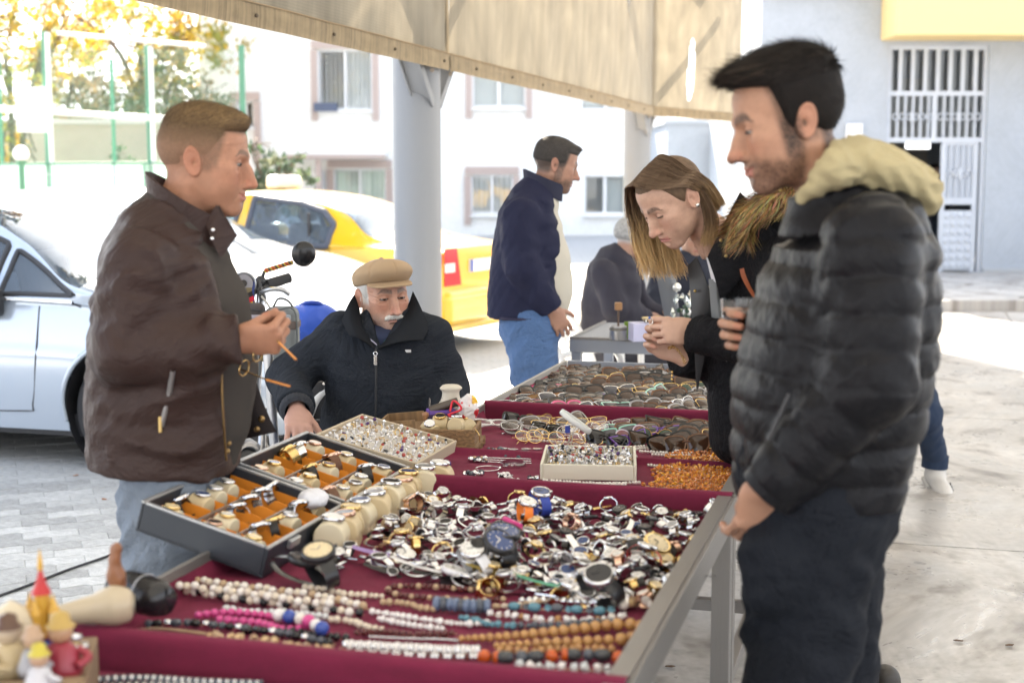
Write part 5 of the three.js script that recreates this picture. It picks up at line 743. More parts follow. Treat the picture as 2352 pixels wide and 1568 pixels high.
// ---- the seated stallholder in the flat cap
const chairParts = (() => { // a white moulded garden chair, seat centre at the origin of the floor, facing +z
  const seat = grid(12, 12, (u, t) => { const x = (u - 0.5) * 0.44, z = (t - 0.5) * 0.44; return [x, 0.43 + 0.02 * Math.abs(u - 0.5) * 2 + 0.012 * Math.cos(t * 3), z]; });
  const back = grid(14, 14, (u, t) => { const a = (u - 0.5) * 1.5; return [Math.sin(a) * 0.30, 0.44 + t * 0.42 * (1 - 0.10 * (2 * u - 1) ** 2), -0.22 - 0.07 * t + 0.09 * (1 - Math.cos(a))]; });
  const slots = []; for (let k = 0; k < 5; k++) slots.push(k);
  const rim = tube([[-0.27, 0.42, -0.06], [-0.285, 0.60, -0.12], [-0.22, 0.80, -0.23], [0, 0.875, -0.29], [0.22, 0.80, -0.23], [0.285, 0.60, -0.12], [0.27, 0.42, -0.06]], 0.017, 8, 50);
  const arm = s => tube([[s * 0.235, 0.0, 0.21], [s * 0.25, 0.45, 0.20], [s * 0.262, 0.635, 0.17], [s * 0.28, 0.65, 0.0], [s * 0.28, 0.62, -0.13]], 0.019, 8, 40);
  const leg = s => tube([[s * 0.21, 0.43, -0.2], [s * 0.235, 0.0, -0.27]], 0.02, 8, 8);
  return { seat, back, rim, arms: [arm(-1), arm(1)], legs: [leg(-1), leg(1)] };
})();
function gardenChair(label, pos, turn) {
  const m = mat([0.80, 0.80, 0.79], 0.35), c = thing('garden_chair', label, 'chair', pos, turn, 'white plastic chairs'), G = chairParts;
  mesh('seat', merge([G.seat, G.seat.clone().translate(0, -0.012, 0)]), m, c);
  for (let k = 0; k < 5; k++) mesh('back_slat', grid(2, 12, (u, t) => { const a = (((k + 0.14 + 0.72 * u) / 5) - 0.5) * 1.5; return [Math.sin(a) * 0.29, 0.44 + t * 0.40, -0.21 - 0.07 * t + 0.09 * (1 - Math.cos(a))]; }), m, c);
  mesh('back_rim', G.rim, m, c); for (const a of G.arms) mesh('arm', a, m, c); for (const l of G.legs) mesh('leg', l, m, c); return c;
}
{
  const D = 4.62, g = person('seated old man in tan flat cap and dark zipped jacket behind the stall', at(880, 1000, D));
  const skin = [0.46, 0.255, 0.18], white = [0.66, 0.65, 0.62];
  const crop = (x, y, z, n, f) => { const X = Math.abs(x), ear = X > 0.0775 && z > -0.035; return ear ? 0 : sstep(0.055, 0.064, X) * sstep(-0.03, -0.012, y) * sstep(0.040, 0.026, z) * 0.85 + sstep(-0.06, -0.03, y) * sstep(-0.02, -0.04, z) * 0.8; };
  const head = headAt(g, { skin, hair: white, beard: 0.22, crop, nose: 1.18, noseDrop: 0.006, noseW: 1.22, bump: 0.8, chin: 1.0, eyeOpen: 0.5, smile: -0.6, cheek: 1.05, brow: 1.2, fold: 1.6, age: 1, gaze: 0.1, ruddy: 1.3, browC: [0.10, 0.08, 0.065], lips: [0.40, 0.20, 0.17], cell: 0.0024 }, at(879, 678, D), 0.50, 0.05, 0.05, 0.97);
  // moustache and the short hair under the cap
  const mo = surface((x, y, z) => { const X = Math.abs(x); return smin(ell(X, y, z, 0.010, -0.0585, 0.0965 - 14 * X * X * 0.8, 0.016, 0.0075, 0.0075), ell(X, y, z, 0.024, -0.064, 0.087, 0.009, 0.0075, 0.008), 0.006) - 0.002 * N3(x * 300, y * 120, z * 200); }, [-0.05, -0.09, 0.05], [0.05, -0.03, 0.13], 0.002);
  const mb = blades(mo, 1200, 0.008, 0.0006, p => V(p.x * 30, -0.9, 0.1), (p, r) => white.map(c => c * (0.8 + 0.4 * r)), 4, 0.3); tint(mo, () => white); wear(g, 'moustache', merge([mo, mb]).applyMatrix4(head.m), hairMat);
  const hc = hairCap({ line: (x, y, z) => Math.min(y + 0.018, 0.036 - z), thick: () => 0.004, rough: 0.001 }), hb = blades(hc, 3500, 0.010, 0.0006, () => V(0, -0.8, -0.5), (p, r) => white.map(c => c * (0.6 + 0.6 * r)), 6, 0.3, 3, p => p.y < 0.05); tint(hc, () => white.map(c => c * 0.75)); wear(g, 'hair', merge([hc, hb]).applyMatrix4(head.m), hairMat);
  // flat cap: eight panels gathered under a button, with a short brim
  const capF = (x, y, z) => { const yy = y - 0.20 * z; let d = ell(x, yy, z, 0, 0.072, 0.0, 0.098, 0.050, 0.120); d = smin(d, ell(x, yy, z, 0, 0.050, -0.018, 0.086, 0.040, 0.104), 0.02); const a = Math.atan2(x, z), seam = Math.abs(((a / (Math.PI / 4) + 8) % 1) - 0.5); d += 0.0025 * sstep(0.44, 0.5, seam) * (yy > 0.06 ? 1 : 0) - 0.004 * fbm(x * 14, y * 14, z * 14 + 5, 2); d = smin(d, ell(x, yy, z, 0, 0.1225, -0.004, 0.009, 0.006, 0.009), 0.003); return smax(d, 0.038 - yy, 0.008); };
  const brim = (x, y, z) => { const r = Math.hypot(x / 0.078, (z - 0.055) / 0.078), by = 0.058 + 0.02 * (z - 0.1) - 2.6 * x * x - 0.22 * (z - 0.08); return Math.max(Math.abs(y - by) - 0.0035, (r - 1) * 0.07, 0.05 - z); };
  const capMat = mat([0.36, 0.255, 0.155], 0.95, { sheen: 0.3 }); const pc = surface(capF, [-0.13, 0.0, -0.15], [0.13, 0.16, 0.15], 0.003).applyMatrix4(head.m); const cg = wear(g, 'flat_cap', pc, capMat); wear(g, 'cap_brim', surface(brim, [-0.1, 0.0, 0.03], [0.1, 0.1, 0.15], 0.0028).applyMatrix4(head.m), capMat, cg);
  // jacket
  const yaw = 0.14, S = st([[876, 1040, D, 0.205, 0.150], [876, 985, D, 0.200, 0.150], [880, 900, D, 0.190, 0.142], [885, 815, D, 0.188, 0.130], [890, 762, D, 0.168, 0.106], [890, 730, D + 0.01, 0.110, 0.082], [884, 704, D + 0.02, 0.075, 0.07]]), trunk = trunkField(S, yaw, 2.4);
  const shR = at(786, 762, D), elR = at(664, 868, D - 0.02), wrR = at(680, 936, D - 0.24), shL = at(992, 768, D), elL = at(1030, 893, D + 0.02), wrL = at(1012, 975, D - 0.2);
  const limbs = [[shR, 0.068, elR, 0.068], [elR, 0.066, wrR, 0.056], [shL, 0.068, elL, 0.066], [elL, 0.064, wrL, 0.052]], near = (q, r, c) => (x, y, z) => Math.hypot(x - q.x, y - q.y, z - q.z) < r ? c(x, y, z) : -1;
  // the open neck: a wedge cut from the front
  const nA = at(872, 800, D - 0.16), nk = at(886, 715, D - 0.06), neckCut = (x, y, z) => { const t = clamp((y - nA.y) / 0.135, 0, 1.4), w = 0.002 + 0.062 * t; return Math.min(1, Math.max(-(Math.abs(x - lerp(nA.x, nk.x, t)) - w) * 0.8, -9) - (z < S[3][2] + 0.03 ? 1 : 0) - (y < nA.y ? 1 : 0)); };
  const jf = garment({ trunk, limbs, folds: 0.0085, freq: 0.95, k: 0.035, seed: 21, cut: [near(wrR, 0.1, plane(wrR, wrR.clone().sub(elR))), near(wrL, 0.09, plane(wrL, wrL.clone().sub(elL))), plane(V(0, at(880, 1012, D).y, 0), V(0, -1, 0)), neckCut] });
  const wool = mat([0.022, 0.026, 0.034], 0.95, { specularIntensity: 0.25, ...crease(0.014) }), [lo, hi] = bounds(S.map(s => V(s[0], s[1], s[2])).concat(limbs.flatMap(l => [l[0], l[2]])), 0.2);
  wear(g, 'jacket', surface(jf, lo, hi, 0.0068), wool);
  const onJ = (px, py, off = 0) => { const r = viewRay(px, py); let d = 4.1; for (let s = 0; s < 400; s++) { const t = -d / r[2]; if (jf(r[0] * t, EYE + r[1] * t, -d) < 0.001 + off) break; d += 0.002; } return at(px, py, d); };
  wear(g, 'zip', tube([800, 830, 870, 910, 950, 990].map(y => onJ(864 - (y - 800) * 0.01, y, -0.001)), 0.0042, 6, 40), mat([0.012, 0.012, 0.014], 0.5));
  { const p = onJ(862, 812, 0.004); wear(g, 'zip_pull', merge([put(new THREE.TorusGeometry(0.006, 0.002, 6, 12), p.x, p.y, p.z), box(0.010, 0.030, 0.004, p.x, p.y - 0.022, p.z, 0.001)]), chrome); }
  { const p = onJ(937, 806, 0.002); wear(g, 'name_badge', box(0.019, 0.009, 0.003, p.x, p.y, p.z, 0.001).applyMatrix4(new THREE.Matrix4()), mat([0.8, 0.8, 0.8], 0.3)); }
  // turned down collar leaves
  for (const s of [-1, 1]) {
    const pts = s < 0 ? [[824, 664, 0.03], [862, 802, -0.150], [800, 768, -0.140], [784, 738, -0.08]] : [[948, 668, 0.03], [866, 802, -0.150], [970, 780, -0.140], [986, 752, -0.06]];
    const [a, b, c, e] = pts.map(([px, py, dz]) => at(px, py, D + dz));
    const gm = grid(14, 14, (u, t) => { const p = a.clone().lerp(b, t).lerp(e.clone().lerp(c, t), u); return [p.x + s * 0.018 * Math.sin(t * Math.PI) * (1 - u), p.y + 0.012 * Math.sin(u * Math.PI), p.z + 0.030 * Math.sin(u * Math.PI)]; });
    wear(g, 'collar', merge([gm, gm.clone().translate(0, -0.004, -0.008)]), mat([0.014, 0.016, 0.020], 0.95, { specularIntensity: 0.25 }));
    const inner = [[842, 735, 0.02], [866, 794, -0.135], [852, 782, -0.12], [842, 748, -0.05]].map(([px, py, dz]) => at(s < 0 ? px : 868 + (868 - px) * 1.2 + 6, py, D + dz)); const gi = grid(8, 10, (u, t) => { const p = inner[0].clone().lerp(inner[1], t).lerp(inner[3].clone().lerp(inner[2], t), u); return [p.x, p.y, p.z + 0.004 * u]; }); wear(g, 'shirt_collar', merge([gi, gi.clone().translate(0, 0, -0.004)]), mat(s < 0 ? [0.35, 0.36, 0.50] : [0.012, 0.10, 0.11], 0.9));
  }
  const SV = st([[880, 860, D + 0.01, 0.15, 0.105], [884, 780, D + 0.0, 0.15, 0.105], [886, 765, D + 0.01, 0.10, 0.08], [884, 746, D + 0.02, 0.056, 0.056]]); wear(g, 'shirt', surface(trunkField(SV, yaw, 2.2), [SV[0][0] - 0.25, SV[0][1] - 0.1, SV[0][2] - 0.25], [SV[0][0] + 0.25, SV[0][1] + 0.3, SV[0][2] + 0.25], 0.011), mat([0.022, 0.032, 0.075], 0.9));
  for (const [w, e] of [[wrR, elR], [wrL, elL]]) { const d = w.clone().sub(e).normalize(), rib = []; for (let k = 0; k <= 40; k++) rib.push(k); const cuff = grid(90, 8, (u, t) => { const a = u * 2 * Math.PI, r = 0.047 + 0.006 * Math.sin(Math.PI * clamp(t, 0, 1)) + 0.0014 * Math.sin(a * 30) - 0.008 * (t > 0.95 ? 1 : 0); return [Math.cos(a) * r, lerp(-0.02, 0.035, t), Math.sin(a) * r]; }); wear(g, 'cuff', basis(cuff, w.clone(), d, V(0, 0, 1)), mat([0.024, 0.027, 0.035], 0.95)); }
  // legs crossed under the table's edge
  const jeans = mat([0.016, 0.035, 0.085], 0.9, { specularIntensity: 0.25, ...crease(0.014) }), hR = at(830, 1045, D + 0.02), kR = at(745, 1078, D - 0.40), aR = V(kR.x + 0.10, 0.40, kR.z + 0.02), hL = at(925, 1055, D + 0.02), kL = at(930, 1120, D - 0.42), aL = V(kL.x, 0.09, kL.z + 0.10);
  legs(g, hL, kL, aL, hR, kR, aR, jeans, { r: [0.098, 0.080, 0.058], waist: 0.13, cell: 0.011, noShoes: 1, seed: 31, folds: 0.009 });
  wear(g, 'shoe', place(shoe(), aL.clone().setY(0), 0.1), mat([0.03, 0.025, 0.02], 0.5)); wear(g, 'shoe', place(shoe(), V(aR.x, aR.y - 0.09, aR.z), 0.5), mat([0.03, 0.025, 0.02], 0.5));
  const hr = basis(handMesh({ curl: [[0.15, 0.25, 0.2], [0.30, 0.45, 0.3], [0.32, 0.5, 0.3], [0.36, 0.5, 0.3], [0.4, 0.5, 0.35]], spread: 0.10, thumb: [0.62, 0.25] }, [0.46, 0.27, 0.215], 0.0028), wrR.clone().addScaledVector(wrR.clone().sub(elR).normalize(), 0.02), V(0.16, -0.42, 0.72), V(-0.1, -0.85, -0.5), 1.05);
  const hl = basis(handMesh({ s: -1 }, [0.46, 0.27, 0.215], 0.004), wrL.clone(), V(-0.1, -0.5, 0.8), V(0, -0.8, -0.5));
  const ub = underBody(limbs, trunk); wear(g, 'body', skinBits([head.skin, hr, hl, surface(ub, lo, hi, 0.03)]), skinMat);
  const seat = at(885, 1045, D + 0.06); gardenChair('white plastic garden chair under the seated old man', [seat.x, 0, seat.z], 0.14);
}
// ---- the woman leaning over the table
{
  const D = 3.86, g = person('woman in black hooded parka bending over the table inspecting a ring', at(1900, 1000, D));
  const skin = [0.55, 0.345, 0.255], brown = [0.105, 0.069, 0.044], blond = [0.62, 0.42, 0.20];
  const head = headAt(g, { skin, hair: brown, beard: 0, nose: 0.98, noseW: 0.85, noseDrop: 0.001, chin: 1.05, jaw: 0.93, brow: 1.1, lip: 1.25, fold: 0.4, eyeOpen: 0.10, smile: -0.4, ruddy: 0.8, lips: [0.46, 0.17, 0.16], gaze: 0.7, neckR: 0.045, neckR2: 0.052, neckTo: [0, -0.20, -0.075], browC: [0.028, 0.017, 0.012], cell: 0.0024 }, at(1546, 458, D), -1.05, 0.62, 0.06, 0.95);
  const L = head.local;
  // cap of hair, then long strands: a curtain on the far side, and the near side tucked behind the ear
  const hairline = (x, y, z) => Math.max(y - 0.074, Math.min(0.030 - z + 0.5 * (y - 0.02), y + 0.02), Math.min(-z - 0.020, y + 0.08));
  const hc = hairCap({ line: hairline, thick: (x, y, z) => lerp(0.004, 0.002, sstep(0.0, 0.09, y)), rough: 0.0003 });
  const colour = (t, k) => mixc(mixc(brown, [0.22, 0.145, 0.09], k), mixc(blond, [0.66, 0.47, 0.24], k), sstep(0.42, 0.80, t + 0.16 * (k - 0.5)));
  tint(hc, v => mixc(brown, [0.16, 0.105, 0.066], 0.5 + 0.9 * N3(v.x * 220, v.y * 40, v.z * 120)));
  wear(g, 'hair', hc.applyMatrix4(head.m), hairMat);
  const R = rng(77), S1 = [], S2 = [], gs = () => (R() + R() + R() - 1.5) * 0.67;
  for (let k = 0; k < 800; k++) { // far curtain: from the parting over the temple, hanging free of the cheek
    const a = R(), o = R(), p0 = L(-0.002 - 0.01 * o, 0.126 - 0.016 * (1 - a) ** 3, 0.086 - 0.13 * a), p1 = L(-0.062 - 0.010 * o, 0.096 - 0.03 * a, 0.076 - 0.08 * a), p2 = at(1446 + 76 * a + gs() * 16, 492 + gs() * 12, D + 0.07 + 0.05 * o), p3 = at(1462 + 88 * a + gs() * 24, 570 + gs() * 14, D + 0.05 + 0.06 * o), p4 = at(1476 + 96 * a + gs() * 30, 628 + 24 * gs(), D + 0.04 + 0.06 * o);
    S1.push([p0, p1, p2, p3, p4]);
  }
  for (let k = 0; k < 1500; k++) { // near side: swept back over the ear to the nape and into the collar
    const a = R(), o = R(), p0 = L(-0.004 + 0.01 * o, 0.126 - 0.016 * (1 - a) ** 3, 0.086 - 0.13 * a), p1 = L(0.050, 0.105 - 0.016 * (1 - a) ** 3, 0.076 - 0.12 * a), pm = L(0.079 + 0.004 * o, 0.066, 0.044 - 0.09 * a), p2 = L(0.086 + 0.006 * o, 0.040 + 0.01 * gs(), 0.010 - 0.060 * a - 0.014), p3 = L(0.074 + 0.01 * o, -0.015, -0.035 - 0.055 * a), p4 = L(0.058 + 0.01 * gs(), -0.085 + 0.02 * gs(), -0.050 - 0.055 * a + 0.01 * gs());
    S2.push([p0, p1, pm, p2, p3, p4]);
  }
  for (let k = 0; k < 260; k++) { const a = R(), p2 = L(0.083, 0.02, -0.032 - 0.02 * a), p3 = at(1622 + 24 * a + gs() * 10, 505, D - 0.055), p4 = at(1612 + 30 * a + gs() * 14, 560 + 14 * gs(), D - 0.05); S2.push([L(0.078, 0.07, -0.02 - 0.02 * a), p2, p3, p4]); }
  wear(g, 'long_hair', merge([strands(S1, 0.0016, colour, 3), strands(S2, 0.0015, (t, k) => mixc(mixc(brown, [0.22, 0.145, 0.09], k), mixc(blond, [0.5, 0.33, 0.17], k), 0.75 * sstep(0.6, 1.0, t + 0.2 * (k - 0.5))), 4)]), hairMat);
  const er = L(0.0825, -0.030, -0.010); wear(g, 'earring', new THREE.SphereGeometry(0.0065, 14, 10).translate(er.x, er.y, er.z), mat([0.75, 0.74, 0.7], 0.2, { metalness: 0.8 }));
  // parka
  const yaw = -1.15, S = st([[1960, 1040, D, 0.175, 0.135], [1925, 930, D, 0.165, 0.125], [1870, 810, D, 0.165, 0.122], [1800, 690, D, 0.175, 0.120], [1740, 610, D, 0.165, 0.105], [1690, 565, D, 0.10, 0.085]]), trunk = trunkField(S, yaw, 2.3);
  const sh = at(1800, 610, D - 0.13), el = at(1775, 800, D - 0.20), wr = at(1590, 765, D - 0.05), sh2 = at(1690, 640, D + 0.14), el2 = at(1655, 835, D + 0.18), wr2 = at(1560, 822, D + 0.06);
  const limbs = [[sh, 0.072, el, 0.062], [el, 0.060, wr, 0.048], [sh2, 0.07, el2, 0.06], [el2, 0.058, wr2, 0.045]], near = (q, r, c) => (x, y, z) => Math.hypot(x - q.x, y - q.y, z - q.z) < r ? c(x, y, z) : -1;
  const pa = at(1665, 700, D + 0.08), pb = at(1690, 1010, D + 0.06), skirt = (x, y, z) => { const dx = pb.x - pa.x, dy = pb.y - pa.y, t = clamp(((x - pa.x) * dx + (y - pa.y) * dy) / (dx * dx + dy * dy), 0, 1), cx = pa.x + dx * t, cz = pa.z; return Math.hypot((x - cx) * 1.0, (y - (pa.y + dy * t)), (z - cz) * 0.55) - lerp(0.055, 0.070, t); };
  const jf = garment({ trunk, limbs, extra: [skirt], folds: 0.0085, freq: 1.1, seed: 41, cut: [near(wr, 0.09, plane(wr, wr.clone().sub(el))), near(wr2, 0.08, plane(wr2, wr2.clone().sub(el2)))] });
  const parka = mat([0.011, 0.011, 0.013], 0.85, { specularIntensity: 0.25, ...crease(0.014) }), [lo, hi] = bounds(S.map(s => V(s[0], s[1], s[2])).concat(limbs.flatMap(l => [l[0], l[2]])).concat([pb]), 0.2); wear(g, 'parka', surface(jf, lo, hi, 0.0068), parka);
  // standing collar leaf, grey shirt front, shoulder strap, fur edged hood
  const leaf = (pts, n = 14) => { const [a, b, c, e] = pts.map(([px, py, d]) => at(px, py, d)); const gm = grid(n, n, (u, t) => { const p = a.clone().lerp(b, t).lerp(e.clone().lerp(c, t), u); return [p.x, p.y, p.z + 0.022 * Math.sin(u * Math.PI)]; }); return merge([gm, gm.clone().translate(0.004, -0.003, -0.008)]); };
  wear(g, 'collar', leaf([[1700, 440, D - 0.03], [1625, 590, D - 0.09], [1655, 690, D - 0.11], [1790, 540, D - 0.12]]), parka); wear(g, 'collar', leaf([[1600, 590, D + 0.02], [1580, 610, D + 0.05], [1600, 900, D + 0.02], [1640, 700, D - 0.02]]), mat([0.016, 0.016, 0.018], 0.5));
  wear(g, 'shirt_front', leaf([[1628, 640, D - 0.055], [1640, 800, D - 0.05], [1668, 830, D - 0.07], [1650, 640, D - 0.09]]), mat([0.17, 0.18, 0.185], 0.95)); wear(g, 'shirt_collar', leaf([[1622, 590, D - 0.05], [1634, 640, D - 0.07], [1650, 655, D - 0.09], [1640, 600, D - 0.08]]), mat([0.6, 0.6, 0.62], 0.9));
  for (const [px, py] of [[1656, 552], [1668, 588], [1597, 668], [1610, 700]]) { const p = at(px, py, D - (px > 1630 ? 0.118 : 0.0)); wear(g, 'stud', new THREE.SphereGeometry(0.0045, 10, 8).translate(p.x, p.y, p.z), mat([0.5, 0.36, 0.14], 0.3, { metalness: 1 })); }
  { const pts = [[1703, 585], [1708, 630], [1722, 660], [1742, 690]].map(([px, py]) => { const r = viewRay(px, py); let d = 3.4; for (let s = 0; s < 400; s++) { const t = -d / r[2]; if (jf(r[0] * t, EYE + r[1] * t, -d) < 0.003) break; d += 0.002; } return at(px, py, d); }); const c = new THREE.CatmullRomCurve3(pts); wear(g, 'bag_strap', merge([grid(2, 24, (u, t) => { const p = c.getPoint(t); return [p.x + (u - 0.5) * 0.016, p.y, p.z + 0.004]; })]), mat([0.30, 0.085, 0.035], 0.5)); }
  const furPath = [[1694, 545, D - 0.17], [1712, 500, D - 0.19], [1755, 470, D - 0.19], [1805, 456, D - 0.16], [1855, 462, D - 0.06], [1840, 470, D + 0.08]].map(([x, y, d]) => at(x, y, d)), core = tube(furPath, 0.027, 10, 40), furC = [[0.36, 0.22, 0.09], [0.10, 0.06, 0.03], [0.52, 0.35, 0.16]], RF = rng(5);
  const fb = blades(core, 6500, 0.048, 0.0012, (p, n) => V(-0.5, -0.6, 0.4).addScaledVector(n, 0.6), () => furC[Math.floor(RF() * 3)].map(c => c * (0.6 + 0.7 * RF())), 15, 0.8, 4); tint(core, () => furC[0]); wear(g, 'hood_fur', merge([core, fb]), hairMat);
  const hp = at(1800, 520, D), hoodF = (x, y, z) => ell(x, y, z, hp.x, hp.y, hp.z, 0.085, 0.05, 0.12) - 0.006 * (0.4 - Math.abs(N3(x * 18, y * 22, z * 18))); wear(g, 'hood', surface(hoodF, [hp.x - 0.13, hp.y - 0.09, hp.z - 0.16], [hp.x + 0.13, hp.y + 0.09, hp.z + 0.16], 0.008), parka);
  // hands meet over the table, holding a ring
  const hn = basis(handMesh({ curl: [[0.15, 0.35, 0.3], [0.75, 0.75, 0.35], [0.95, 0.9, 0.5], [1.0, 1.0, 0.5], [1.0, 1.0, 0.55]], s: -1, thumb: [0.30, 0.75] }, skin, 0.0026), wr.clone().add(V(0.01, 0.002, 0)), V(-1, 0.10, 0.10), V(0.05, -0.25, -1), 0.92);
  const hf = basis(handMesh({ curl: [[0.2, 0.4, 0.3], [0.8, 0.9, 0.4], [0.95, 1.0, 0.5], [1.0, 1.0, 0.5], [1.0, 1.0, 0.5]], thumb: [0.30, 0.7] }, skin, 0.0026), wr2.clone().add(V(-0.005, 0.01, 0)), V(-0.82, 0.52, -0.05), V(0.15, 0.2, 1), 0.92);
  const bp = at(1552, 822, D + 0.05), chain = mat([0.75, 0.52, 0.20], 0.2, { metalness: 1 }), links = []; for (let k = 0; k < 26; k++) { const a = k / 26 * 6.283; links.push(put(new THREE.TorusGeometry(0.0045, 0.0013, 5, 10), bp.x + 0.004 + 0.030 * Math.cos(a) * 0.75, bp.y + 0.032 * Math.sin(a) * 0.75 - 0.024 * Math.cos(a), bp.z + 0.032 * Math.sin(a), k, a, 0)); } for (const dy of [0.045, 0.055, 0.065]) links.push(new THREE.SphereGeometry(0.004, 8, 6).translate(bp.x - 0.012, bp.y - dy + 0.01, bp.z + 0.03)); tag(mesh('chain_bracelet', links, chain), 'thin gold chain bracelet on the wrist of the bending woman', 'bracelet');
  const ub = underBody(limbs, trunk); const hipL = at(1965, 1050, D - 0.08), hipR = at(1965, 1050, D + 0.08); legs(g, hipL, V(hipL.x - 0.01, 0.48, hipL.z), V(hipL.x + 0.03, 0.09, hipL.z), hipR, V(hipR.x - 0.01, 0.48, hipR.z), V(hipR.x + 0.03, 0.09, hipR.z), mat([0.02, 0.02, 0.025], 0.9), { r: [0.095, 0.07, 0.055], toe: -1.4, cell: 0.016 });
  wear(g, 'body', skinBits([head.skin, hn, hf, surface(ub, lo, hi, 0.03)]), skinMat);
  const rp = at(1492, 738, D - 0.06); const r = thing('held_ring', 'small blue stone ring pinched in the fingertips of the woman', 'ring', rp); mesh('band', new THREE.TorusGeometry(0.009, 0.0012, 6, 20), mat([0.8, 0.78, 0.72], 0.15, { metalness: 1 }), r); mesh('stone', new THREE.OctahedronGeometry(0.0045).translate(0, 0.010, 0), mat([0.05, 0.12, 0.4], 0.05), r);
}
// ---- further people, out of focus
const goldS = mat([0.75, 0.55, 0.25], 0.25, { metalness: 1 });
const quick = o => ({ cell: 0.004, ...o });
{ // the man in the quilted navy jacket
  const D = 6.55, g = person('man in navy quilted jacket and blue jeans standing by the taxi', at(1215, 700, D)), skin = [0.36, 0.20, 0.14], hair = [0.05, 0.045, 0.042];
  const crop = (x, y, z, n, f) => { const X = Math.abs(x), ear = X > 0.0775 && y < 0.032 && z < 0.014; return ear ? 0 : Math.max(sstep(0.05, 0.062, X) * sstep(-0.02, 0.01, y) * sstep(0.045, 0.03, z - 0.2 * y), sstep(-0.06, -0.03, y) * sstep(-0.015, -0.035, z)) * 0.85; };
  const head = headAt(g, quick({ skin, hair, beard: 0.75, crop, chin: 1.2, fat: 0.8, nose: 1.05, brow: 1.3 }), at(1276, 378, D), Math.PI / 2 + 0.1, 0.24, 0, 1.0);
  const cap1 = hairCap({ line: (x, y, z) => Math.max(y - 0.060, Math.min(y - 0.0, 0.040 - z)), thick: (x, y, z) => lerp(0.003, 0.012, sstep(0.04, 0.1, y)), extra: (x, y, z) => ell(x, y, z, 0, 0.092, 0.075, 0.045, 0.014, 0.028) }), bl = blades(cap1, 4000, 0.013, 0.0009, () => V(0, 0.2, 1), (p, r) => hair.map(c => c * (0.6 + r * 1.6)), 2, 0.5); tint(cap1, () => hair); wear(g, 'hair', merge([cap1, bl]).applyMatrix4(head.m), hairMat);
  const yaw = Math.PI / 2 + 0.05, S = st([[1200, 734, D, 0.20, 0.165], [1205, 670, D, 0.205, 0.170], [1212, 580, D, 0.21, 0.162], [1214, 510, D, 0.205, 0.145], [1222, 460, D, 0.165, 0.110], [1246, 420, D, 0.088, 0.080]]), trunk = trunkField(S, yaw, 2.4);
  const sh = at(1196, 492, D - 0.17), el = at(1196, 610, D - 0.21), wr = at(1268, 712, D - 0.18), sh2 = at(1215, 492, D + 0.17), el2 = at(1215, 610, D + 0.2), wr2 = at(1275, 700, D + 0.18), limbs = [[sh, 0.085, el, 0.076], [el, 0.072, wr, 0.055], [sh2, 0.08, el2, 0.07], [el2, 0.07, wr2, 0.05]];
  const near = (q, r, c) => (x, y, z) => Math.hypot(x - q.x, y - q.y, z - q.z) < r ? c(x, y, z) : -1, base = garment({ trunk, limbs, folds: 0.011, freq: 0.9, seed: 14, cut: [plane(V(0, at(1200, 728, D).y, 0), V(0, -1, 0)), near(wr, 0.08, plane(wr, wr.clone().sub(el)))] });
  const fx = at(1292, 600, D).x, quilt = (x, y, z) => { const d = base(x, y, z); if (Math.abs(d) > 0.03) return Math.max(d, -1); const a = (x + z + y) * 11, b = (x + z - y) * 11, q = Math.min(Math.abs(a - Math.round(a)), Math.abs(b - Math.round(b))); return d + 0.004 * Math.exp(-((q / 0.09) ** 2)); }, open = (x, y, z) => { const arm = cap(x, y, z, el.x, el.y, el.z, 0.09, wr.x, wr.y, wr.z, 0.08) < 0; return smax(quilt(x, y, z), arm ? -1 : x - fx - 0.06 * sstep(1.1, 1.35, y) * -0.3, 0.006); };
  const [lo, hi] = bounds(S.map(s => V(s[0], s[1], s[2])).concat(limbs.flatMap(l => [l[0], l[2]])), 0.22); wear(g, 'jacket', surface(open, lo, hi, 0.011), mat([0.018, 0.020, 0.045], 0.8, { specularIntensity: 0.3 })); wear(g, 'jacket_hem', tube([at(1122, 722, D - 0.06), at(1160, 732, D - 0.19), at(1220, 734, D - 0.21)], 0.006, 6), mat([0.022, 0.02, 0.05], 0.8));
  const SW = st([[1222, 745, D, 0.16, 0.15], [1228, 670, D, 0.175, 0.175], [1228, 600, D, 0.175, 0.168], [1222, 520, D, 0.165, 0.14], [1235, 465, D, 0.12, 0.10], [1255, 430, D, 0.075, 0.07]]); wear(g, 'jumper', surface(garment({ trunk: trunkField(SW, yaw, 2.2), folds: 0.006, seed: 3, cut: [plane(V(0, at(1225, 738, D).y, 0), V(0, -1, 0))] }), lo, hi, 0.013), mat([0.50, 0.47, 0.40], 0.95));
  const cc = at(1250, 425, D), col = (u, t, o) => { const a = lerp(0.5, 2 * Math.PI - 0.5, u), r = 1 + 0.06 * t + o; return [cc.x + 0.085 * r * Math.cos(a), cc.y + lerp(-0.04, 0.035, t) - 0.04 * Math.cos(a), cc.z + 0.08 * r * Math.sin(a)]; }; wear(g, 'collar', merge([grid(30, 5, (u, t) => col(u, t, 0)), grid(30, 5, (u, t) => col(u, t, 0.09))]), mat([0.02, 0.022, 0.045], 0.9));
  const hL = at(1222, 740, D + 0.09), hR = at(1218, 740, D - 0.09); legs(g, hL, V(hL.x + 0.03, 0.50, hL.z), V(hL.x + 0.0, 0.09, hL.z), hR, V(hR.x + 0.02, 0.50, hR.z), V(hR.x - 0.02, 0.09, hR.z), mat([0.075, 0.145, 0.30], 0.9, crease(0.018)), { r: [0.125, 0.092, 0.075], waist: 0.155, toe: 1.6, cell: 0.013, folds: 0.013, freq: 1.1 });
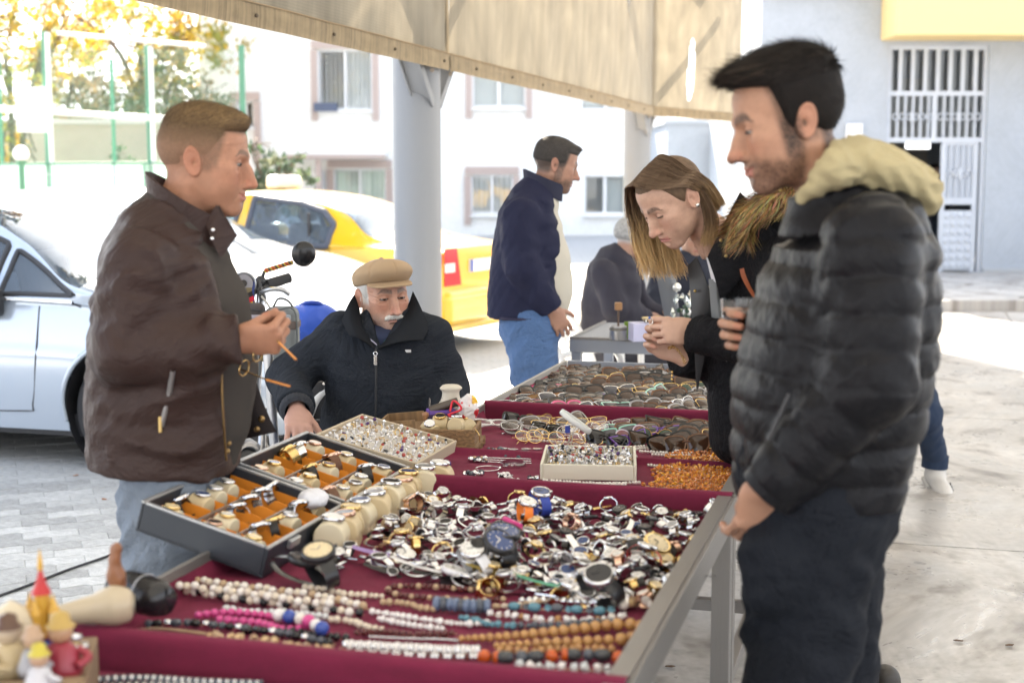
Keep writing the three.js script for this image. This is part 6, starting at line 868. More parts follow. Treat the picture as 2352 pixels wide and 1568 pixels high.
  const hd = basis(handMesh({ curl: [[0.2, 0.2, 0.2], [0.5, 0.5, 0.4], [0.5, 0.5, 0.4], [0.5, 0.5, 0.4], [0.5, 0.5, 0.4]] }, skin, 0.005), wr, V(0.5, -0.8, -0.2), V(-0.2, 0, -1)); wear(g, 'body', skinBits([head.skin, hd, surface(underBody(limbs, trunk), lo, hi, 0.035)]), skinMat);
}
function simplePerson(label, o) { // seated or standing figures far back
  const g = person(label, o.base), D = o.D, head = headAt(g, quick({ skin: o.skin, hair: o.hair, cell: 0.005, crop: (x, y, z) => sstep(-0.05, -0.02, y) * sstep(0.03, 0.01, z) * (Math.abs(x) > 0.0775 && z > -0.03 ? 0 : 0.9) }), o.head, o.yaw, o.pitch || 0.1), cap1 = hairCap({ line: (x, y, z) => Math.max(y - 0.062, Math.min(y + 0.02, 0.03 - z)), thick: () => 0.010 }); tint(cap1, v => o.hair.map(c => c * (0.8 + 0.5 * fbm(v.x * 80, v.y * 60, v.z * 60, 2)))); wear(g, 'hair', cap1.applyMatrix4(head.m), hairMat);
  const trunk = trunkField(o.S, o.yaw, 2.3), f = garment({ trunk, limbs: o.arms, folds: 0.009, seed: 6 }), [lo, hi] = bounds(o.S.map(s => V(s[0], s[1], s[2])).concat(o.arms.flatMap(l => [l[0], l[2]])), 0.2); wear(g, 'jacket', surface(f, lo, hi, 0.014), o.jacket);
  const hands = o.arms.length > 1 ? [1, 3].filter(i => o.arms[i]).map(i => { const a = o.arms[i]; return basis(handMesh({ s: i === 1 ? 1 : -1 }, o.skin, 0.006), a[2].clone(), a[2].clone().sub(a[0]), V(0.2, -0.4, 0.6)); }) : [];
  wear(g, 'body', skinBits([head.skin, ...hands, surface(underBody(o.arms, trunk), lo, hi, 0.04)]), skinMat); legs(g, ...o.legs, o.trousers, { r: [0.095, 0.078, 0.06], waist: 0.13, cell: 0.018, toe: o.yaw, shoe: o.shoe }); return g;
}
{
  const D = 8.3, P = (px, py, dz = 0) => at(px, py, D + dz), hipA = P(1400, 760, -0.08), hipB = P(1415, 760, 0.1), y0 = 0.52;
  simplePerson('grey haired man in plum jacket seated on the white chair', { D, base: P(1405, 800), skin: [0.38, 0.22, 0.16], hair: [0.42, 0.42, 0.42], head: P(1450, 548), yaw: 2.1, pitch: 0.25, jacket: mat([0.024, 0.023, 0.037], 0.85), trousers: mat([0.03, 0.03, 0.04], 0.9),
    S: st([[1398, 765, D, 0.19, 0.15], [1402, 700, D, 0.195, 0.15], [1408, 640, D, 0.20, 0.14], [1420, 595, D, 0.15, 0.10], [1436, 575, D, 0.08, 0.075]]), arms: [[P(1385, 625, -0.16), 0.075, P(1412, 705, -0.2), 0.066], [P(1412, 705, -0.2), 0.062, P(1480, 725, 0.0), 0.05], [P(1445, 620, 0.16), 0.07, P(1470, 700, 0.22), 0.06], [P(1470, 700, 0.22), 0.058, P(1510, 720, 0.2), 0.048]],
    legs: [V(hipA.x, y0, hipA.z), V(hipA.x + 0.42, 0.5, hipA.z - 0.14), V(hipA.x + 0.45, 0.09, hipA.z - 0.1), V(hipB.x, y0, hipB.z), V(hipB.x + 0.40, 0.5, hipB.z - 0.2), V(hipB.x + 0.42, 0.09, hipB.z - 0.2)] });
  gardenChair('white plastic garden chair under the man in plum jacket', [P(1372, 700).x, 0, -D + 0.02], 1.75); const e = gardenChair('empty white plastic garden chair beside the man in navy', [at(1350, 700, 7.6).x, 0, -7.75], 1.5);
}
{
  const D = 8.9, P = (px, py, dz = 0) => at(px, py, D + dz), hipA = P(1590, 770, -0.1), hipB = P(1560, 770, -0.1);
  simplePerson('person in dark navy jacket seated behind the glassware table', { D, base: P(1580, 800), skin: [0.42, 0.25, 0.18], hair: [0.04, 0.03, 0.025], head: P(1592, 545), yaw: 0.2, jacket: mat([0.016, 0.020, 0.036], 0.85), trousers: mat([0.03, 0.03, 0.04], 0.9),
    S: st([[1580, 770, D, 0.19, 0.15], [1582, 700, D, 0.20, 0.15], [1586, 640, D, 0.20, 0.14], [1590, 600, D, 0.14, 0.10], [1592, 578, D, 0.08, 0.075]]), arms: [[P(1520, 640), 0.075, P(1500, 710, -0.1), 0.066], [P(1500, 710, -0.1), 0.062, P(1545, 740, -0.3), 0.05], [P(1650, 640), 0.07, P(1672, 690, -0.1), 0.06], [P(1672, 690, -0.1), 0.058, P(1655, 722, -0.3), 0.048]],
    legs: [V(hipA.x, 0.52, hipA.z), V(hipA.x + 0.1, 0.5, hipA.z + 0.4), V(hipA.x + 0.1, 0.09, hipA.z + 0.4), V(hipB.x, 0.52, hipB.z), V(hipB.x - 0.08, 0.5, hipB.z + 0.4), V(hipB.x - 0.08, 0.09, hipB.z + 0.4)] });
  gardenChair('white plastic garden chair under the person in dark navy', [P(1582, 700).x, 0, -D - 0.03], 0.2);
}
{ // the passer by: one raised foot shows beyond the man in black
  const D = 7.05, P = (px, py, dz = 0) => at(px, py, D + dz), g = person('passer by in dark jeans and white trainers carrying a brown bag', P(2060, 900)), skin = [0.42, 0.25, 0.18];
  const head = headAt(g, quick({ skin, hair: [0.03, 0.02, 0.015], cell: 0.006 }), P(2040, 405), 0.1, 0.05), S = st([[2045, 800, D, 0.16, 0.12], [2045, 700, D, 0.16, 0.12], [2045, 560, D, 0.18, 0.12], [2042, 500, D, 0.13, 0.09], [2040, 470, D, 0.06, 0.06]]), trunk = trunkField(S, 0.1), arms = [[P(1985, 540), 0.055, P(1970, 670), 0.045], [P(1970, 670), 0.045, P(1975, 780), 0.038], [P(2100, 540), 0.055, P(2108, 670), 0.045], [P(2108, 670), 0.045, P(2100, 770, -0.05), 0.038]], [lo, hi] = bounds(S.map(s => V(s[0], s[1], s[2])).concat(arms.flatMap(a => [a[0], a[2]])), 0.2);
  wear(g, 'coat', surface(garment({ trunk, limbs: arms, folds: 0.008 }), lo, hi, 0.016), mat([0.05, 0.05, 0.055], 0.9)); const hc = hairCap({ line: (x, y, z) => Math.max(y - 0.06, Math.min(y + 0.05, 0.03 - z)), thick: () => 0.014 }); tint(hc, () => [0.03, 0.02, 0.015]); wear(g, 'hair', hc.applyMatrix4(head.m), hairMat);
  wear(g, 'body', skinBits([head.skin, basis(handMesh({}, skin, 0.006), arms[1][2].clone(), V(0, -1, 0), V(0, 0, 1)), basis(handMesh({ s: -1 }, skin, 0.006), arms[3][2].clone(), V(0, -1, 0), V(0, 0, 1)), surface(underBody(arms, trunk), lo, hi, 0.04)]), skinMat);
  const denim = mat([0.014, 0.028, 0.062], 0.9), hA = P(2005, 800), kA = P(2010, 960, 0.1), aA = P(2012, 1100, 0.45), hB = P(2080, 800), kB = P(2128, 955, -0.08), aB = P(2149, 1052, 0.06);
  wear(g, 'trousers', clothField(garment({ limbs: [[hA, 0.09, kA, 0.07], [kA, 0.068, aA, 0.055], [hB, 0.095, kB, 0.078], [kB, 0.072, aB, 0.058], [hA.clone().add(V(0, 0.1, 0)), 0.12, hB.clone().add(V(0, 0.1, 0)), 0.12]], folds: 0.009 }), [hA, hB, kA, kB, aA, aB], 0.15, 0.011), denim); wear(g, 'turn_up', basis(lathe([[0.058, -0.035], [0.066, -0.035], [0.066, 0.03], [0.058, 0.03]], 26), aB.clone().add(V(0.0, -0.012, 0)), V(0.05, 1, 0.05), V(0, 0, 1)), denim);
  const white = mat([0.55, 0.53, 0.50], 0.6), s1 = shoe(0.27, 0.095, 0.07); const sb = wear(g, 'trainer', place(s1.clone(), aB.clone().add(V(0.004, -0.155, 0.045)), 0.05, 0.35), white); for (let k = 0; k < 3; k++) wear(g, 'stripe', place(box(0.006, 0.042, 0.011, 0.045, 0.045, 0.015 + k * 0.022).rotateX(0.25), aB.clone().add(V(0.006, -0.155, 0.045)), 0.05, 0.35), blackPlastic, sb); wear(g, 'sole', place(extrude([[-0.04, -0.12], [0.04, -0.12], [0.045, 0.03], [0.035, 0.115], [0, 0.135], [-0.035, 0.115], [-0.045, 0.03]], 0.02, 0.004).rotateX(Math.PI / 2), aB.clone().add(V(0.004, -0.150, 0.045)), 0.05, 0.35), mat([0.62, 0.60, 0.56], 0.7), sb); wear(g, 'trainer', place(s1, V(aA.x, 0, aA.z), 0.05), white);
  const bp = P(2098, 945, -0.1), bag = thing('shoulder_bag', 'cream and brown leather bag carried by the passer by', 'bag', bp); mesh('panel', put(box(0.20, 0.17, 0.09, 0, 0, 0, 0.02), -0.02, 0, 0, 0, 0.3, 0.25), mat([0.55, 0.42, 0.26], 0.6), bag); mesh('base_panel', put(box(0.19, 0.075, 0.095, 0, -0.062, 0, 0.015), -0.024, 0, 0.002, 0, 0.3, 0.25), mat([0.075, 0.022, 0.012], 0.5), bag); mesh('handle', tube([[-0.08, 0.09, 0], [-0.05, 0.30, 0], [0.02, 0.33, 0], [0.05, 0.08, 0]], 0.008, 6), mat([0.06, 0.02, 0.012], 0.5), bag); mesh('stud', new THREE.SphereGeometry(0.006, 8, 6).translate(0.03, -0.085, 0.05), goldS, bag);
}
{ const D = 23.2, P = (px, py) => at(px, py, D), h = P(2146, 415), hip = P(2142, 545); simplePerson('dark silhouetted person standing inside the open metal doorway', { D, base: P(2142, 600), skin: [0.3, 0.19, 0.14], hair: [0.02, 0.015, 0.012], head: V(h.x, 1.62, h.z), yaw: 0.6, jacket: mat([0.02, 0.022, 0.03], 0.9), trousers: mat([0.03, 0.04, 0.06], 0.9), S: [[hip.x, 0.86, h.z, 0.17, 0.12], [hip.x, 1.1, h.z, 0.18, 0.12], [hip.x, 1.32, h.z, 0.2, 0.12], [hip.x, 1.43, h.z, 0.13, 0.09], [h.x, 1.5, h.z, 0.065, 0.065]], arms: [[V(h.x - 0.2, 1.36, h.z), 0.06, V(h.x - 0.24, 1.08, h.z), 0.05], [V(h.x - 0.24, 1.08, h.z), 0.05, V(h.x - 0.2, 0.85, h.z + 0.1), 0.04], [V(h.x + 0.2, 1.36, h.z), 0.06, V(h.x + 0.24, 1.08, h.z), 0.05], [V(h.x + 0.24, 1.08, h.z), 0.05, V(h.x + 0.2, 0.85, h.z + 0.1), 0.04]], legs: [V(hip.x - 0.09, 0.88, h.z), V(hip.x - 0.1, 0.48, h.z), V(hip.x - 0.1, 0.09, h.z), V(hip.x + 0.09, 0.88, h.z), V(hip.x + 0.1, 0.48, h.z), V(hip.x + 0.1, 0.09, h.z)] }); }
// ---------------------------------------------------------------- market tables: steel frames with raised rims, maroon velvet over boards
const BOARD = 0.745, RIM = 0.80;
const tableSteel = mat([0.27, 0.255, 0.24], 0.38, { metalness: 0.55, bumpMap: concreteBump, bumpScale: 0.001 }), greyRim = mat([0.30, 0.32, 0.36], 0.5, { metalness: 0.3 });
const velvetMap = texture(512, (x, y) => { const v = 0.5 + 0.35 * tile(x, y, 7, 4, 3) + 0.25 * tile(x, y, 60, 3, 4) + 0.12 * tile(x, y, 160, 2, 1); return [0.80 + 0.3 * (v - 0.5), 0.78 + 0.3 * (v - 0.5), 0.80 + 0.3 * (v - 0.5)]; });
const velvet = mat([0.25, 0.016, 0.062], 0.95, { map: velvetMap, sheen: 0.35, sheenRoughness: 0.5, sheenColor: lin(0.5, 0.12, 0.22) });
function marketTable(v0, v1, label, o = {}) {
  const vm = (v0 + v1) / 2, L = v1 - v0, p = onTable(-0.5, vm, 0), t = thing('market_table', label, 'table', [p.x, 0, p.z], tableTurn, 'market tables in a row'), h = L / 2;
  for (const sx of [-1, 1]) for (const sz of [-1, 1]) mesh('leg', box(0.045, RIM - 0.052, 0.045, sx * 0.475, (RIM - 0.052) / 2, sz * (h - 0.03), 0.003), tableSteel, t);
  mesh('right_rail', [box(0.010, 0.062, L - 0.006, 0.497, RIM - 0.031, 0, 0.002), box(0.034, 0.005, L - 0.006, 0.4745, RIM - 0.0005, 0, 0.001)], tableSteel, t);
  mesh('left_rail', [box(0.012, 0.06, L - 0.006, -0.494, RIM - 0.03, 0, 0.002)], o.wood || tableSteel, t);
  if (o.farMat) mesh('far_rail', box(0.97, 0.055, 0.012, 0, RIM - 0.028, -h + 0.008, 0.002), o.farMat, t); mesh('near_rail', box(0.97, 0.050, 0.010, 0, RIM - 0.030, h - 0.016, 0.002), tableSteel, t);
  for (const s of [-1, 1]) mesh('stretcher', box(0.03, 0.03, L - 0.12, s * 0.475, 0.31, 0, 0.002), tableSteel, t);
  mesh('cross_stretcher', box(0.9, 0.035, 0.03, 0, 0.30, -h * 0.25, 0.002), tableSteel, t);
  mesh('board', box(0.966, 0.018, L - 0.03, 0, BOARD - 0.018, 0), mat([0.30, 0.22, 0.14], 0.8), t);
  const wr = (x, z) => 0.0035 * fbm(x * 7 + v0, z * 5, 2.5, 3) + 0.002 * N3(x * 30, z * 22, v0);
  const ridge = z => o.ridge === undefined ? 0 : 0.016 * Math.exp(-(((z - (vm - o.ridge)) / 0.016) ** 4)) + 0.006 * Math.exp(-(((z - (vm - o.ridge)) / 0.05) ** 2));
  const cloth = grid(90, 110, (a, b) => { const x = (a - 0.5) * 0.974, z = (b - 0.5) * (L - 0.05); return [x, BOARD + 0.001 + wr(x, z) + ridge(z) + 0.035 * sstep(0.474, 0.488, Math.abs(x)), z]; });
  const path = [[-0.075, 0.0], [-0.040, 0.004], [-0.026, 0.03], [-0.020, 0.058], [-0.008, 0.064], [0.006, 0.062], [0.012, 0.052], [0.014, 0.02], [0.015, -0.016], [0.017, -0.04]];
  const curveP = new THREE.CatmullRomCurve3(path.map(q => V(0, q[1], q[0])));
  const drape = grid(140, 40, (a, b) => { const q = curveP.getPoint(b), x = (a - 0.5) * 0.985, f = sstep(0.55, 1, b); return [x, BOARD + q.y + 0.0015 * N3(x * 9, b * 3, v0 + 3) - 0.004 * f * Math.abs(N3(x * 14, 0.3, v0)), h + q.z - 0.002 + f * (0.006 * N3(x * 11, b, v0 + 8) + 0.010 * Math.pow(Math.max(0, N3(x * 6 + 9, b * 0.4, v0)), 2))]; });
  for (const g of [cloth, drape]) { const u = g.attributes.uv; for (let i = 0; i < u.count; i++) u.setXY(i, u.getX(i) * 1.6, u.getY(i) * 1.6); }
  mesh('velvet_cloth', cloth, velvet, t); mesh('cloth_fold', drape, velvet, t);
  return t;
}
marketTable(-2.66, -1.335, 'steel market table with maroon cloth holding ornaments and chains');
marketTable(-1.33, -0.005, 'steel market table with maroon cloth covered in wristwatches and necklaces');
marketTable(0, 1.18, 'steel market table with maroon cloth, amber beads and folding box', { ridge: 0.57 });
marketTable(1.185, 2.37, 'steel market table with maroon cloth packed with sunglasses', { farMat: greyRim, wood: mat([0.34, 0.32, 0.29], 0.6) });
const spot = (u, v, h = 0.002) => onTable(u, v, BOARD + h);
const toUV = p => { const x = p.x - 0.542, z = p.z + 3.378; return [x * CR + z * SR, x * SR - z * CR]; };

// ---------------------------------------------------------------- wristwatches
const steel = mat([0.72, 0.72, 0.73], 0.16, { metalness: 1 }), goldM = mat([0.78, 0.56, 0.24], 0.18, { metalness: 1 }), roseM = mat([0.70, 0.46, 0.34], 0.2, { metalness: 1 }), blackM = mat([0.02, 0.02, 0.022], 0.3), blackLeather = mat([0.018, 0.016, 0.016], 0.5), brownLeather = mat([0.13, 0.055, 0.025], 0.55), whiteRubber = mat([0.75, 0.75, 0.77], 0.5), pinkRubber = mat([0.65, 0.06, 0.25], 0.5), orangeRubber = mat([0.80, 0.20, 0.02], 0.5), blueRubber = mat([0.03, 0.06, 0.35], 0.5), redRubber = mat([0.55, 0.03, 0.03], 0.5), greenRubber = mat([0.05, 0.33, 0.20], 0.5), violetRubber = mat([0.27, 0.17, 0.40], 0.5), yellowRubber = mat([0.62, 0.45, 0.06], 0.5);
const dialMats = { white: mat([0.75, 0.74, 0.70], 0.25), black: mat([0.015, 0.015, 0.018], 0.2), cream: mat([0.70, 0.58, 0.36], 0.3), blue: mat([0.03, 0.06, 0.18], 0.2), silver: mat([0.5, 0.5, 0.52], 0.25, { metalness: 0.7 }) };
const watchGeo = (() => {
  const cs = lathe([[0, -0.004], [0.0165, -0.004], [0.0185, -0.0015], [0.0185, 0.0025], [0.0165, 0.0045], [0.0152, 0.0042], [0.0150, 0.0035]], 26), dial = new THREE.CircleGeometry(0.0151, 26).rotateX(-Math.PI / 2).translate(0, 0.0036, 0);
  const marks = []; for (let k = 0; k < 12; k++) marks.push(box(0.0008, 0.0003, 0.0022, 0, 0.0039, -0.0125).rotateY(k * Math.PI / 6)); marks.push(box(0.0009, 0.0004, 0.009, 0, 0.0042, -0.004).rotateY(0.9), box(0.0012, 0.0004, 0.007, 0, 0.0043, -0.003).rotateY(-0.8));
  const crown = cyl(0.0022, 0.0022, 0.003, 8).rotateZ(Math.PI / 2).translate(0.020, 0, 0);
  const loop = (a, b, f) => { const out = [], n = 26; for (let k = 0; k < n; k++) { const t = Math.PI / 2 + (k + 0.5 - n / 2) / n * (2 * Math.PI - 1.05) + Math.PI, x = Math.cos(t) * a, y = Math.sin(t) * b; out.push(f(x, y, Math.atan2(Math.cos(t) * b, -Math.sin(t) * a), k / n)); } return out; };
  const links = (a, b) => merge(loop(a, b, (z, y, an) => box(0.0175, 0.0028, 0.0068, 0, 0, 0).rotateX(-an).translate(0, y, z)));
  const strap = (a, b) => { const n = 40; return grid(4, n, (u, t) => { const th = Math.PI * 1.5 + (t - 0.5) * (2 * Math.PI - 1.0), w = 0.0165 * (1 - 0.12 * Math.sin(Math.PI * t)); return [(u - 0.5) * w, Math.sin(th) * b + 0.0012 * Math.cos((u - 0.5) * 3), Math.cos(th) * a]; }); };
  const flatStrap = (l) => [-1, 1].map(s => grid(3, 14, (u, t) => [(u - 0.5) * 0.0165 * (1 - 0.25 * t), -0.0015 - 0.003 * Math.sin(t * 2.6), s * (0.016 + l * t)]));
  const flatLinks = l => [-1, 1].map(s => { const o = []; for (let k = 0; k < 9; k++) o.push(box(0.0172 * (1 - 0.02 * k), 0.003, l / 9 - 0.0006, 0, -0.0015 - 0.0005 * k, s * (0.0185 + (k + 0.5) * l / 9))); return merge(o); });
  return { cs, dial, marks: merge(marks), crown, links: links(0.031, 0.021), linksFlat: links(0.034, 0.013), strap: strap(0.031, 0.02), strapFlat: strap(0.036, 0.012), open: flatStrap(0.075), openLinks: flatLinks(0.066) };
})();
function watch(label, shape, caseM, strapM, dialM, s = 1) {
  const t = thing('wristwatch', label, 'wristwatch', [0, 0, 0], 0, 'watches spread on the maroon cloth'), G = watchGeo, top = { links: 0.021, linksFlat: 0.013, strap: 0.02, strapFlat: 0.012, open: 0.006, openLinks: 0.006 }[shape];
  const c = mesh('case', G.cs, caseM, t); c.position.y = top; mesh('dial', G.dial, dialM, c); mesh('hands_and_marks', G.marks, caseM === blackM ? steel : blackM, c); mesh('crown', G.crown, caseM, c);
  for (const q of [G[shape]].flat()) mesh('strap', q, strapM, t); t.userData.lift = top; t.scale.setScalar(s); return t;
}
{
  const kinds = [
    ['steel wristwatch with link bracelet closed in a loop', 'links', steel, steel, 'silver'], ['steel wristwatch with flattened link bracelet', 'linksFlat', steel, steel, 'black'], ['gold coloured wristwatch with link bracelet', 'links', goldM, goldM, 'cream'], ['gold cased wristwatch with flattened gold bracelet', 'linksFlat', goldM, goldM, 'white'],
    ['steel wristwatch on black leather strap', 'strapFlat', steel, blackLeather, 'white'], ['black dial wristwatch on black strap', 'strapFlat', blackM, blackLeather, 'black'], ['gold wristwatch on brown leather strap', 'strapFlat', goldM, brownLeather, 'cream'], ['two tone wristwatch with steel case and gold bracelet', 'openLinks', steel, goldM, 'white'], ['steel wristwatch with opened link bracelet', 'openLinks', steel, steel, 'blue'], ['dark wristwatch with open black leather strap', 'open', steel, blackLeather, 'black'], ['rose gold wristwatch with link bracelet', 'links', roseM, roseM, 'white'],
  ].map(k => [k[0] + ' lying on the maroon cloth', ...k.slice(1)]);
  const protos = kinds.map(([l, sh, a, b, d], i) => { const w = watch(l, sh, a, b, dialMats[d]); w.userData.group = 'wristwatches spread on the maroon cloth'; return [w, 0]; });
  const R = rng(31), pts = [];
  for (let tries = 0; tries < 9000 && pts.length < 262; tries++) {
    const u = -0.80 + 0.77 * R(), v = -0.80 + 0.755 * R(); if (u < -0.775 + 0.10 * sstep(-0.3, -0.8, v) || v < -0.80 + 0.10 * sstep(-0.3, -0.7, u) ) continue;
    if (pts.some(p => Math.hypot(p[0] - u, (p[1] - v)) < 0.0315 + 0.006 * p[2])) continue; pts.push([u, v, R()]);
  }
  for (let k = 0; k < 34; k++) { const q = onLevel(770 + 330 * R(), 1268 + 62 * R(), BOARD), [u, v] = toUV(q); if (!pts.some(p => Math.hypot(p[0] - u, p[1] - v) < 0.03)) pts.push([u, v, R()]); }
  pts.forEach(([u, v], i) => {
    const r = R(), k = r < 0.16 ? 0 : r < 0.44 ? 1 : r < 0.51 ? 2 : r < 0.55 ? 3 : r < 0.65 ? 4 : r < 0.75 ? 5 : r < 0.79 ? 6 : r < 0.82 ? 7 : r < 0.91 ? 8 : r < 0.98 ? 9 : 10, pr = protos[k], w = pr[1]++ ? copyOf(pr[0]) : pr[0];
    const side = R() < 0.30 && k !== 7 && k !== 8 && k !== 9, roll = side ? (R() < 0.5 ? 1.4 : -1.4) : (R() - 0.5) * 0.9; w.position.copy(spot(u, v, side ? 0.012 : w.userData.lift + 0.003 + 0.006 * R())); w.rotation.set((R() - 0.5) * 0.7, R() * 6.28, roll, 'YXZ'); w.scale.setScalar(0.66 + 0.34 * R());
  });
  // the ones that stand out by colour
  const odd = [[1205, 1175, 'watch with bright orange rubber strap curled open', 'strap', steel, orangeRubber, 'white', 1.3, 0.2], [1170, 1215, 'watch with hot pink rubber strap', 'strapFlat', pinkRubber, pinkRubber, 'white', 1.35, 1.0], [1240, 1155, 'steel watch with royal blue bezel and strap', 'links', steel, blueRubber, 'blue', 1.35, 0.4], [1040, 1320, 'white ceramic watch with long white strap', 'open', whiteRubber, whiteRubber, 'white', 1.5, 1.3], [1090, 1290, 'white rubber sports watch looped open', 'strap', steel, whiteRubber, 'white', 1.5, 0.7], [1190, 1322, 'watch with twisted yellow strap', 'open', goldM, yellowRubber, 'white', 1.2, 1.5], [1310, 1352, 'watch with mint green strap', 'open', steel, greenRubber, 'silver', 1.4, 1.35], [1480, 1280, 'watch with scarlet strap', 'strap', steel, redRubber, 'white', 1.2, 1.2], [930, 1280, 'watch with lilac strap', 'open', steel, violetRubber, 'white', 1.25, 1.6], [1150, 1262, 'chunky black digital sports watch', 'strap', blackM, blackM, 'blue', 2.0, 0.3], [1130, 1275, 'large navy diver watch', 'strap', blackM, blackLeather, 'blue', 1.9, 1.9], [1380, 1350, 'chunky grey and black chronograph watch', 'strap', steel, blackM, 'black', 1.7, 0.8], [1500, 1265, 'big pocket style watch with cream dial', 'strapFlat', goldM, blackLeather, 'cream', 1.7, 1.9], [1520, 1290, 'large cream faced gold dress watch', 'openLinks', goldM, goldM, 'cream', 1.4, 0.3], [735, 1305, 'black sports watch with amber dial beside the watch case', 'strap', blackM, blackM, 'cream', 1.9, 0.6], [690, 1310, 'black resin watch lying beside the watch case', 'strapFlat', blackM, blackM, 'black', 1.8, 1.3]];
  for (const [px, py, l, sh, a, b, d, s, ry] of odd) { const w = watch(l + ' on maroon cloth', sh, a, b, dialMats[d], s); w.position.copy(onLevel(px, py, BOARD + w.userData.lift * s + 0.012)); w.rotation.set(0.25, ry, (ry % 1 - 0.4) * 1.1, 'YXZ'); }
}

// ---------------------------------------------------------------- spectacles and sunglasses
const lensOutline = { // half outlines round (0,0), metres
  wayfarer: [[-0.027, 0.012], [-0.024, 0.019], [0.0, 0.021], [0.022, 0.019], [0.026, 0.010], [0.022, -0.010], [0.012, -0.019], [-0.006, -0.020], [-0.020, -0.014]],
  round: Array.from({ length: 14 }, (_, k) => [0.0235 * Math.cos(k / 14 * 6.283), 0.0225 * Math.sin(k / 14 * 6.283)]),
  aviator: [[-0.028, 0.012], [-0.020, 0.019], [0.004, 0.020], [0.024, 0.015], [0.026, 0.004], [0.018, -0.016], [0.004, -0.026], [-0.012, -0.024], [-0.024, -0.010]],
  cateye: [[-0.033, 0.022], [-0.014, 0.021], [0.010, 0.019], [0.024, 0.013], [0.024, -0.002], [0.014, -0.016], [-0.004, -0.019], [-0.020, -0.010]],
  big: [[-0.032, 0.012], [-0.024, 0.024], [0.0, 0.027], [0.022, 0.022], [0.028, 0.008], [0.024, -0.014], [0.010, -0.026], [-0.010, -0.026], [-0.026, -0.014]],
  slim: [[-0.029, 0.006], [-0.020, 0.013], [0.004, 0.014], [0.024, 0.010], [0.028, 0.0], [0.022, -0.010], [0.004, -0.014], [-0.018, -0.012]],
};
const glassesGeo = {};
for (const [name, pts] of Object.entries(lensOutline)) for (const thick of [0.0045, 0.0016]) {
  const sp = new THREE.SplineCurve([...pts, pts[0]].map(p => new THREE.Vector2(...p))).getPoints(26).slice(0, -1), off = 0.033;
  const ringShape = s => { const outer = new THREE.Shape(sp.map(p => new THREE.Vector2(s * (off + 0 - p.x * -1 * 1 * -1) * 1 + 0, p.y).set(s * off + s * -p.x * (1 + thick / 0.026), p.y * (1 + thick / 0.022)))); outer.holes.push(new THREE.Path(sp.map(p => new THREE.Vector2(s * off - s * p.x, p.y)))); return new THREE.ExtrudeGeometry(outer, { depth: 0.0035, bevelEnabled: false, curveSegments: 2 }).translate(0, 0, -0.002); };
  const lens = s => grid(sp.length, 4, (a, b) => { const p = sp[Math.round(a * sp.length) % sp.length]; return [s * off - s * p.x * b, p.y * b, 0.0005 + 0.0065 * (1 - b * b)]; });
  const temple = s => tube([[s * 0.066, 0.010, -0.002], [s * 0.060, 0.009, -0.012], [-s * 0.030, 0.004, -0.016 - (s > 0 ? 0.006 : 0)], [-s * 0.058, -0.014, -0.018 - (s > 0 ? 0.006 : 0)]], thick * 0.55 + 0.0004, 6, 14);
  glassesGeo[name + (thick > 0.003 ? '' : '_wire')] = { frame: merge([ringShape(1), ringShape(-1), tube([[-0.012, 0.008, 0.001], [0, 0.011, 0.002], [0.012, 0.008, 0.001]], thick * 0.5 + 0.0003, 6, 8)]), lens: [lens(1), lens(-1)], temples: [temple(1), temple(-1)] };
}
const lensM = { brown: mat([0.045, 0.022, 0.012], 0.04), black: mat([0.008, 0.008, 0.010], 0.04), clear: mat([0.96, 0.97, 0.97], 0.02, { transmission: 0.97, thickness: 0 }), rose: mat([0.16, 0.05, 0.06], 0.05), green: mat([0.02, 0.045, 0.025], 0.04), grey: mat([0.05, 0.05, 0.06], 0.04), amber: mat([0.22, 0.10, 0.015], 0.05), blue: mat([0.02, 0.03, 0.10], 0.05) };
const frameM = { black: mat([0.012, 0.012, 0.013], 0.12), tortoise: mat([0.11, 0.042, 0.014], 0.12), gold: goldM, silver: steel, red: mat([0.45, 0.02, 0.025], 0.15), white: mat([0.78, 0.77, 0.75], 0.2), green: mat([0.03, 0.22, 0.12], 0.15), purple: mat([0.14, 0.06, 0.30], 0.15), pink: mat([0.60, 0.08, 0.20], 0.15), mint: mat([0.28, 0.55, 0.45], 0.2), grey: mat([0.28, 0.27, 0.27], 0.2), lilac: mat([0.55, 0.46, 0.55], 0.2) };
function glasses(label, geo, fm, lm, group) { const t = thing('sunglasses', label, lm === lensM.clear ? 'eyeglasses' : 'sunglasses', [0, 0, 0], 0, group), G = glassesGeo[geo]; mesh('frame', G.frame, fm, t); for (const l of G.lens) mesh('lens', l, lm, t); for (const l of G.temples) mesh('temple', l, fm, t); return t; }
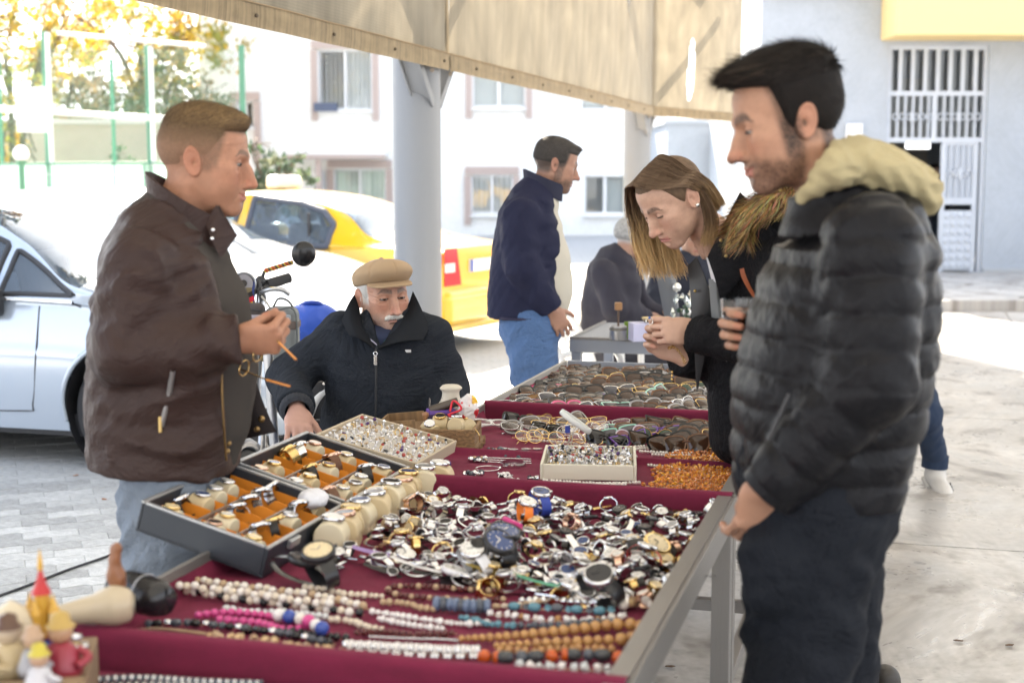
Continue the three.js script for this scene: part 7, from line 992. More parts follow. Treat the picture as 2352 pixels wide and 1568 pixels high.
{
  const combos = [['wayfarer', 'black', 'black'], ['big', 'black', 'brown'], ['big', 'tortoise', 'brown'], ['aviator_wire', 'gold', 'brown'], ['wayfarer', 'tortoise', 'brown'], ['slim', 'black', 'grey'], ['cateye', 'black', 'brown'], ['aviator_wire', 'silver', 'grey'], ['round_wire', 'gold', 'green'], ['slim', 'tortoise', 'amber'], ['big', 'grey', 'brown'], ['slim', 'red', 'black'], ['big', 'white', 'brown'], ['cateye', 'purple', 'black'], ['wayfarer', 'green', 'grey'], ['big', 'pink', 'rose'], ['wayfarer', 'mint', 'grey'], ['round', 'lilac', 'rose'], ['slim_wire', 'silver', 'clear'], ['round_wire', 'gold', 'clear'], ['slim', 'white', 'clear'], ['slim_wire', 'gold', 'clear'], ['round_wire', 'silver', 'clear']];
  const weight = [14, 14, 12, 14, 12, 9, 8, 6, 5, 5, 4, 2, 1, 1.5, 1, 1, 0.6, 0.6], protos = {};
  const say = (g, f, l) => `${f} framed ${({ big: 'oversized', slim: 'narrow', cateye: 'cat eye', round: 'round', aviator: 'aviator', wayfarer: 'square' })[g.replace('_wire', '')]} ${l === 'clear' ? 'reading glasses with clear lenses' : 'sunglasses with ' + l + ' lenses'}`;
  const make = (i, zone, where) => { const k = i + zone, [g, f, l] = combos[i]; if (protos[k]) return copyOf(protos[k]); return protos[k] = glasses(`${say(g, f, l)} ${where}`, g, frameM[f], lensM[l], zone === 'E' ? 'sunglasses packed on the far table' : 'eyewear strewn on the cloth beyond the amber beads'); };
  const R = rng(91), total = weight.reduce((a, b) => a + b, 0), pick = () => { let r = R() * total; for (let i = 0; i < weight.length; i++) { r -= weight[i]; if (r < 0) return i; } return 0; };
  // rows on the far table: leaning on one another, facing the customers' side
  for (let row = 0; row < 9; row++) for (let k = 0; k < 21; k++) {
    const v = 1.265 + row * 0.124 + (R() - 0.5) * 0.03, u = -0.955 + k * 0.0462 + (row % 2) * 0.02 + (R() - 0.5) * 0.015; if (u > -0.05) continue; if (R() < 0.04) continue;
    const w = make(pick(), 'E', 'on the packed far table'); w.position.copy(spot(u, v, 0.026 + 0.008 * R())); w.rotation.set(R() < 0.35 ? -0.5 - 0.3 * R() : -1.0 - 0.5 * R(), tableTurn + 0.85 + (R() - 0.5) * 0.8, (R() - 0.5) * 0.25, 'YXZ'); w.scale.setScalar(1.0 + 0.2 * R());
  }
  // the strip before it: clear reading glasses to one side, sunglasses to the other
  for (let row = 0; row < 4; row++) for (let k = 0; k < 15; k++) {
    const v = 0.80 + row * 0.098 + (R() - 0.5) * 0.05, u = -0.92 + k * 0.0635 + (R() - 0.5) * 0.04; if (u > -0.04 || u < -0.82 && v < 0.98) continue; if (R() < 0.12) continue;
    const i = u < -0.52 ? (R() < 0.75 ? 18 + Math.floor(R() * 5) : pick()) : R() < 0.3 ? 11 + Math.floor(R() * 7) : pick(), w = make(i, 'D', 'among the eyewear before the packed table');
    w.position.copy(spot(u, v, 0.026)); w.rotation.set(-0.5 - 0.6 * R(), tableTurn + 0.3 + (R() - 0.5) * 1.6, (R() - 0.5) * 0.5, 'YXZ'); w.scale.setScalar(0.92 + 0.16 * R());
  }
  const cs = thing('spectacle_case', 'slim white spectacle case lying among the packed sunglasses', 'case', spot(-0.17, 1.62, 0.045), tableTurn + 0.5); mesh('shell', put(box(0.16, 0.032, 0.055, 0, 0, 0, 0.016), 0, 0.006, 0, 0.3, 0, -0.12), mat([0.80, 0.80, 0.80], 0.35), cs); mesh('clasp', box(0.02, 0.006, 0.008, 0.02, 0.0, 0.031, 0.002), steel, cs);
}
// ---------------------------------------------------------------- necklaces and beads
const beadBall = new THREE.SphereGeometry(1, 12, 9), beadDisc = lathe([[0, -0.5], [0.8, -0.45], [1, 0], [0.8, 0.45], [0, 0.5]], 12), beadRough = (() => { const g = new THREE.IcosahedronGeometry(1, 1); const p = g.attributes.position; for (let i = 0; i < p.count; i++) { const k = 0.8 + 0.5 * N3(p.getX(i) * 1.7, p.getY(i) * 1.7, p.getZ(i) * 1.7 + 3); p.setXYZ(i, p.getX(i) * k, p.getY(i) * k, p.getZ(i) * k); } g.computeVertexNormals(); return g; })(), beadBarrel = lathe([[0, -1.3], [0.6, -1.3], [1, -0.5], [1, 0.5], [0.6, 1.3], [0, 1.3]], 12).rotateZ(Math.PI / 2);
const gloss = (c, r = 0.18, e = {}) => mat(c, r, e);
const beadM = { pearl: gloss([0.74, 0.70, 0.64], 0.2), cream: gloss([0.66, 0.58, 0.46], 0.25), bone: gloss([0.62, 0.45, 0.24], 0.4), black: gloss([0.012, 0.012, 0.014], 0.12), slate: gloss([0.08, 0.09, 0.11], 0.15), pink: gloss([0.60, 0.07, 0.26], 0.2), blue: gloss([0.04, 0.08, 0.35], 0.15), wood: gloss([0.42, 0.22, 0.08], 0.25), honey: gloss([0.48, 0.26, 0.09], 0.18), garnet: gloss([0.10, 0.022, 0.020], 0.12), lapis: gloss([0.13, 0.17, 0.26], 0.2), teal: gloss([0.10, 0.24, 0.30], 0.2), shell: gloss([0.78, 0.76, 0.74], 0.3), orange: gloss([0.55, 0.10, 0.015], 0.15), agate: gloss([0.05, 0.055, 0.06], 0.1), silver: steel, stone: gloss([0.60, 0.64, 0.64], 0.2), tan: gloss([0.46, 0.33, 0.20], 0.4) };
function necklace(label, px, r, mats, o = {}) { // px: path in the picture's units along the cloth; every bead a part on its cord
  const pts = px.map(([x, y, up = 0]) => onLevel(x, y, BOARD + 0.004 + r + up)), c = new THREE.CatmullRomCurve3(pts, false, 'centripetal'), len = c.getLength(), t = thing('necklace', label, 'necklace', pts[0], 0, o.group), R = rng(Math.round(px[0][0] * 13 + px[0][1]));
  const rel = p => p.clone().sub(pts[0]); mesh('cord', new THREE.TubeGeometry(new THREE.CatmullRomCurve3(c.getSpacedPoints(40).map(p => rel(p).add(V(0, -r * 0.3, 0)))), 80, 0.0012, 5), o.cord || beadM.tan, t);
  let s = 0, k = 0; const small = o.merge ? [] : null;
  while (s < len) {
    const f = s / len, rr = r * (o.grade ? lerp(o.grade, 1, Math.sin(Math.PI * f)) : 1) * (1 + (o.vary || 0.08) * (R() - 0.5) * 2), p = rel(c.getPointAt(Math.min(1, f))), g = o.shapes ? o.shapes[k % o.shapes.length] : beadBall, tan = c.getTangentAt(Math.min(0.999, f)), wob = (o.wobble || 0) * r;
    p.x += (R() - 0.5) * wob; p.z += (R() - 0.5) * wob; p.y += (R() - 0.3) * wob * 0.6; const an = Math.atan2(-tan.z, tan.x);
    if (small) { const b = put(g.clone(), p.x, p.y, p.z, R() * (o.spin || 0), an + R() * (o.spin || 0), 0, rr); if (o.tint) tint(b, () => o.tint(R)); small.push(b); R(); }
    else { const b = mesh('bead', g, mats[o.random ? Math.floor(R() * mats.length) : k % mats.length], t); b.position.copy(p); b.rotation.set((o.spin || 0) * R(), an + (g === beadDisc ? 0 : (o.spin || 0) * R()), g === beadDisc ? Math.PI / 2 : 0); b.scale.setScalar(rr); }
    s += rr * (g === beadBarrel ? 2.7 : g === beadDisc ? 1.05 : 1.95) * (o.space || 1); k++;
  }
  if (small) mesh('beads', small, mats[0], t);
  return t;
}
necklace('long necklace of cream and brown pearls before the black watch case', [[405, 1328], [500, 1340], [620, 1355], [740, 1372], [848, 1396]], 0.0085, [beadM.pearl, beadM.cream, beadM.pearl, beadM.tan], { wobble: 0.7 });
necklace('necklace of cream pearls and black spacers along the pearl string', [[402, 1350], [500, 1368], [610, 1384], [720, 1396], [835, 1408]], 0.0085, [beadM.pearl, beadM.black, beadM.cream], { wobble: 0.6 });
necklace('string of fat ivory beads laid beside the pearl necklace', [[415, 1345, 0.012], [520, 1356, 0.012], [640, 1374, 0.012], [760, 1388, 0.012]], 0.0085, [beadM.pearl, beadM.cream], { wobble: 0.9 });
necklace('bright pink bead necklace ending in white and blue glass beads', [[455, 1412], [520, 1406], [600, 1412], [660, 1424], [700, 1440], [660, 1446], [590, 1430], [500, 1422]], 0.0078, [beadM.pink]);
necklace('short string of large white and blue glass beads', [[640, 1412, 0.01], [700, 1424, 0.01], [742, 1444, 0.01]], 0.0125, [beadM.shell, beadM.blue, beadM.pearl, beadM.pink]);
necklace('dark slate and silver bead necklace with oblong stones', [[340, 1432], [430, 1430], [540, 1440], [640, 1452], [770, 1478]], 0.0075, [beadM.slate, beadM.black, beadM.silver, beadM.slate], { shapes: [beadBall, beadBarrel] });
necklace('tan wooden bead necklace folded into a long loop', [[470, 1478], [400, 1472], [330, 1462], [304, 1452], [345, 1444], [430, 1450], [500, 1460]], 0.0034, [beadM.tan], { merge: 1 });
necklace('chunky natural tan nugget necklace along the cloth edge', [[480, 1462], [560, 1468], [640, 1476], [720, 1488], [805, 1502]], 0.0098, [beadM.bone, beadM.tan, beadM.bone], { shapes: [beadRough], wobble: 0.8, spin: 3, vary: 0.35 });
necklace('honey brown round bead necklace graduated and doubled back', [[1060, 1466], [1150, 1462], [1240, 1454], [1330, 1444], [1420, 1434], [1466, 1436], [1476, 1452], [1440, 1466], [1350, 1472], [1250, 1476], [1140, 1482]], 0.0115, [beadM.honey, beadM.wood, beadM.honey], { grade: 0.55 });
necklace('dark garnet bead necklace looped twice beside the white watch', [[1150, 1358], [1060, 1352], [960, 1346], [900, 1348], [892, 1358], [930, 1368], [1020, 1374], [1100, 1378], [1160, 1376]], 0.0062, [beadM.garnet, beadM.garnet, beadM.tan]);
necklace('bracelet of stacked grey lapis discs', [[1004, 1386], [1040, 1388], [1080, 1392], [1122, 1392]], 0.0145, [beadM.lapis, beadM.slate, beadM.lapis], { shapes: [beadDisc], space: 0.8 });
necklace('thin white shell bead string behind the honey beads', [[855, 1404], [920, 1414], [990, 1424], [1060, 1432], [1130, 1430]], 0.0055, [beadM.shell], { vary: 0.3 });
necklace('white shell bead string with knotted middle', [[870, 1420], [940, 1434], [1020, 1444]], 0.0055, [beadM.shell], { vary: 0.3 });
necklace('teal twisted bead necklace', [[1182, 1392], [1240, 1396], [1310, 1400], [1370, 1402], [1414, 1400]], 0.0088, [beadM.teal, beadM.slate, beadM.teal], { shapes: [beadBarrel, beadRough], wobble: 0.4 });
necklace('white coral chip necklace with brown wooden spacers', [[1128, 1408], [1180, 1412], [1240, 1422], [1300, 1424], [1350, 1424], [1400, 1420], [1440, 1412]], 0.0078, [beadM.shell, beadM.pearl, beadM.shell, beadM.shell, beadM.wood], { shapes: [beadRough], wobble: 0.8, spin: 3 });
necklace('pale wooden rod necklace beside the lapis bracelet', [[1140, 1392], [1180, 1390], [1230, 1382], [1262, 1376]], 0.0055, [beadM.tan, beadM.cream], { shapes: [beadBarrel] });
necklace('broad silver link chain laid in a straight band', [[795, 1482], [870, 1486], [950, 1490], [1030, 1494], [1105, 1494]], 0.0105, [beadM.silver, beadM.shell], { shapes: [beadDisc], space: 0.75 });
necklace('second silver link chain pressed beside the first', [[800, 1500], [880, 1504], [970, 1508], [1060, 1510], [1140, 1508]], 0.0088, [beadM.silver, beadM.garnet, beadM.silver], { shapes: [beadDisc], space: 0.8 });
necklace('black agate and orange bead necklace at the cloth edge', [[1110, 1508], [1160, 1510], [1215, 1508], [1260, 1506], [1320, 1504], [1390, 1506], [1450, 1512]], 0.0115, [beadM.orange, beadM.orange, beadM.agate, beadM.slate, beadM.agate], { shapes: [beadBall, beadDisc, beadBarrel, beadBall, beadBarrel], wobble: 0.3 });
necklace('clear pale stone bead necklace at the cloth edge', [[1190, 1528], [1250, 1532], [1320, 1534], [1390, 1536], [1440, 1534]], 0.0098, [beadM.stone, beadM.shell, beadM.stone], { shapes: [beadRough], spin: 3, wobble: 0.5 });
necklace('fine silver chain strung across the maroon cloth', [[850, 1462], [930, 1466], [1010, 1468], [1060, 1472]], 0.0030, [beadM.silver], { merge: 1 });
necklace('ivory ball and brown bead bracelet against the steel rail', [[1430, 1392], [1470, 1380], [1500, 1386], [1520, 1410]], 0.0105, [beadM.pearl, beadM.bone, beadM.tan, beadM.pearl], { wobble: 1 });
[['grey stone bead strand beside the pink beads', 520, 1398, 760, 1416, 'stone'], ['black glass bead strand between pink and slate necklaces', 560, 1444, 800, 1462, 'black'], ['ivory bead strand crossing the cloth', 760, 1420, 880, 1446, 'cream'], ['dark garnet bead strand before the honey beads', 820, 1452, 1050, 1456, 'garnet'], ['turquoise bead strand beside the coral chips', 1060, 1420, 1180, 1440, 'teal'], ['smoky grey bead strand behind the honey beads', 1180, 1438, 1420, 1428, 'slate'], ['wooden bead strand beside the black agates', 1150, 1494, 1420, 1490, 'wood'], ['white stone bead strand beside the silver chains', 560, 1500, 780, 1514, 'shell'], ['pale tan bead strand near the lapis bracelet', 880, 1380, 1000, 1398, 'tan'], ['silver bead strand behind the teal necklace', 1200, 1378, 1420, 1384, 'silver'], ['cream bead strand curled below the sports watch', 700, 1350, 880, 1372, 'cream']].forEach(([l, x0, y0, x1, y1, m], i) => necklace(l + ' on maroon cloth', [0, 0.25, 0.5, 0.75, 1].map((t, k) => [lerp(x0, x1, t), lerp(y0, y1, t) + 3 * Math.sin(k * 1.9 + i)]), 0.0066, [beadM[m]], { vary: 0.2, wobble: 0.4 }));
{ const chains = [[[210, 1556], [330, 1552], [460, 1560], [600, 1564]], [[240, 1572], [380, 1568], [520, 1576], [700, 1584]]]; chains.forEach((c, i) => { const p = c.map(([x, y]) => [x, y + 6]); necklace(['coarse silver curb chain on the ornament table', 'second coarse silver chain beside the first on the ornament table'][i], p, 0.0075, [beadM.silver, beadM.slate], { shapes: [beadDisc], space: 0.8 }); }); }
// amber chips: many strands, each a necklace
{
  const amber = [[0.78, 0.27, 0.012], [0.58, 0.13, 0.008], [0.26, 0.05, 0.010], [0.85, 0.42, 0.03], [0.62, 0.34, 0.12], [0.12, 0.035, 0.012]], am = mat(0xffffff, 0.12, { vertexColors: true });
  const R = rng(3);
  for (let k = 0; k < 19; k++) {
    const f = k / 18, py = lerp(1034, 1122, f), xl = lerp(1545, 1478, f) + (R() - 0.5) * 22, xr = lerp(1672, 1688, f), tone = k % 4 === 3 ? [3, 0, 3, 4] : k % 5 === 1 ? [2, 5, 1, 4] : [0, 1, 2, 4], n = 7, path = Array.from({ length: n }, (_, i) => [lerp(xl, xr, i / (n - 1)), py + 3 * Math.sin(i * 1.7 + k) + (R() - 0.5) * 5]); path.push([xr - 20, py + 7], [lerp(xl, xr, 0.4), py + 6], [xl + 14, py + 6]);
    necklace('amber chip necklace of mixed orange and brown pieces', path, 0.0056, [am], { merge: 1, shapes: [beadRough], spin: 3, vary: 0.4, wobble: 1.6, tint: r => { const c = amber[tone[Math.floor(r() * 4)]], q = 0.7 + 0.6 * r(); return c.map(v => v * q); }, group: 'amber chip necklaces laid in rows' });
  }
  const pearls = [[[1240, 1108], [1300, 1112], [1370, 1113], [1440, 1112]], [[1245, 1116], [1310, 1120], [1380, 1121], [1446, 1119]], [[1250, 1103], [1330, 1108], [1400, 1110], [1470, 1108]], [[1402, 1036], [1450, 1032], [1500, 1030], [1548, 1034], [1570, 1042]], [[1460, 1026], [1520, 1024], [1590, 1026], [1640, 1032]], [[1470, 1036], [1530, 1040], [1590, 1042]], [[1500, 1044], [1550, 1046], [1600, 1046]], [[1480, 1058], [1530, 1060], [1575, 1064]], [[1490, 1068], [1540, 1074], [1560, 1080]], [[1190, 1008], [1240, 1012], [1300, 1016], [1370, 1022]]];
  pearls.forEach(p => necklace('string of small white pearls', p, 0.0046, [beadM.pearl], { merge: 1, group: 'small pearl strings', wobble: 0.5 }));
  const trinket = (label, px, py, f) => { const t = thing('trinket', label, 'jewellery', onLevel(px, py, BOARD + 0.006)); f(t); return t; };
  trinket('broad silver bangle lying open on the cloth', 1178, 1072, t => { mesh('band', lathe([[0.034, -0.006], [0.0355, -0.006], [0.0355, 0.006], [0.034, 0.006]], 40).translate(0, 0.008, 0), steel, t); mesh('clasp', box(0.006, 0.012, 0.01, 0.036, 0.008, 0, 0.001), steel, t); });
  trinket('thin silver hoop bangle beside the broad bangle', 1120, 1078, t => { mesh('hoop', put(new THREE.TorusGeometry(0.034, 0.0016, 6, 40), 0, 0.003, 0, Math.PI / 2), steel, t); mesh('charm', new THREE.SphereGeometry(0.005, 8, 6).translate(0.034, 0.004, 0), steel, t); });
  const heap = (label, px, py, n, spread, mats, seed, size = 0.006, group) => trinket(label, px, py, t => { const q = rng(seed); for (let k = 0; k < n; k++) { const m = mesh('charm', [beadRough, beadBall, beadDisc][Math.floor(q() * 3)], mats[Math.floor(q() * mats.length)], t); m.position.set((q() + q() - 1) * spread, q() * 0.008, (q() + q() - 1) * spread * 0.8); m.scale.setScalar(size * (0.5 + q())); m.rotation.set(q() * 3, q() * 3, q() * 3); } });
  heap('small heap of silver charms and dark beads', 1100, 1058, 22, 0.035, [steel, beadM.slate, beadM.tan], 1); heap('cluster of silver earrings with a white oval stone', 1160, 1096, 18, 0.028, [steel, beadM.shell, beadM.black], 2); heap('tangle of silver chain charms by the purple box', 1085, 1090, 20, 0.03, [steel, beadM.slate], 3); heap('tangle of red and brown beads behind the carved box', 1135, 1040, 26, 0.035, [beadM.garnet, beadM.tan, beadM.slate], 4, 0.008); heap('silver brooch cluster near the cream tray', 1225, 1102, 12, 0.02, [steel, beadM.black], 5);
  const R2 = rng(44); for (let k = 0; k < 13; k++) { const t = thing('silver_disc', 'flat polished silver disc pendant on the cloth beyond the bangles', 'pendant', onLevel(1150 + (k % 5) * 26 + R2() * 8, 1029 + Math.floor(k / 5) * 9 + R2() * 3, BOARD + 0.004), 0, 'silver disc pendants'); mesh('disc', cyl(0.0125, 0.0125, 0.002, 20), mat([0.85, 0.85, 0.86], 0.25, { metalness: 0.7 }), t); mesh('loop', put(new THREE.TorusGeometry(0.003, 0.0008, 5, 10), 0.0145, 0, 0, Math.PI / 2), steel, t); }
  heap('scatter of small silver pendants on the cloth before the cream tray', 1180, 1112, 16, 0.035, [steel, beadM.shell], 6); heap('pile of silver brooches and pins beside the ridge', 1275, 1040, 24, 0.045, [steel, beadM.slate, beadM.pearl], 7); heap('scatter of silver earrings behind the amber', 1440, 1050, 20, 0.04, [steel, beadM.pearl, beadM.tan], 8); heap('silver trinkets spread beside the carved box', 1195, 1046, 22, 0.05, [steel, beadM.slate], 9);
  for (let k = 0; k < 3; k++) necklace('fine silver chain lying straight on the cloth', [[1090, 1050 + k * 4], [1150, 1052 + k * 5], [1220, 1054 + k * 5]], 0.0022, [steel], { merge: 1, group: 'fine silver chains' });
}
// ---------------------------------------------------------------- the watch case, ring trays, boxes
const creamPad = mat([0.62, 0.50, 0.30], 0.55), creamPale = mat([0.70, 0.62, 0.44], 0.5), caseBlack = mat([0.030, 0.036, 0.046], 0.5), caseEdge = mat([0.42, 0.43, 0.44], 0.3, { metalness: 0.6 }), orangeFelt = mat([0.75, 0.25, 0.015], 0.7), greyFelt = mat([0.10, 0.10, 0.11], 0.9);
const padGeo = (() => { const s = []; for (let k = 0; k <= 20; k++) { const a = -0.5 + k / 20 * (Math.PI + 1); s.push([0.022 * Math.cos(a), 0.024 + 0.022 * Math.sin(a) * 1.05]); } s.push([-0.020, 0], [0.020, 0]); return extrude(s, 0.042, 0.003, 2).translate(0, 0, -0.021); })();
function cushionWatch(label, pos, turn, caseM, strapM, dial, group, pad = creamPad, s = 1) { // a watch worn on a display cushion: the cushion and the watch are two things
  const c = thing('watch_cushion', label[0], 'display cushion', pos, turn, group[0]); mesh('cushion', padGeo, pad, c); mesh('seam', tube([[-0.0225, 0.012, 0], [-0.02, 0.035, 0], [0, 0.0475, 0], [0.02, 0.035, 0], [0.0225, 0.012, 0]], 0.0008, 5), creamPale, c); c.scale.setScalar(s);
  const w = thing('wristwatch', label[1], 'wristwatch', pos, turn, group[1]); mesh('strap', grid(3, 30, (u, t) => { const a = -0.3 + t * (Math.PI + 0.6); return [0.0245 * Math.cos(a), 0.024 + 0.0245 * 1.05 * Math.sin(a), (u - 0.5) * 0.017]; }), strapM, w); const k = mesh('case', watchGeo.cs.clone().rotateY(Math.PI / 2).translate(0, 0.052, 0), caseM, w); mesh('dial', watchGeo.dial.clone().translate(0, 0.052, 0), dial, k); w.scale.setScalar(s); return [c, w];
}
{
  const R = rng(17), mets = [[steel, steel], [goldM, blackLeather], [steel, blackLeather], [steel, steel], [goldM, goldM], [roseM, brownLeather]], dl = Object.values(dialMats);
  const cs = thing('watch_case', 'open black briefcase display with orange dividers full of watches', 'case', onTable(-0.872, -0.80, 0.752), tableTurn);
  cs.rotation.set(0, tableTurn, -0.27, 'YXZ');                                 // propped on the table's rim; x runs to the left half with negative values
  const tray = (z0, len, name) => {
    const W = 0.30, H = 0.062, half = mesh(name, [box(W, 0.006, len, -W / 2, 0.003, -z0 - len / 2), box(0.006, H, len, -0.003, H / 2 + 0.001, -z0 - len / 2, 0.002), box(0.006, H, len, -W + 0.003, H / 2 + 0.001, -z0 - len / 2, 0.002), box(W - 0.013, H, 0.006, -W / 2, H / 2 + 0.001, -z0 - 0.003, 0.002), box(W - 0.013, H, 0.006, -W / 2, H / 2 + 0.001, -z0 - len + 0.003, 0.002)], caseBlack, cs);
    mesh('aluminium_edge', [box(0.009, 0.006, len + 0.002, -0.003, H + 0.003, -z0 - len / 2, 0.002), box(W - 0.02, 0.006, 0.009, -W / 2, H + 0.003, -z0 - 0.003, 0.002), box(W - 0.02, 0.006, 0.009, -W / 2, H + 0.003, -z0 - len + 0.003, 0.002), box(0.009, 0.006, len, -W + 0.003, H + 0.003, -z0 - len / 2, 0.002)], caseEdge, half);
    for (let r = 1; r < 3; r++) mesh('partition', box(0.003, 0.040, len - 0.016, -r * W / 3 * 0.96 - 0.004, 0.026, -z0 - len / 2), caseEdge, half);
    for (let r = 0; r < 3; r++) for (let k = 0; k < 6; k++) { const x = -(r + 0.5) * W / 3 * 0.96 - 0.006, z = -z0 - (k + 0.5) / 6 * (len - 0.02) - 0.01; mesh('orange_divider', put(box(W / 3 - 0.016, 0.030, 0.004, 0, 0, 0, 0.001), x, 0.030, z - len / 12 + 0.006, -0.22), orangeFelt, half); }
    return half;
  };
  tray(0, 0.405, 'case_base'); tray(0.425, 0.42, 'case_lid');
  mesh('latch', [box(0.012, 0.02, 0.05, 0.004, 0.05, -0.12, 0.003), box(0.012, 0.02, 0.05, 0.004, 0.05, -0.30, 0.003)], caseEdge, cs); mesh('hinge', rod([-0.05, 0.06, -0.415], [-0.25, 0.06, -0.415], 0.005), caseEdge, cs);
  cs.updateMatrixWorld(true);
  for (const z0 of [0, 0.425]) for (let r = 0; r < 3; r++) for (let k = 0; k < 6; k++) {
    const x = -(r + 0.5) * 0.096 - 0.006 + (R() - 0.5) * 0.012, z = -z0 - (k + 0.5) / 6 * 0.39 - 0.008, p = V(x, 0.010, z).applyMatrix4(cs.matrixWorld), m = mets[Math.floor(R() * 6)], d = dl[Math.floor(R() * 5)], q = R();
    if (q < 0.05) continue;
    if (q < 0.55) { const [c, w] = cushionWatch(['cream display cushion in a compartment of the black watch case', 'wristwatch strapped on a cushion inside the black watch case'], p, tableTurn + 1.4 + (R() - 0.5) * 0.6, m[0], m[1], d, ['cushions in the watch case', 'cushioned watches in the watch case'], R() < 0.5 ? creamPad : creamPale, 0.95); for (const o of [c, w]) { o.rotation.set(0.2, tableTurn + 1.4 + 0.3 * (q - 0.3), -0.1, 'YXZ'); } }
    else { const w = watch('wristwatch lying loose in a compartment of the black watch case', R() < 0.6 ? 'links' : 'strap', m[0], m[1], d, 1.15 + 0.2 * R()); w.userData.group = 'loose watches in the watch case'; w.position.copy(p).add(V(0, 0.022 + w.userData.lift * 0.4, 0)); w.rotation.set(-0.5 + R() * 0.4, tableTurn + (R() - 0.5) * 1.2 + 0.3, 0.3 + (R() - 0.5) * 0.5, 'YXZ'); }
  }
  for (let k = 0; k < 11; k++) { const v = lerp(-0.55, 0.075, k / 10), u = -0.825 + 0.012 * Math.sin(k * 2) + (k > 8 ? 0.03 : 0), m = mets[(k * 5) % 6]; const [c, w] = cushionWatch(['cream display cushion in the row beside the black watch case', 'wristwatch worn by a cream cushion beside the watch case'], spot(u, v, 0.003), tableTurn + 0.25 + (R() - 0.5) * 0.4, m[0], m[1], dl[k % 5], ['row of cream cushions', 'watches on the cushion row'], k % 3 ? creamPad : creamPale, 1.32 + 0.15 * R()); const rz = -0.12 + 0.2 * R(); c.rotation.z = w.rotation.z = rz; }
  const cl = thing('cleaning_cloth', 'crumpled white paper tissue lying in the watch case lid', 'tissue', V(-0.06, 0.06, -0.36).applyMatrix4(cs.matrixWorld)); mesh('tissue', surface((x, y, z) => ell(x, y, z, 0, 0.01, 0, 0.035, 0.022, 0.045) - 0.006 * fbm(x * 60, y * 60, z * 60, 3), [-0.07, -0.03, -0.07], [0.07, 0.06, 0.07], 0.004), mat([0.72, 0.73, 0.78], 0.9), cl);

  // ring trays
  const ringBand = new THREE.TorusGeometry(0.0092, 0.0014, 6, 18), ringStones = [new THREE.OctahedronGeometry(0.0048), new THREE.SphereGeometry(0.005, 8, 6), beadDisc.clone().scale(0.006, 0.004, 0.006)];
  const stoneM = [steel, mat([0.75, 0.74, 0.76], 0.05), mat([0.06, 0.02, 0.12], 0.08), beadM.black, beadM.tan, mat([0.35, 0.05, 0.04], 0.1), beadM.shell, steel];
  const ring = (label, cat, p, seed, group) => { const q = rng(seed), t = thing('ring', label, cat, p, q() * 6.28, group); mesh('band', ringBand, q() < 0.85 ? steel : goldM, t); const s = mesh('stone', ringStones[Math.floor(q() * 3)], stoneM[Math.floor(q() * 8)], t); s.position.y = 0.0115; t.rotation.set((q() - 0.5) * 1.0, q() * 6.28, (q() - 0.5) * 1.0, 'YXZ'); t.scale.setScalar(0.9 + 0.35 * q()); return t; };
  const openTray = (label, p, turn, tilt, w, l, h, m, pad) => { const t = thing('ring_tray', label, 'tray', p, 0); t.rotation.set(0, turn, tilt, 'YXZ'); mesh('tray_base', box(w, 0.006, l, 0, 0.003, 0, 0.002), m, t); for (const s of [-1, 1]) { mesh('tray_side', box(0.008, h, l, s * (w / 2 - 0.004), h / 2 + 0.001, 0, 0.003), m, t); mesh('tray_end', box(w - 0.017, h, 0.008, 0, h / 2 + 0.001, s * (l / 2 - 0.004), 0.003), m, t); } mesh('foam_pad', box(w - 0.02, 0.012, l - 0.02, 0, 0.013, 0, 0.002), pad, t); t.updateMatrixWorld(true); return t; };
  const tA = openTray('tilted beige tray of silver rings propped on the table rim', onTable(-1.005, 0.27, 0.812), tableTurn, -0.22, 0.30, 0.34, 0.035, mat([0.48, 0.40, 0.29], 0.8), mat([0.55, 0.52, 0.48], 0.95));
  for (let i = 0; i < 10; i++) for (let k = 0; k < 11; k++) ring('silver ring standing in the foam of the tilted beige tray', 'ring', V(-0.125 + i * 0.0278 + (R() - 0.5) * 0.008, 0.024, -0.145 + k * 0.029 + (R() - 0.5) * 0.008).applyMatrix4(tA.matrixWorld), 100 + i * 13 + k, 'rings in the beige tray');
  const a = onLevel(1207, 1102, BOARD), b = onLevel(1428, 1108, BOARD), c = onLevel(1492, 1062, BOARD), w = a.distanceTo(b), cx = a.clone().add(c).multiplyScalar(0.5);
  const tB = openTray('flat cream tray heaped with silver rings and stones', V(cx.x, BOARD + 0.004, cx.z), Math.atan2(-(b.z - a.z), b.x - a.x) + 0.05, 0, w, b.distanceTo(c) * 0.98, 0.042, mat([0.70, 0.66, 0.54], 0.6), mat([0.60, 0.56, 0.46], 0.95));
  for (let i = 0; i < 15; i++) for (let k = 0; k < 10; k++) { const s = 0.30 + 0.015 * ((i * 7 + k * 3) % 3); ring('ring with coloured stone heaped in the flat cream tray', 'ring', V((-0.5 + (i + 0.5) / 15 + (R() - 0.5) * 0.04) * (w - 0.03), 0.026 + 0.014 * R(), (-0.5 + (k + 0.5) / 10 + (R() - 0.5) * 0.06) * (b.distanceTo(c) - 0.04)).applyMatrix4(tB.matrixWorld), 900 + i * 17 + k, 'rings in the cream tray'); }

  // carved wooden box with its lid folded out
  const woodMap = texture(256, (x, y) => { const g = 0.5 + 0.5 * Math.sin((y * 9 + 1.2 * tile(x, y, 4, 3, 5)) * 12), v = 0.55 + 0.10 * g + 0.14 * tile(x, y, 30, 3, 2); return [v * 0.86, v * 0.68, v * 0.47]; }), carved = mat(0xffffff, 0.7, { map: woodMap });
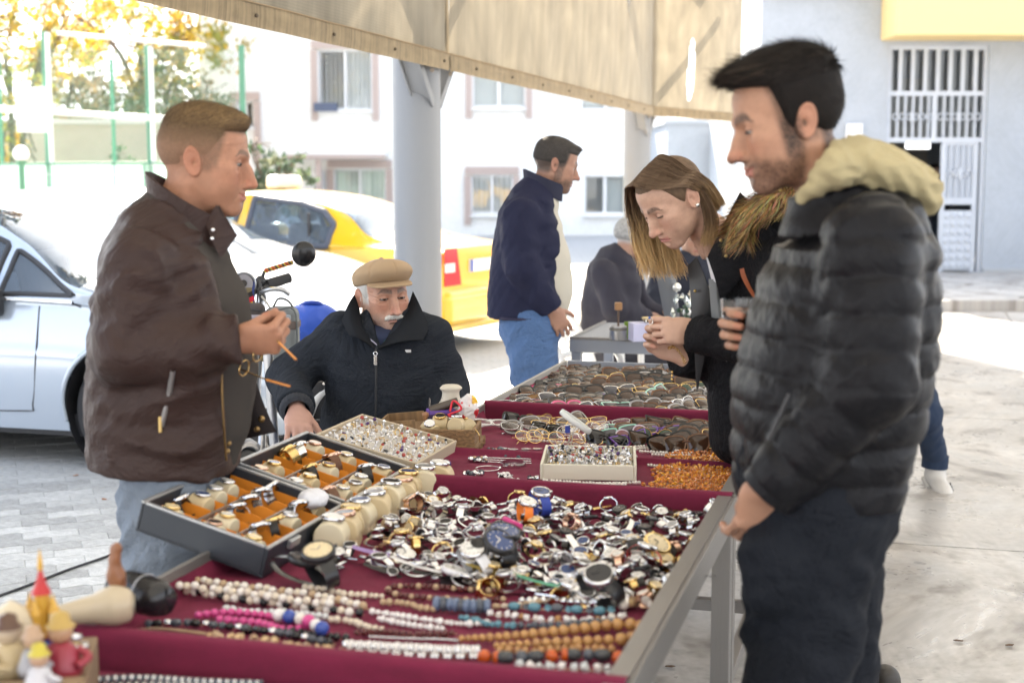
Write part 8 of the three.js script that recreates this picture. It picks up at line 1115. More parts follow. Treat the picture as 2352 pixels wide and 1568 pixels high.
  const bp = onLevel(1022, 1042, BOARD), bx = thing('carved_box', 'carved wooden box standing open with watches and oddments inside', 'box', V(bp.x + 0.01, BOARD + 0.002, bp.z - 0.085), -0.10), BW = 0.175, BL = 0.17, BH = 0.062;
  mesh('box_bottom', box(BW, 0.008, BL, 0, 0.006, 0, 0.001), carved, bx); const walls = [[BW, 0.009, 0, BL / 2], [BW, 0.009, 0, -BL / 2], [0.009, BL - 0.018, BW / 2 - 0.0045, 0], [0.009, BL - 0.018, -BW / 2 + 0.0045, 0]];
  for (const [sx, sz, x, z] of walls) mesh('box_wall', planarUV(box(sx, BH, sz, x, 0.010 + BH / 2, z, 0.002), 5, sx > sz ? 'xy' : 'zy'), carved, bx);
  for (const [sx, sz, x, z] of walls) mesh('plinth', planarUV(box(sx > sz ? BW + 0.022 : 0.011, 0.022, sx > sz ? 0.011 : BL + 0.0, x * 1.09, 0.012, z * 1.09, 0.002), 5, 'xy'), carved, bx);
  const curls = (n, len, f) => { const o = []; for (let k = 0; k < n; k++) { const q = (k + 0.5) / n - 0.5; o.push(f(put(new THREE.TorusGeometry(0.0072, 0.0019, 6, 14, 4.6), q * len, 0, 0, 0, 0, k % 2 ? 2.4 : 0.4))); } return o; };
  mesh('carving', curls(6, BW * 0.92, g => g.translate(0, 0.060, BL / 2 + 0.005)), carved, bx); mesh('carving', curls(6, BW * 1.0, g => g.translate(0, 0.012, BL * 0.545 + 0.006)), carved, bx); mesh('carving', curls(5, BL * 0.9, g => g.rotateY(Math.PI / 2).translate(BW / 2 + 0.001, 0.060, 0)), carved, bx); mesh('carving', curls(5, BL * 0.9, g => g.rotateY(Math.PI / 2).translate(BW * 0.545 + 0.006, 0.012, 0)), carved, bx);
  const lid = mesh('lid', planarUV(merge([box(0.115, 0.007, BL, -0.0575, 0, 0), box(0.115, 0.030, 0.007, -0.0575, 0.018, BL / 2 - 0.0035), box(0.115, 0.030, 0.007, -0.0575, 0.018, -BL / 2 + 0.0035), box(0.007, 0.030, BL - 0.014, -0.1115, 0.018, 0)]), 5, 'xz'), carved, bx); lid.position.set(-BW / 2 - 0.002, BH + 0.004, 0); lid.rotation.set(0, 0, 0.10); mesh('lid_carving', curls(4, 0.10, g => g.translate(-0.0575, 0.018, BL / 2 + 0.001)), carved, lid); mesh('clasp_chain', tube([[BW / 2, 0.07, BL / 2 - 0.02], [BW / 2 + 0.012, 0.055, BL / 2 - 0.012], [BW / 2 + 0.014, 0.03, BL / 2 - 0.02]], 0.0016, 5), goldM, bx);
  bx.updateMatrixWorld(true); const inB = (x, y, z) => V(x, y, z).applyMatrix4(bx.matrixWorld);
  for (let k = 0; k < 5; k++) { const [cc, ww] = cushionWatch(['cream cushion piled inside the carved wooden box', 'wristwatch on a cushion piled inside the carved wooden box'], inB(-0.055 + k * 0.027, 0.040 + (k % 2) * 0.012, 0.03 - (k % 3) * 0.03), 0.8 + k * 0.7, mets[k][0], mets[k][1], dl[k], ['cushions in the carved box', 'watches in the carved box'], creamPad, 0.95); cc.rotation.x = ww.rotation.x = 0.5 - k * 0.2; }
  const pb = thing('gift_box', 'small flat purple box lying on the open carved box', 'box', inB(-0.03, 0.100, -0.03), 0.25); mesh('lid', box(0.085, 0.013, 0.05, 0, 0.0075, 0, 0.002), mat([0.14, 0.07, 0.34], 0.5), pb); mesh('tray', box(0.082, 0.010, 0.047, 0, -0.004, 0, 0.001), mat([0.05, 0.03, 0.12], 0.5), pb);
  const tb = thing('metal_tube', 'short dark hollow metal tube lying on the purple box', 'tube', inB(-0.02, 0.125, -0.02), 0); mesh('pipe', put(lathe([[0.0115, -0.045], [0.0135, -0.045], [0.0135, 0.045], [0.0115, 0.045], [0.0115, -0.045]], 24), 0, 0, 0, 0, 0.2, 1.85), mat([0.10, 0.085, 0.075], 0.4, { metalness: 0.6 }), tb); mesh('end_ring', put(new THREE.TorusGeometry(0.0128, 0.001, 6, 24), -0.0425, 0.0125, 0.009, 0, Math.PI / 2 + 0.2, 0), mat([0.3, 0.27, 0.24], 0.3, { metalness: 0.8 }), tb);
  const kn = thing('wooden_knob', 'round brown wooden knob on the rim of the open box', 'knob', inB(-0.072, 0.098, 0.01)); mesh('knob', lathe([[0, -0.014], [0.007, -0.014], [0.006, -0.006], [0.0105, 0.002], [0.010, 0.010], [0, 0.014]], 18), mat([0.30, 0.15, 0.07], 0.4), kn); mesh('peg', cyl(0.003, 0.003, 0.012, 8).translate(0, -0.018, 0), mat([0.25, 0.12, 0.06], 0.5), kn);
  const bag = thing('plastic_bag', 'crumpled clear plastic bag with red and yellow print on the carved box', 'bag', inB(0.055, 0.092, -0.02)); const bagF = (x, y, z) => ell(x, y, z, 0, 0.028, 0, 0.030, 0.042, 0.026) - 0.010 * (0.4 - Math.abs(fbm(x * 40, y * 40, z * 40, 3)) * 2); const bg = surface(bagF, [-0.06, -0.04, -0.06], [0.06, 0.09, 0.06], 0.003); tint(bg, v => { const k = N3(v.x * 45 + 4, v.y * 30, v.z * 45); return v.y > 0.045 && v.x > 0.012 ? [0.78, 0.50, 0.03] : k > 0.28 ? [0.65, 0.03, 0.04] : [0.82, 0.80, 0.80]; }); mesh('film', bg, mat(0xffffff, 0.25, { vertexColors: true, transmission: 0.25, thickness: 0 }), bag); mesh('ribbon', [tube([[-0.055, 0.02, 0.02], [-0.045, 0.05, 0.0], [-0.02, 0.03, 0.03], [-0.06, 0.012, 0.035], [-0.03, 0.008, 0.04]], 0.0035, 6, 30)], mat([0.62, 0.02, 0.04], 0.4), bag);
  // necklace bust with chains
  const nb = at(1036, 960, 4.36), bust = thing('necklace_bust', 'small cream display bust hung with fine dark chains', 'display bust', nb, 0.35); const bf = (x, y, z) => { let d = cap(x, y, z, 0, 0.045, 0, 0.027, 0, 0.095, -0.004, 0.026); d = smin(d, ell(x, y, z, 0, 0.018, 0, 0.062, 0.034, 0.030), 0.03); d = smin(d, ell(x, y, z, 0, 0.094, 0, 0.036, 0.010, 0.027), 0.008); return smax(smax(d, y - 0.104, 0.003), -y - 0.03, 0.004); }; mesh('torso', surface(bf, [-0.09, -0.06, -0.06], [0.09, 0.13, 0.06], 0.003), mat([0.58, 0.53, 0.44], 0.7), bust); mesh('stand', box(0.09, 0.20, 0.05, 0, -0.125, -0.005, 0.01), mat([0.45, 0.40, 0.33], 0.7), bust);
  for (let k = 0; k < 4; k++) mesh('chain', tube(Array.from({ length: 15 }, (_, i) => { const a = Math.PI * (i / 14), r = 0.030 + k * 0.004 + 0.016 * Math.sin(a); return V(Math.cos(a) * (0.028 + 0.006 * k), 0.066 - 0.010 * k - (0.03 + 0.006 * k) * Math.sin(a), Math.sin(a) * r * 0.98 + 0.002); }), 0.0009, 5, 30), mat([0.10, 0.10, 0.10], 0.3, { metalness: 0.7 }), bust);
  const vb = thing('ring_box', 'small violet velvet ring box on the maroon cloth', 'box', onLevel(1010, 1096, BOARD + 0.002), 0.15); mesh('box_base', box(0.062, 0.018, 0.04, 0, 0.009, 0, 0.003), mat([0.05, 0.02, 0.14], 0.7), vb); mesh('box_lid', put(box(0.062, 0.012, 0.04, 0, 0, 0, 0.003), 0, 0.031, -0.012, -0.5), mat([0.06, 0.025, 0.17], 0.7), vb);
  // magnifying glass on a jointed arm
  const mg = at(1322, 985, 3.88), mag = thing('magnifier', 'round white magnifying lens on a thin steel arm above the eyewear', 'magnifier', mg); const tilt = [0.75, 0, 0.62]; mesh('rim', put(lathe([[0.040, -0.006], [0.046, -0.006], [0.047, 0], [0.046, 0.007], [0.040, 0.007], [0.0395, 0]], 40), 0, 0.02, 0, -0.05, 0, -0.62, 1.1), mat([0.62, 0.64, 0.62], 0.3), mag); mesh('lens', put(new THREE.SphereGeometry(0.040, 28, 14), 0, 0.02, 0, -0.05, 0, -0.62, 1.1, 0.13, 1.1), mat([0.80, 0.84, 0.80], 0.1, { transmission: 0.4, thickness: 0 }), mag); const ft = onLevel(1300, 1040, BOARD).sub(mg); mesh('arm', rod([-0.012, -0.004, 0.01], [ft.x, ft.y + 0.004, ft.z], 0.0025), steel, mag); mesh('arm', rod([-0.006, -0.004, 0.01], [ft.x + 0.012, ft.y + 0.004, ft.z], 0.0022), steel, mag); mesh('base', cyl(0.022, 0.018, 0.008, 20).translate(ft.x, ft.y + 0.004, ft.z), blackM, mag); mesh('blue_clip', box(0.014, 0.02, 0.01, -0.022, 0.0, 0.006, 0.002), blueRubber, mag);
}
// ---------------------------------------------------------------- ornaments on the nearest table
{
  const wood = mat([0.24, 0.10, 0.045], 0.4), P = (px, py, d) => at(px, py, d);
  const crate = thing('cardboard_box', 'brown cardboard box carrying the ornaments', 'box', V(-0.80, BOARD + 0.004, -2.10), 0.2); mesh('carton', box(0.30, 0.075, 0.26, 0, 0.0375, 0, 0.003), mat([0.22, 0.15, 0.09], 0.9), crate); mesh('flap', put(box(0.30, 0.003, 0.10), 0, 0.077, 0.16, 0.3), mat([0.25, 0.17, 0.10], 0.9), crate);
  const c = thing('toy_castle', 'little red, yellow and blue toy castle with pointed spire', 'ornament', P(98, 1474, 2.14), 0.3), red = mat([0.45, 0.02, 0.02], 0.35), yel = mat([0.62, 0.36, 0.05], 0.35), blu = mat([0.02, 0.045, 0.25], 0.35);
  mesh('base', lathe([[0, -0.012], [0.036, -0.012], [0.038, 0.006], [0, 0.008]], 20), blu, c); mesh('keep', [cyl(0.011, 0.010, 0.075, 14).translate(0, 0.045, 0)], yel, c); mesh('spire', [lathe([[0.016, 0.078], [0.009, 0.092], [0.0035, 0.112], [0, 0.145]], 14)], red, c); mesh('finial', lathe([[0.003, 0.112], [0.0045, 0.12], [0.003, 0.135], [0, 0.150]], 8), yel, c);
  for (let k = 0; k < 4; k++) { const a = k * 1.57 + 0.5, x = 0.020 * Math.cos(a), z = 0.020 * Math.sin(a); const t = mesh('turret', cyl(0.009, 0.008, 0.045, 12).translate(x, 0.028, z), k % 2 ? yel : mat([0.65, 0.50, 0.20], 0.4), c); mesh('turret_roof', lathe([[0.010, 0.05], [0.003, 0.068], [0, 0.080]], 12).translate(x, 0, z), yel, t); mesh('turret_foot', cyl(0.0105, 0.0105, 0.016, 12).translate(x, 0.010, z), red, t); }
  const egg = thing('ceramic_head', 'cream glazed ceramic egg shaped ornament', 'ornament', P(26, 1450, 2.10)); mesh('egg', lathe([[0, -0.035], [0.020, -0.03], [0.031, -0.008], [0.031, 0.012], [0.022, 0.036], [0, 0.050]], 26), mat([0.58, 0.50, 0.36], 0.3), egg); mesh('foot', lathe([[0.016, -0.05], [0.022, -0.045], [0.014, -0.034], [0, -0.03]], 20), mat([0.16, 0.10, 0.07], 0.4), egg);
  const fig = (label, px, py, d, cols, s, seed) => { const t = thing('figurine', label, 'figurine', P(px, py, d), seed), q = n => mat(cols[n], 0.3); mesh('body', lathe([[0, 0], [0.022, 0], [0.024, 0.012], [0.015, 0.034], [0.010, 0.040], [0, 0.042]], 18).scale(s, s, s), q(0), t); mesh('head', new THREE.SphereGeometry(0.014 * s, 16, 12).translate(0, 0.052 * s, 0), q(1), t); mesh('hat', lathe([[0.017, 0], [0.012, 0.004], [0.010, 0.014], [0, 0.018]], 16).scale(s, s, s).translate(0, 0.058 * s, 0), q(2), t); for (const e of [s, -s]) mesh('arm', tube([[0.018 * e, 0.03 * s, 0], [0.028 * e, 0.022 * s, 0.01 * s], [0.014 * e, 0.016 * s, 0.022 * s]], 0.005 * s, 6), q(0), t); };
  fig('small figurine with tan face, gold hat and crimson coat', 142, 1552, 2.08, [[0.30, 0.03, 0.05], [0.50, 0.30, 0.18], [0.45, 0.30, 0.08]], 1.35, 0.4); fig('cream and brown figurine with dark collar', 22, 1552, 2.06, [[0.48, 0.38, 0.22], [0.5, 0.4, 0.28], [0.10, 0.05, 0.03]], 1.3, 1.0); fig('tiny grey figurine with a tan bald head', 78, 1548, 2.02, [[0.30, 0.30, 0.32], [0.45, 0.30, 0.20], [0.42, 0.28, 0.18]], 1.0, 2.0); fig('yellow capped figurine in a pale coat', 92, 1590, 2.0, [[0.55, 0.55, 0.58], [0.5, 0.33, 0.22], [0.5, 0.42, 0.05]], 1.0, 2.5);
  const sil = thing('silver_shell', 'curled polished silver shell trinket', 'ornament', P(166, 1490, 2.14), 0.6); mesh('shell', tube(Array.from({ length: 24 }, (_, k) => { const a = k * 0.5, r = 0.020 * (1 - k / 26); return V(Math.cos(a) * r, 0.002 + k * 0.0012, Math.sin(a) * r); }), 0.006, 8, 80), steel, sil); mesh('rim', put(new THREE.TorusGeometry(0.022, 0.003, 6, 24), 0, 0.0, 0, Math.PI / 2), goldM, sil);
  const shoe1 = thing('shoe_form', 'smooth beige wooden shoe form lying on its side', 'ornament', at(225, 1412, 2.36), 0.25); mesh('form', surface((x, y, z) => { let d = cap(x, y, z, -0.062, 0.006, 0, 0.016, 0.026, 0.014, 0, 0.030); d = smin(d, cap(x, y, z, 0.026, 0.016, 0, 0.028, 0.045, 0.014, 0, 0.026), 0.02); return smax(d, x - 0.058, 0.008); }, [-0.1, -0.05, -0.05], [0.09, 0.07, 0.05], 0.004), mat([0.48, 0.40, 0.28], 0.35), shoe1); mesh('metal_plate', put(cyl(0.018, 0.018, 0.002, 20), 0.0595, 0.014, 0, 0, 0, Math.PI / 2), mat([0.4, 0.36, 0.28], 0.4, { metalness: 0.5 }), shoe1);
  const car2 = thing('carved_figure', 'slender brown carved wooden figure standing upright', 'ornament', at(276, 1398, 2.42), 0.5); mesh('carving', surface((x, y, z) => { let d = cap(x, y, z, 0, 0.0, 0, 0.017, -0.006, 0.060, 0, 0.012); d = smin(d, cap(x, y, z, -0.006, 0.06, 0, 0.013, -0.008, 0.092, 0.002, 0.010), 0.015); d = smin(d, ell(x, y, z, -0.004, 0.108, 0.002, 0.010, 0.012, 0.010), 0.008); return d - 0.003 * N3(x * 90, y * 60, z * 90); }, [-0.04, -0.02, -0.04], [0.04, 0.15, 0.04], 0.003), wood, car2); mesh('plinth', cyl(0.022, 0.020, 0.010, 18).translate(0, 0.003, 0), wood, car2);
  const vs = thing('black_vase', 'glossy black vase with silver rim lying on its side', 'vase', at(322, 1362, 2.50), -0.55); mesh('vase', put(lathe([[0, -0.065], [0.026, -0.065], [0.034, -0.04], [0.036, 0.0], [0.034, 0.035], [0.027, 0.055], [0.029, 0.062], [0.025, 0.062], [0.022, 0.052], [0, 0.045]], 32), 0, 0, 0, 0, 0, Math.PI / 2 - 0.08), mat([0.015, 0.015, 0.017], 0.22), vs); mesh('band', put(new THREE.TorusGeometry(0.0355, 0.002, 6, 32), 0.012, 0, 0, 0, Math.PI / 2, 0), mat([0.35, 0.36, 0.38], 0.25, { metalness: 0.8 }), vs);
}
// ---------------------------------------------------------------- the loaded bicycle beside the stall
{
  const g = V(-0.86, 0, -5.15), b = thing('loaded_bicycle', 'black bicycle with round mirror and bags hung from its handlebar', 'bicycle', g, 0), L = p => p.clone().sub(g), A = (px, py, d) => L(at(px, py, d));
  const frame = mat([0.03, 0.03, 0.033], 0.35), alu = mat([0.5, 0.51, 0.53], 0.3, { metalness: 0.8 }), grip = mat([0.035, 0.035, 0.038], 0.8), tyreM = mat([0.10, 0.10, 0.10], 0.9);
  const wheel = (z, name) => { const t = mesh(name, put(new THREE.TorusGeometry(0.30, 0.024, 12, 48), 0, 0, 0, 0, Math.PI / 2 - 0.12, 0), tyreM, b); t.position.set(L(V(0, 0, z)).x * 0 + (z > -5.4 ? -0.06 : 0.02), 0.325, z + 5.15); const tread = []; for (let k = 0; k < 60; k++) tread.push(put(box(0.03, 0.006, 0.008), 0.322 * Math.cos(k * 0.1047), 0.322 * Math.sin(k * 0.1047), 0, 0, 0, k * 0.1047 + 0.6)); mesh('tread', tread.map(x => x.rotateY(Math.PI / 2 - 0.12)), tyreM, t); mesh('rim', put(new THREE.TorusGeometry(0.275, 0.010, 8, 48), 0, 0, 0, 0, Math.PI / 2 - 0.12, 0), alu, t); const sp = []; for (let k = 0; k < 18; k++) { const a = k * 0.349; sp.push(rod([0, 0, 0], [0.28 * Math.cos(a) * Math.sin(0.12), 0.28 * Math.sin(a), 0.28 * Math.cos(a)], 0.0012, 4)); } mesh('spokes', sp, alu, t); mesh('hub', put(cyl(0.022, 0.022, 0.08, 14), 0, 0, 0, 0, 0, Math.PI / 2), alu, t); };
  wheel(-4.72, 'front_wheel'); wheel(-5.82, 'rear_wheel');
  const hb = A(600, 660, 5.05), stem = V(-0.03, 0.72, -0.02 + 0.06);
  mesh('fork', [rod([-0.11, 0.33, 0.43], [-0.085, 0.70, 0.20], 0.014), rod([-0.01, 0.33, 0.43], [-0.02, 0.70, 0.20], 0.014), rod([-0.052, 0.70, 0.20], [hb.x, hb.y - 0.02, hb.z], 0.018)], alu, b); mesh('main_frame', [rod([-0.05, 0.66, 0.20], [0.0, 0.35, -0.28], 0.022), rod([-0.05, 0.72, 0.18], [0.02, 0.70, -0.42], 0.018), rod([0.02, 0.82, -0.45], [0.0, 0.34, -0.28], 0.018), rod([0.0, 0.34, -0.28], [0.02, 0.325, -0.67], 0.012), rod([0.02, 0.72, -0.43], [0.02, 0.325, -0.67], 0.012)], frame, b); mesh('saddle', put(box(0.15, 0.06, 0.26, 0, 0, 0, 0.028), 0.02, 0.88, -0.46), grip, b); mesh('mudguard', put(new THREE.TorusGeometry(0.345, 0.022, 6, 30, 2.2), -0.06, 0.325, 0.43, 0, Math.PI / 2 - 0.12, 0), alu, b);
  mesh('handlebar', tube([A(480, 668, 5.12), A(545, 676, 5.06), A(590, 668, 5.02), A(625, 652, 5.05), A(662, 640, 5.10)], 0.011, 8, 30), frame, b); mesh('grip', rod(A(612, 653, 5.04), A(664, 638, 5.10), 0.0185, 14), grip, b); mesh('brake_lever', tube([A(596, 672, 5.0), A(622, 664, 4.98), A(648, 666, 4.99), A(664, 676, 5.0)], 0.0075, 6), alu, b); mesh('clamp', [new THREE.SphereGeometry(0.02, 10, 8).translate(...A(598, 645, 5.03).toArray()), rod(A(590, 640, 5.02), A(604, 690, 5.01), 0.012)], frame, b);
  const lamp = A(560, 650, 4.98), hl = mesh('headlamp', put(lathe([[0, -0.03], [0.026, -0.028], [0.040, 0.0], [0.043, 0.012], [0.037, 0.014], [0.032, 0.006], [0, 0.004]], 26), lamp.x, lamp.y, lamp.z, Math.PI / 2 + 0.1, 0, -0.2), mat([0.42, 0.43, 0.45], 0.25, { metalness: 0.7 }), b); mesh('lamp_glass', put(cyl(0.033, 0.033, 0.003, 22), lamp.x, lamp.y, lamp.z + 0.01, Math.PI / 2 + 0.1), mat([0.25, 0.24, 0.26], 0.08), hl); mesh('reflector', put(cyl(0.013, 0.013, 0.006, 14), lamp.x, lamp.y, lamp.z + 0.014, Math.PI / 2 + 0.1), mat([0.03, 0.025, 0.02], 0.1), hl);
  // mirror on a stalk wound with a braided cord
  const m0 = A(607, 622, 5.03), m1 = A(672, 602, 5.08), mc = A(697, 583, 5.06), mir = mesh('mirror', put(new THREE.SphereGeometry(0.044, 28, 18), mc.x, mc.y, mc.z, 0.1, 0.2, 0, 0.98, 1.04, 0.42), mat([0.012, 0.012, 0.013], 0.25), b); mesh('mirror_glass', put(new THREE.CircleGeometry(0.041, 28), mc.x, mc.y, mc.z - 0.012, 0.1, Math.PI + 0.2), steel, mir); mesh('stalk', [rod(m0, m1, 0.0045), rod(A(598, 650, 5.03), m0, 0.006)], frame, b);
  const braid = [[0.45, 0.05, 0.03], [0.60, 0.42, 0.06], [0.05, 0.04, 0.05], [0.5, 0.18, 0.03]]; for (let s = 0; s < 4; s++) { const pts = []; for (let k = 0; k <= 26; k++) { const t = k / 26, a = t * 26 + s * 1.57, p = m0.clone().lerp(m1, t); p.y += 0.0062 * Math.cos(a); p.z += 0.0062 * Math.sin(a); pts.push(p); } mesh('braided_cord', tube(pts, 0.0030, 5, 90), mat(braid[s], 0.8), b); }
  mesh('strap', grid(2, 10, (u, t) => { const p = A(lerp(568, 606, t) + (u - 0.5) * 14, lerp(648, 830, t), 4.97); return p.toArray(); }), mat([0.16, 0.125, 0.065], 0.9), b); mesh('strap', tube([A(585, 640, 4.98), A(580, 680, 4.97), A(590, 720, 4.97), A(583, 755, 4.97)], 0.005, 6), mat([0.03, 0.045, 0.16], 0.8), b); mesh('bungee_cord', tube([A(600, 680, 4.98), A(618, 705, 4.97), A(622, 735, 4.96), A(655, 735, 4.96)], 0.004, 6), mat([0.45, 0.43, 0.38], 0.8), b);
  { const cv = [[0.01, 0.01, 0.01], [0.5, 0.01, 0.03], [0.62, 0.42, 0.02]]; cv.forEach((c, k) => mesh('flag_stripe', grid(2, 1, (u, t) => { const p = A(lerp(557, 578, u) + k * 3 + t * 3, 678 + (k + t) * 11 - u * 10, 4.965); return p.toArray(); }), mat(c, 0.8), b)); }
  const cab = []; for (let k = 0; k < 5; k++) cab.push(tube([A(575 + k * 6, 660, 5.0), A(560 + k * 9, 690 + k * 5, 4.97), A(556 + k * 4, 715, 4.98)], 0.003, 5)); mesh('cables', cab, frame, b);
  // bags: each hangs on the bicycle and can be lifted off
  const bagT = (name, label, p, parts) => { const t = thing(name, label, 'bag', p); parts(t); return t; };
  bagT('handlebar_bag', 'grey hard pannier bag with brown band hanging from the handlebar', at(648, 780, 4.98), t => { const gm = mat([0.17, 0.185, 0.19], 0.75); mesh('body', box(0.118, 0.245, 0.10, 0, -0.005, 0, 0.03), gm, t); mesh('band', box(0.120, 0.030, 0.102, 0, 0.055, 0, 0.008), mat([0.11, 0.085, 0.075], 0.8), t); mesh('pocket', box(0.055, 0.02, 0.02, 0.012, 0.083, 0.048, 0.006), mat([0.25, 0.29, 0.33], 0.6), t); mesh('handle', tube([[-0.03, 0.115, 0.0], [-0.01, 0.145, 0], [0.025, 0.135, 0], [0.05, 0.10, 0.02]], 0.004, 6), mat([0.08, 0.08, 0.07], 0.8), t); mesh('piping', tube([[-0.055, 0.10, 0.052], [0, 0.112, 0.053], [0.055, 0.10, 0.052], [0.058, -0.09, 0.052]], 0.003, 5), mat([0.10, 0.11, 0.11], 0.8), t); });
  bagT('pouch', 'lilac grey and brown cloth pouch strapped below the headlamp', at(578, 745, 4.93), t => { mesh('body', box(0.09, 0.15, 0.07, 0, 0, 0, 0.022), mat([0.06, 0.05, 0.048], 0.9), t); mesh('pocket', box(0.085, 0.055, 0.02, 0.0, 0.01, 0.036, 0.01), mat([0.30, 0.28, 0.33], 0.9), t); mesh('zip', tube([[-0.04, 0.05, 0.036], [0, 0.056, 0.037], [0.04, 0.05, 0.036]], 0.003, 5), grip, t); mesh('red_tag', box(0.014, 0.04, 0.01, 0.05, -0.005, 0.03, 0.003), mat([0.5, 0.03, 0.03], 0.6), t); });
  bagT('carrier_bag', 'bright blue sports bag on the bicycle rack', at(716, 745, 5.55), t => { mesh('body', surface((x, y, z) => ell(x, y, z, 0, 0, 0, 0.12, 0.085, 0.10) - 0.012 * (0.4 - Math.abs(N3(x * 14, y * 18, z * 14))), [-0.16, -0.12, -0.15], [0.16, 0.12, 0.15], 0.006), mat([0.02, 0.075, 0.42], 0.55), t); mesh('panel', grid(10, 8, (u, v) => [lerp(-0.08, 0.05, u), lerp(-0.02, 0.055, v), 0.098 - 0.06 * (u - 0.4) ** 2 - 0.03 * v]), mat([0.18, 0.32, 0.62], 0.5), t); mesh('handle', tube([[-0.04, 0.075, 0.02], [-0.01, 0.088, 0.03], [0.03, 0.086, 0.03], [0.05, 0.07, 0.02]], 0.009, 6), mat([0.015, 0.05, 0.3], 0.6), t); });
  bagT('backpack', 'black backpack standing on the ground beside the old man', V(at(742, 950, 4.95).x, 0.74, -4.95), t => { const bm = mat([0.022, 0.022, 0.025], 0.8); mesh('body', surface((x, y, z) => ell(x, y, z, 0, -0.08, 0, 0.12, 0.21, 0.11) - 0.008 * (0.4 - Math.abs(N3(x * 16, y * 12, z * 16))), [-0.16, -0.33, -0.15], [0.16, 0.18, 0.15], 0.007), bm, t); mesh('front_pocket', box(0.14, 0.16, 0.05, 0, -0.14, 0.10, 0.024), bm, t); mesh('zip', tube([[-0.065, -0.02, 0.112], [0.0, -0.005, 0.115], [0.065, -0.02, 0.112]], 0.0035, 5), mat([0.15, 0.15, 0.15], 0.4, { metalness: 0.5 }), t); mesh('side_bottle', [put(cyl(0.03, 0.03, 0.14, 16), 0.06, 0.06, 0.06, 0.2, 0, 0.35), put(cyl(0.022, 0.022, 0.03, 16), 0.03, 0.145, 0.075, 0.2, 0, 0.35)], mat([0.03, 0.03, 0.032], 0.35), t); mesh('support', box(0.2, 0.42, 0.16, 0, -0.50, 0, 0.03), bm, t); });
  const vest = thing('safety_tag', 'fluorescent yellow reflective tag clipped to the bicycle', 'tag', at(622, 838, 4.86)); mesh('reflector', box(0.022, 0.03, 0.008, 0, 0, 0, 0.003), mat([0.55, 0.75, 0.02], 0.4), vest); mesh('clip', box(0.01, 0.02, 0.006, 0, 0.024, 0, 0.002), alu, vest);
  const pole = thing('folding_stand', 'slim aluminium pole of a folded stand beside the bicycle', 'pole', V(at(625, 940, 4.6).x, 0, -4.6)); mesh('tube', rod([0.035, 0.06, 0.0], [-0.012, 1.02, 0.0], 0.016, 14), alu, pole); mesh('foot', new THREE.SphereGeometry(0.022, 12, 8).translate(0.036, 0.04, 0), grip, pole); mesh('cap', new THREE.SphereGeometry(0.018, 12, 8).translate(-0.012, 1.02, 0), grip, pole);
}
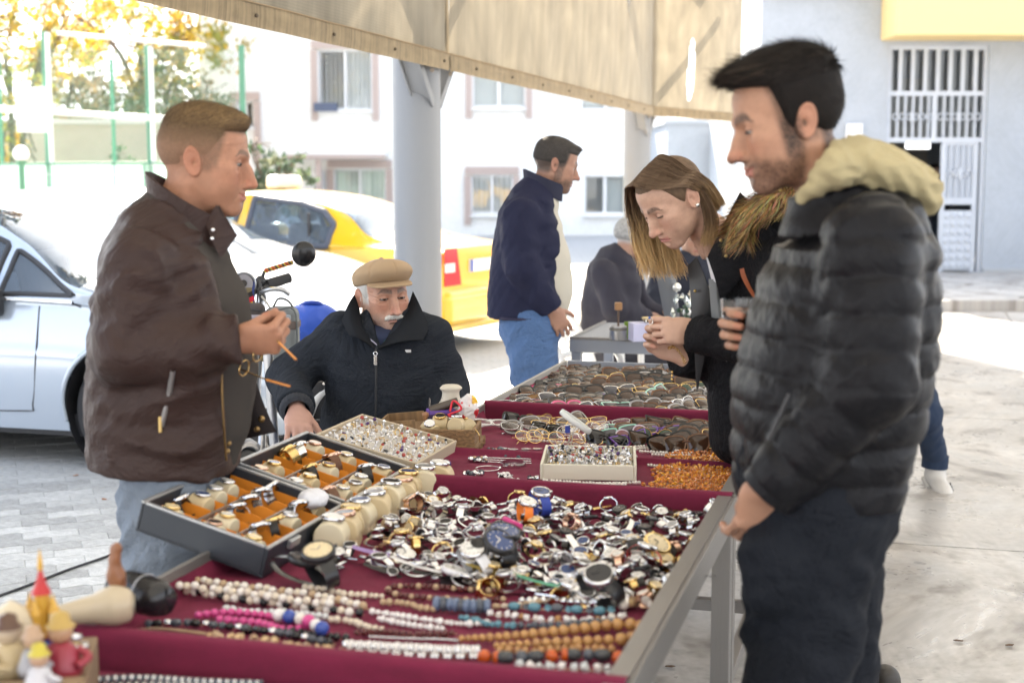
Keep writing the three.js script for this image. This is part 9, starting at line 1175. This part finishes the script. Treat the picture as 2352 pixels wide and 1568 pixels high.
// ---------------------------------------------------------------- the next stall: table of glassware
{
  const c = at(1500, 790, 6.75), t = thing('glassware_table', 'grey metal table of the next stall with bottles and glassware', 'table', [c.x + 0.12, 0, c.z - 0.2], tableTurn), h = 0.80;
  mesh('top', box(0.86, 0.06, 0.8, 0, h - 0.03, 0, 0.004), greyRim, t); mesh('tray_edge', [box(0.86, 0.012, 0.012, 0, h + 0.006, 0.394), box(0.012, 0.012, 0.776, -0.424, h + 0.006, 0)], tableSteel, t); for (const x of [-0.4, 0.4]) for (const z of [-0.37, 0.37]) mesh('leg', box(0.045, h - 0.06, 0.045, x, (h - 0.06) / 2, z, 0.003), greyRim, t);
  const y = h + 0.014, P = (px, d) => { const q = at(px, 780, d); return V(q.x, y, -d); };
  const tin = thing('candle_tin', 'galvanised tin with a brown stoppered rod on the next stall', 'tin', P(1420, 6.55)); mesh('tin', lathe([[0, 0], [0.040, 0], [0.040, 0.062], [0.037, 0.064], [0, 0.062]], 26), mat([0.45, 0.46, 0.48], 0.3, { metalness: 0.8 }), tin); mesh('band', lathe([[0.0405, 0.044], [0.0415, 0.046], [0.0415, 0.056], [0.0405, 0.058]], 26), mat([0.16, 0.15, 0.13], 0.5), tin); mesh('rod', cyl(0.005, 0.005, 0.075, 10).translate(0, 0.10, 0), mat([0.10, 0.06, 0.04], 0.5), tin); mesh('stopper', box(0.034, 0.036, 0.034, 0, 0.155, 0, 0.005), mat([0.30, 0.16, 0.07], 0.6), tin);
  const bx = thing('paper_box', 'pale lilac folded paper box on the next stall', 'box', P(1475, 6.5), 0.2); mesh('box', box(0.11, 0.085, 0.09, 0, 0.043, 0, 0.004), mat([0.52, 0.52, 0.70], 0.7), bx); mesh('flap', put(box(0.075, 0.002, 0.075), 0, 0.05, 0.046, 1.45, 0, 0.8), mat([0.48, 0.48, 0.66], 0.7), bx);
  const br = thing('brass_bowl', 'small brass dish resting on the lilac paper box', 'dish', P(1490, 6.5).add(V(0, 0.088, 0))); mesh('dish', lathe([[0, 0.002], [0.02, 0], [0.032, 0.012], [0.034, 0.02], [0.031, 0.02], [0.02, 0.005], [0, 0.004]], 26), mat([0.62, 0.50, 0.28], 0.25, { metalness: 1 }), br); mesh('handle', put(new THREE.TorusGeometry(0.012, 0.002, 6, 18), 0.04, 0.014, 0), goldM, br);
  const va = thing('glass_lamp', 'tall grey smoked glass lamp with bright bulbs of glass on the next stall', 'lamp', P(1540, 6.9)); mesh('column', put(cyl(0.045, 0.075, 0.48, 4), -0.02, 0.25, 0, 0, 0.6, 0.20), mat([0.20, 0.21, 0.23], 0.15), va); for (let k = 0; k < 4; k++) mesh('glass_bead', new THREE.SphereGeometry(0.022, 14, 10).translate(-0.06 + k * 0.03 - 0.02 + 0.02 * k, 0.46 - k * 0.12, 0.065), mat([0.85, 0.84, 0.80], 0.03, { metalness: 0.6 }), va); mesh('finial', new THREE.SphereGeometry(0.028, 14, 10).translate(-0.07, 0.51, 0), steel, va); mesh('foot', cyl(0.07, 0.05, 0.02, 20).translate(0.02, 0.01, 0), steel, va);
  const fl = thing('glass_bouquet', 'cluster of cream glass flowers in a dark vase', 'ornament', P(1612, 7.0)), Rr = rng(12); mesh('vase', lathe([[0, 0], [0.035, 0], [0.045, 0.05], [0.022, 0.11], [0.028, 0.13], [0, 0.12]], 20), mat([0.05, 0.06, 0.06], 0.1), fl); for (let k = 0; k < 14; k++) mesh('flower', beadRough, k % 4 ? beadM.cream : beadM.shell, fl).position.set((Rr() - 0.5) * 0.11, 0.15 + Rr() * 0.08, (Rr() - 0.5) * 0.09); fl.children.forEach(m => m.name === 'flower' && m.scale.setScalar(0.014 + 0.01 * Rr()));
  const gl = thing('crystal_heap', 'heap of cut crystal drops beside the smoked glass lamp', 'crystal', P(1570, 6.8)); for (let k = 0; k < 26; k++) { const m = mesh('crystal_drop', new THREE.OctahedronGeometry(0.014), k % 3 ? mat([0.7, 0.75, 0.72], 0.03, { metalness: 0.7 }) : mat([0.05, 0.09, 0.06], 0.05), gl); m.position.set((Rr() - 0.5) * 0.12, 0.012 + Rr() * 0.17, (Rr() - 0.5) * 0.1); m.rotation.set(Rr() * 3, Rr() * 3, 0); m.scale.y = 1.8; }
  const ap = thing('green_cup', 'small green enamel cup behind the candle tin', 'cup', P(1445, 6.62)); mesh('cup', lathe([[0, 0], [0.018, 0], [0.024, 0.075], [0.022, 0.075], [0.016, 0.005], [0, 0.004]], 20), mat([0.22, 0.36, 0.03], 0.3), ap); mesh('handle', put(new THREE.TorusGeometry(0.014, 0.003, 6, 14), 0.028, 0.045, 0), mat([0.22, 0.36, 0.03], 0.3), ap);
}
renderer.render(scene, camera);
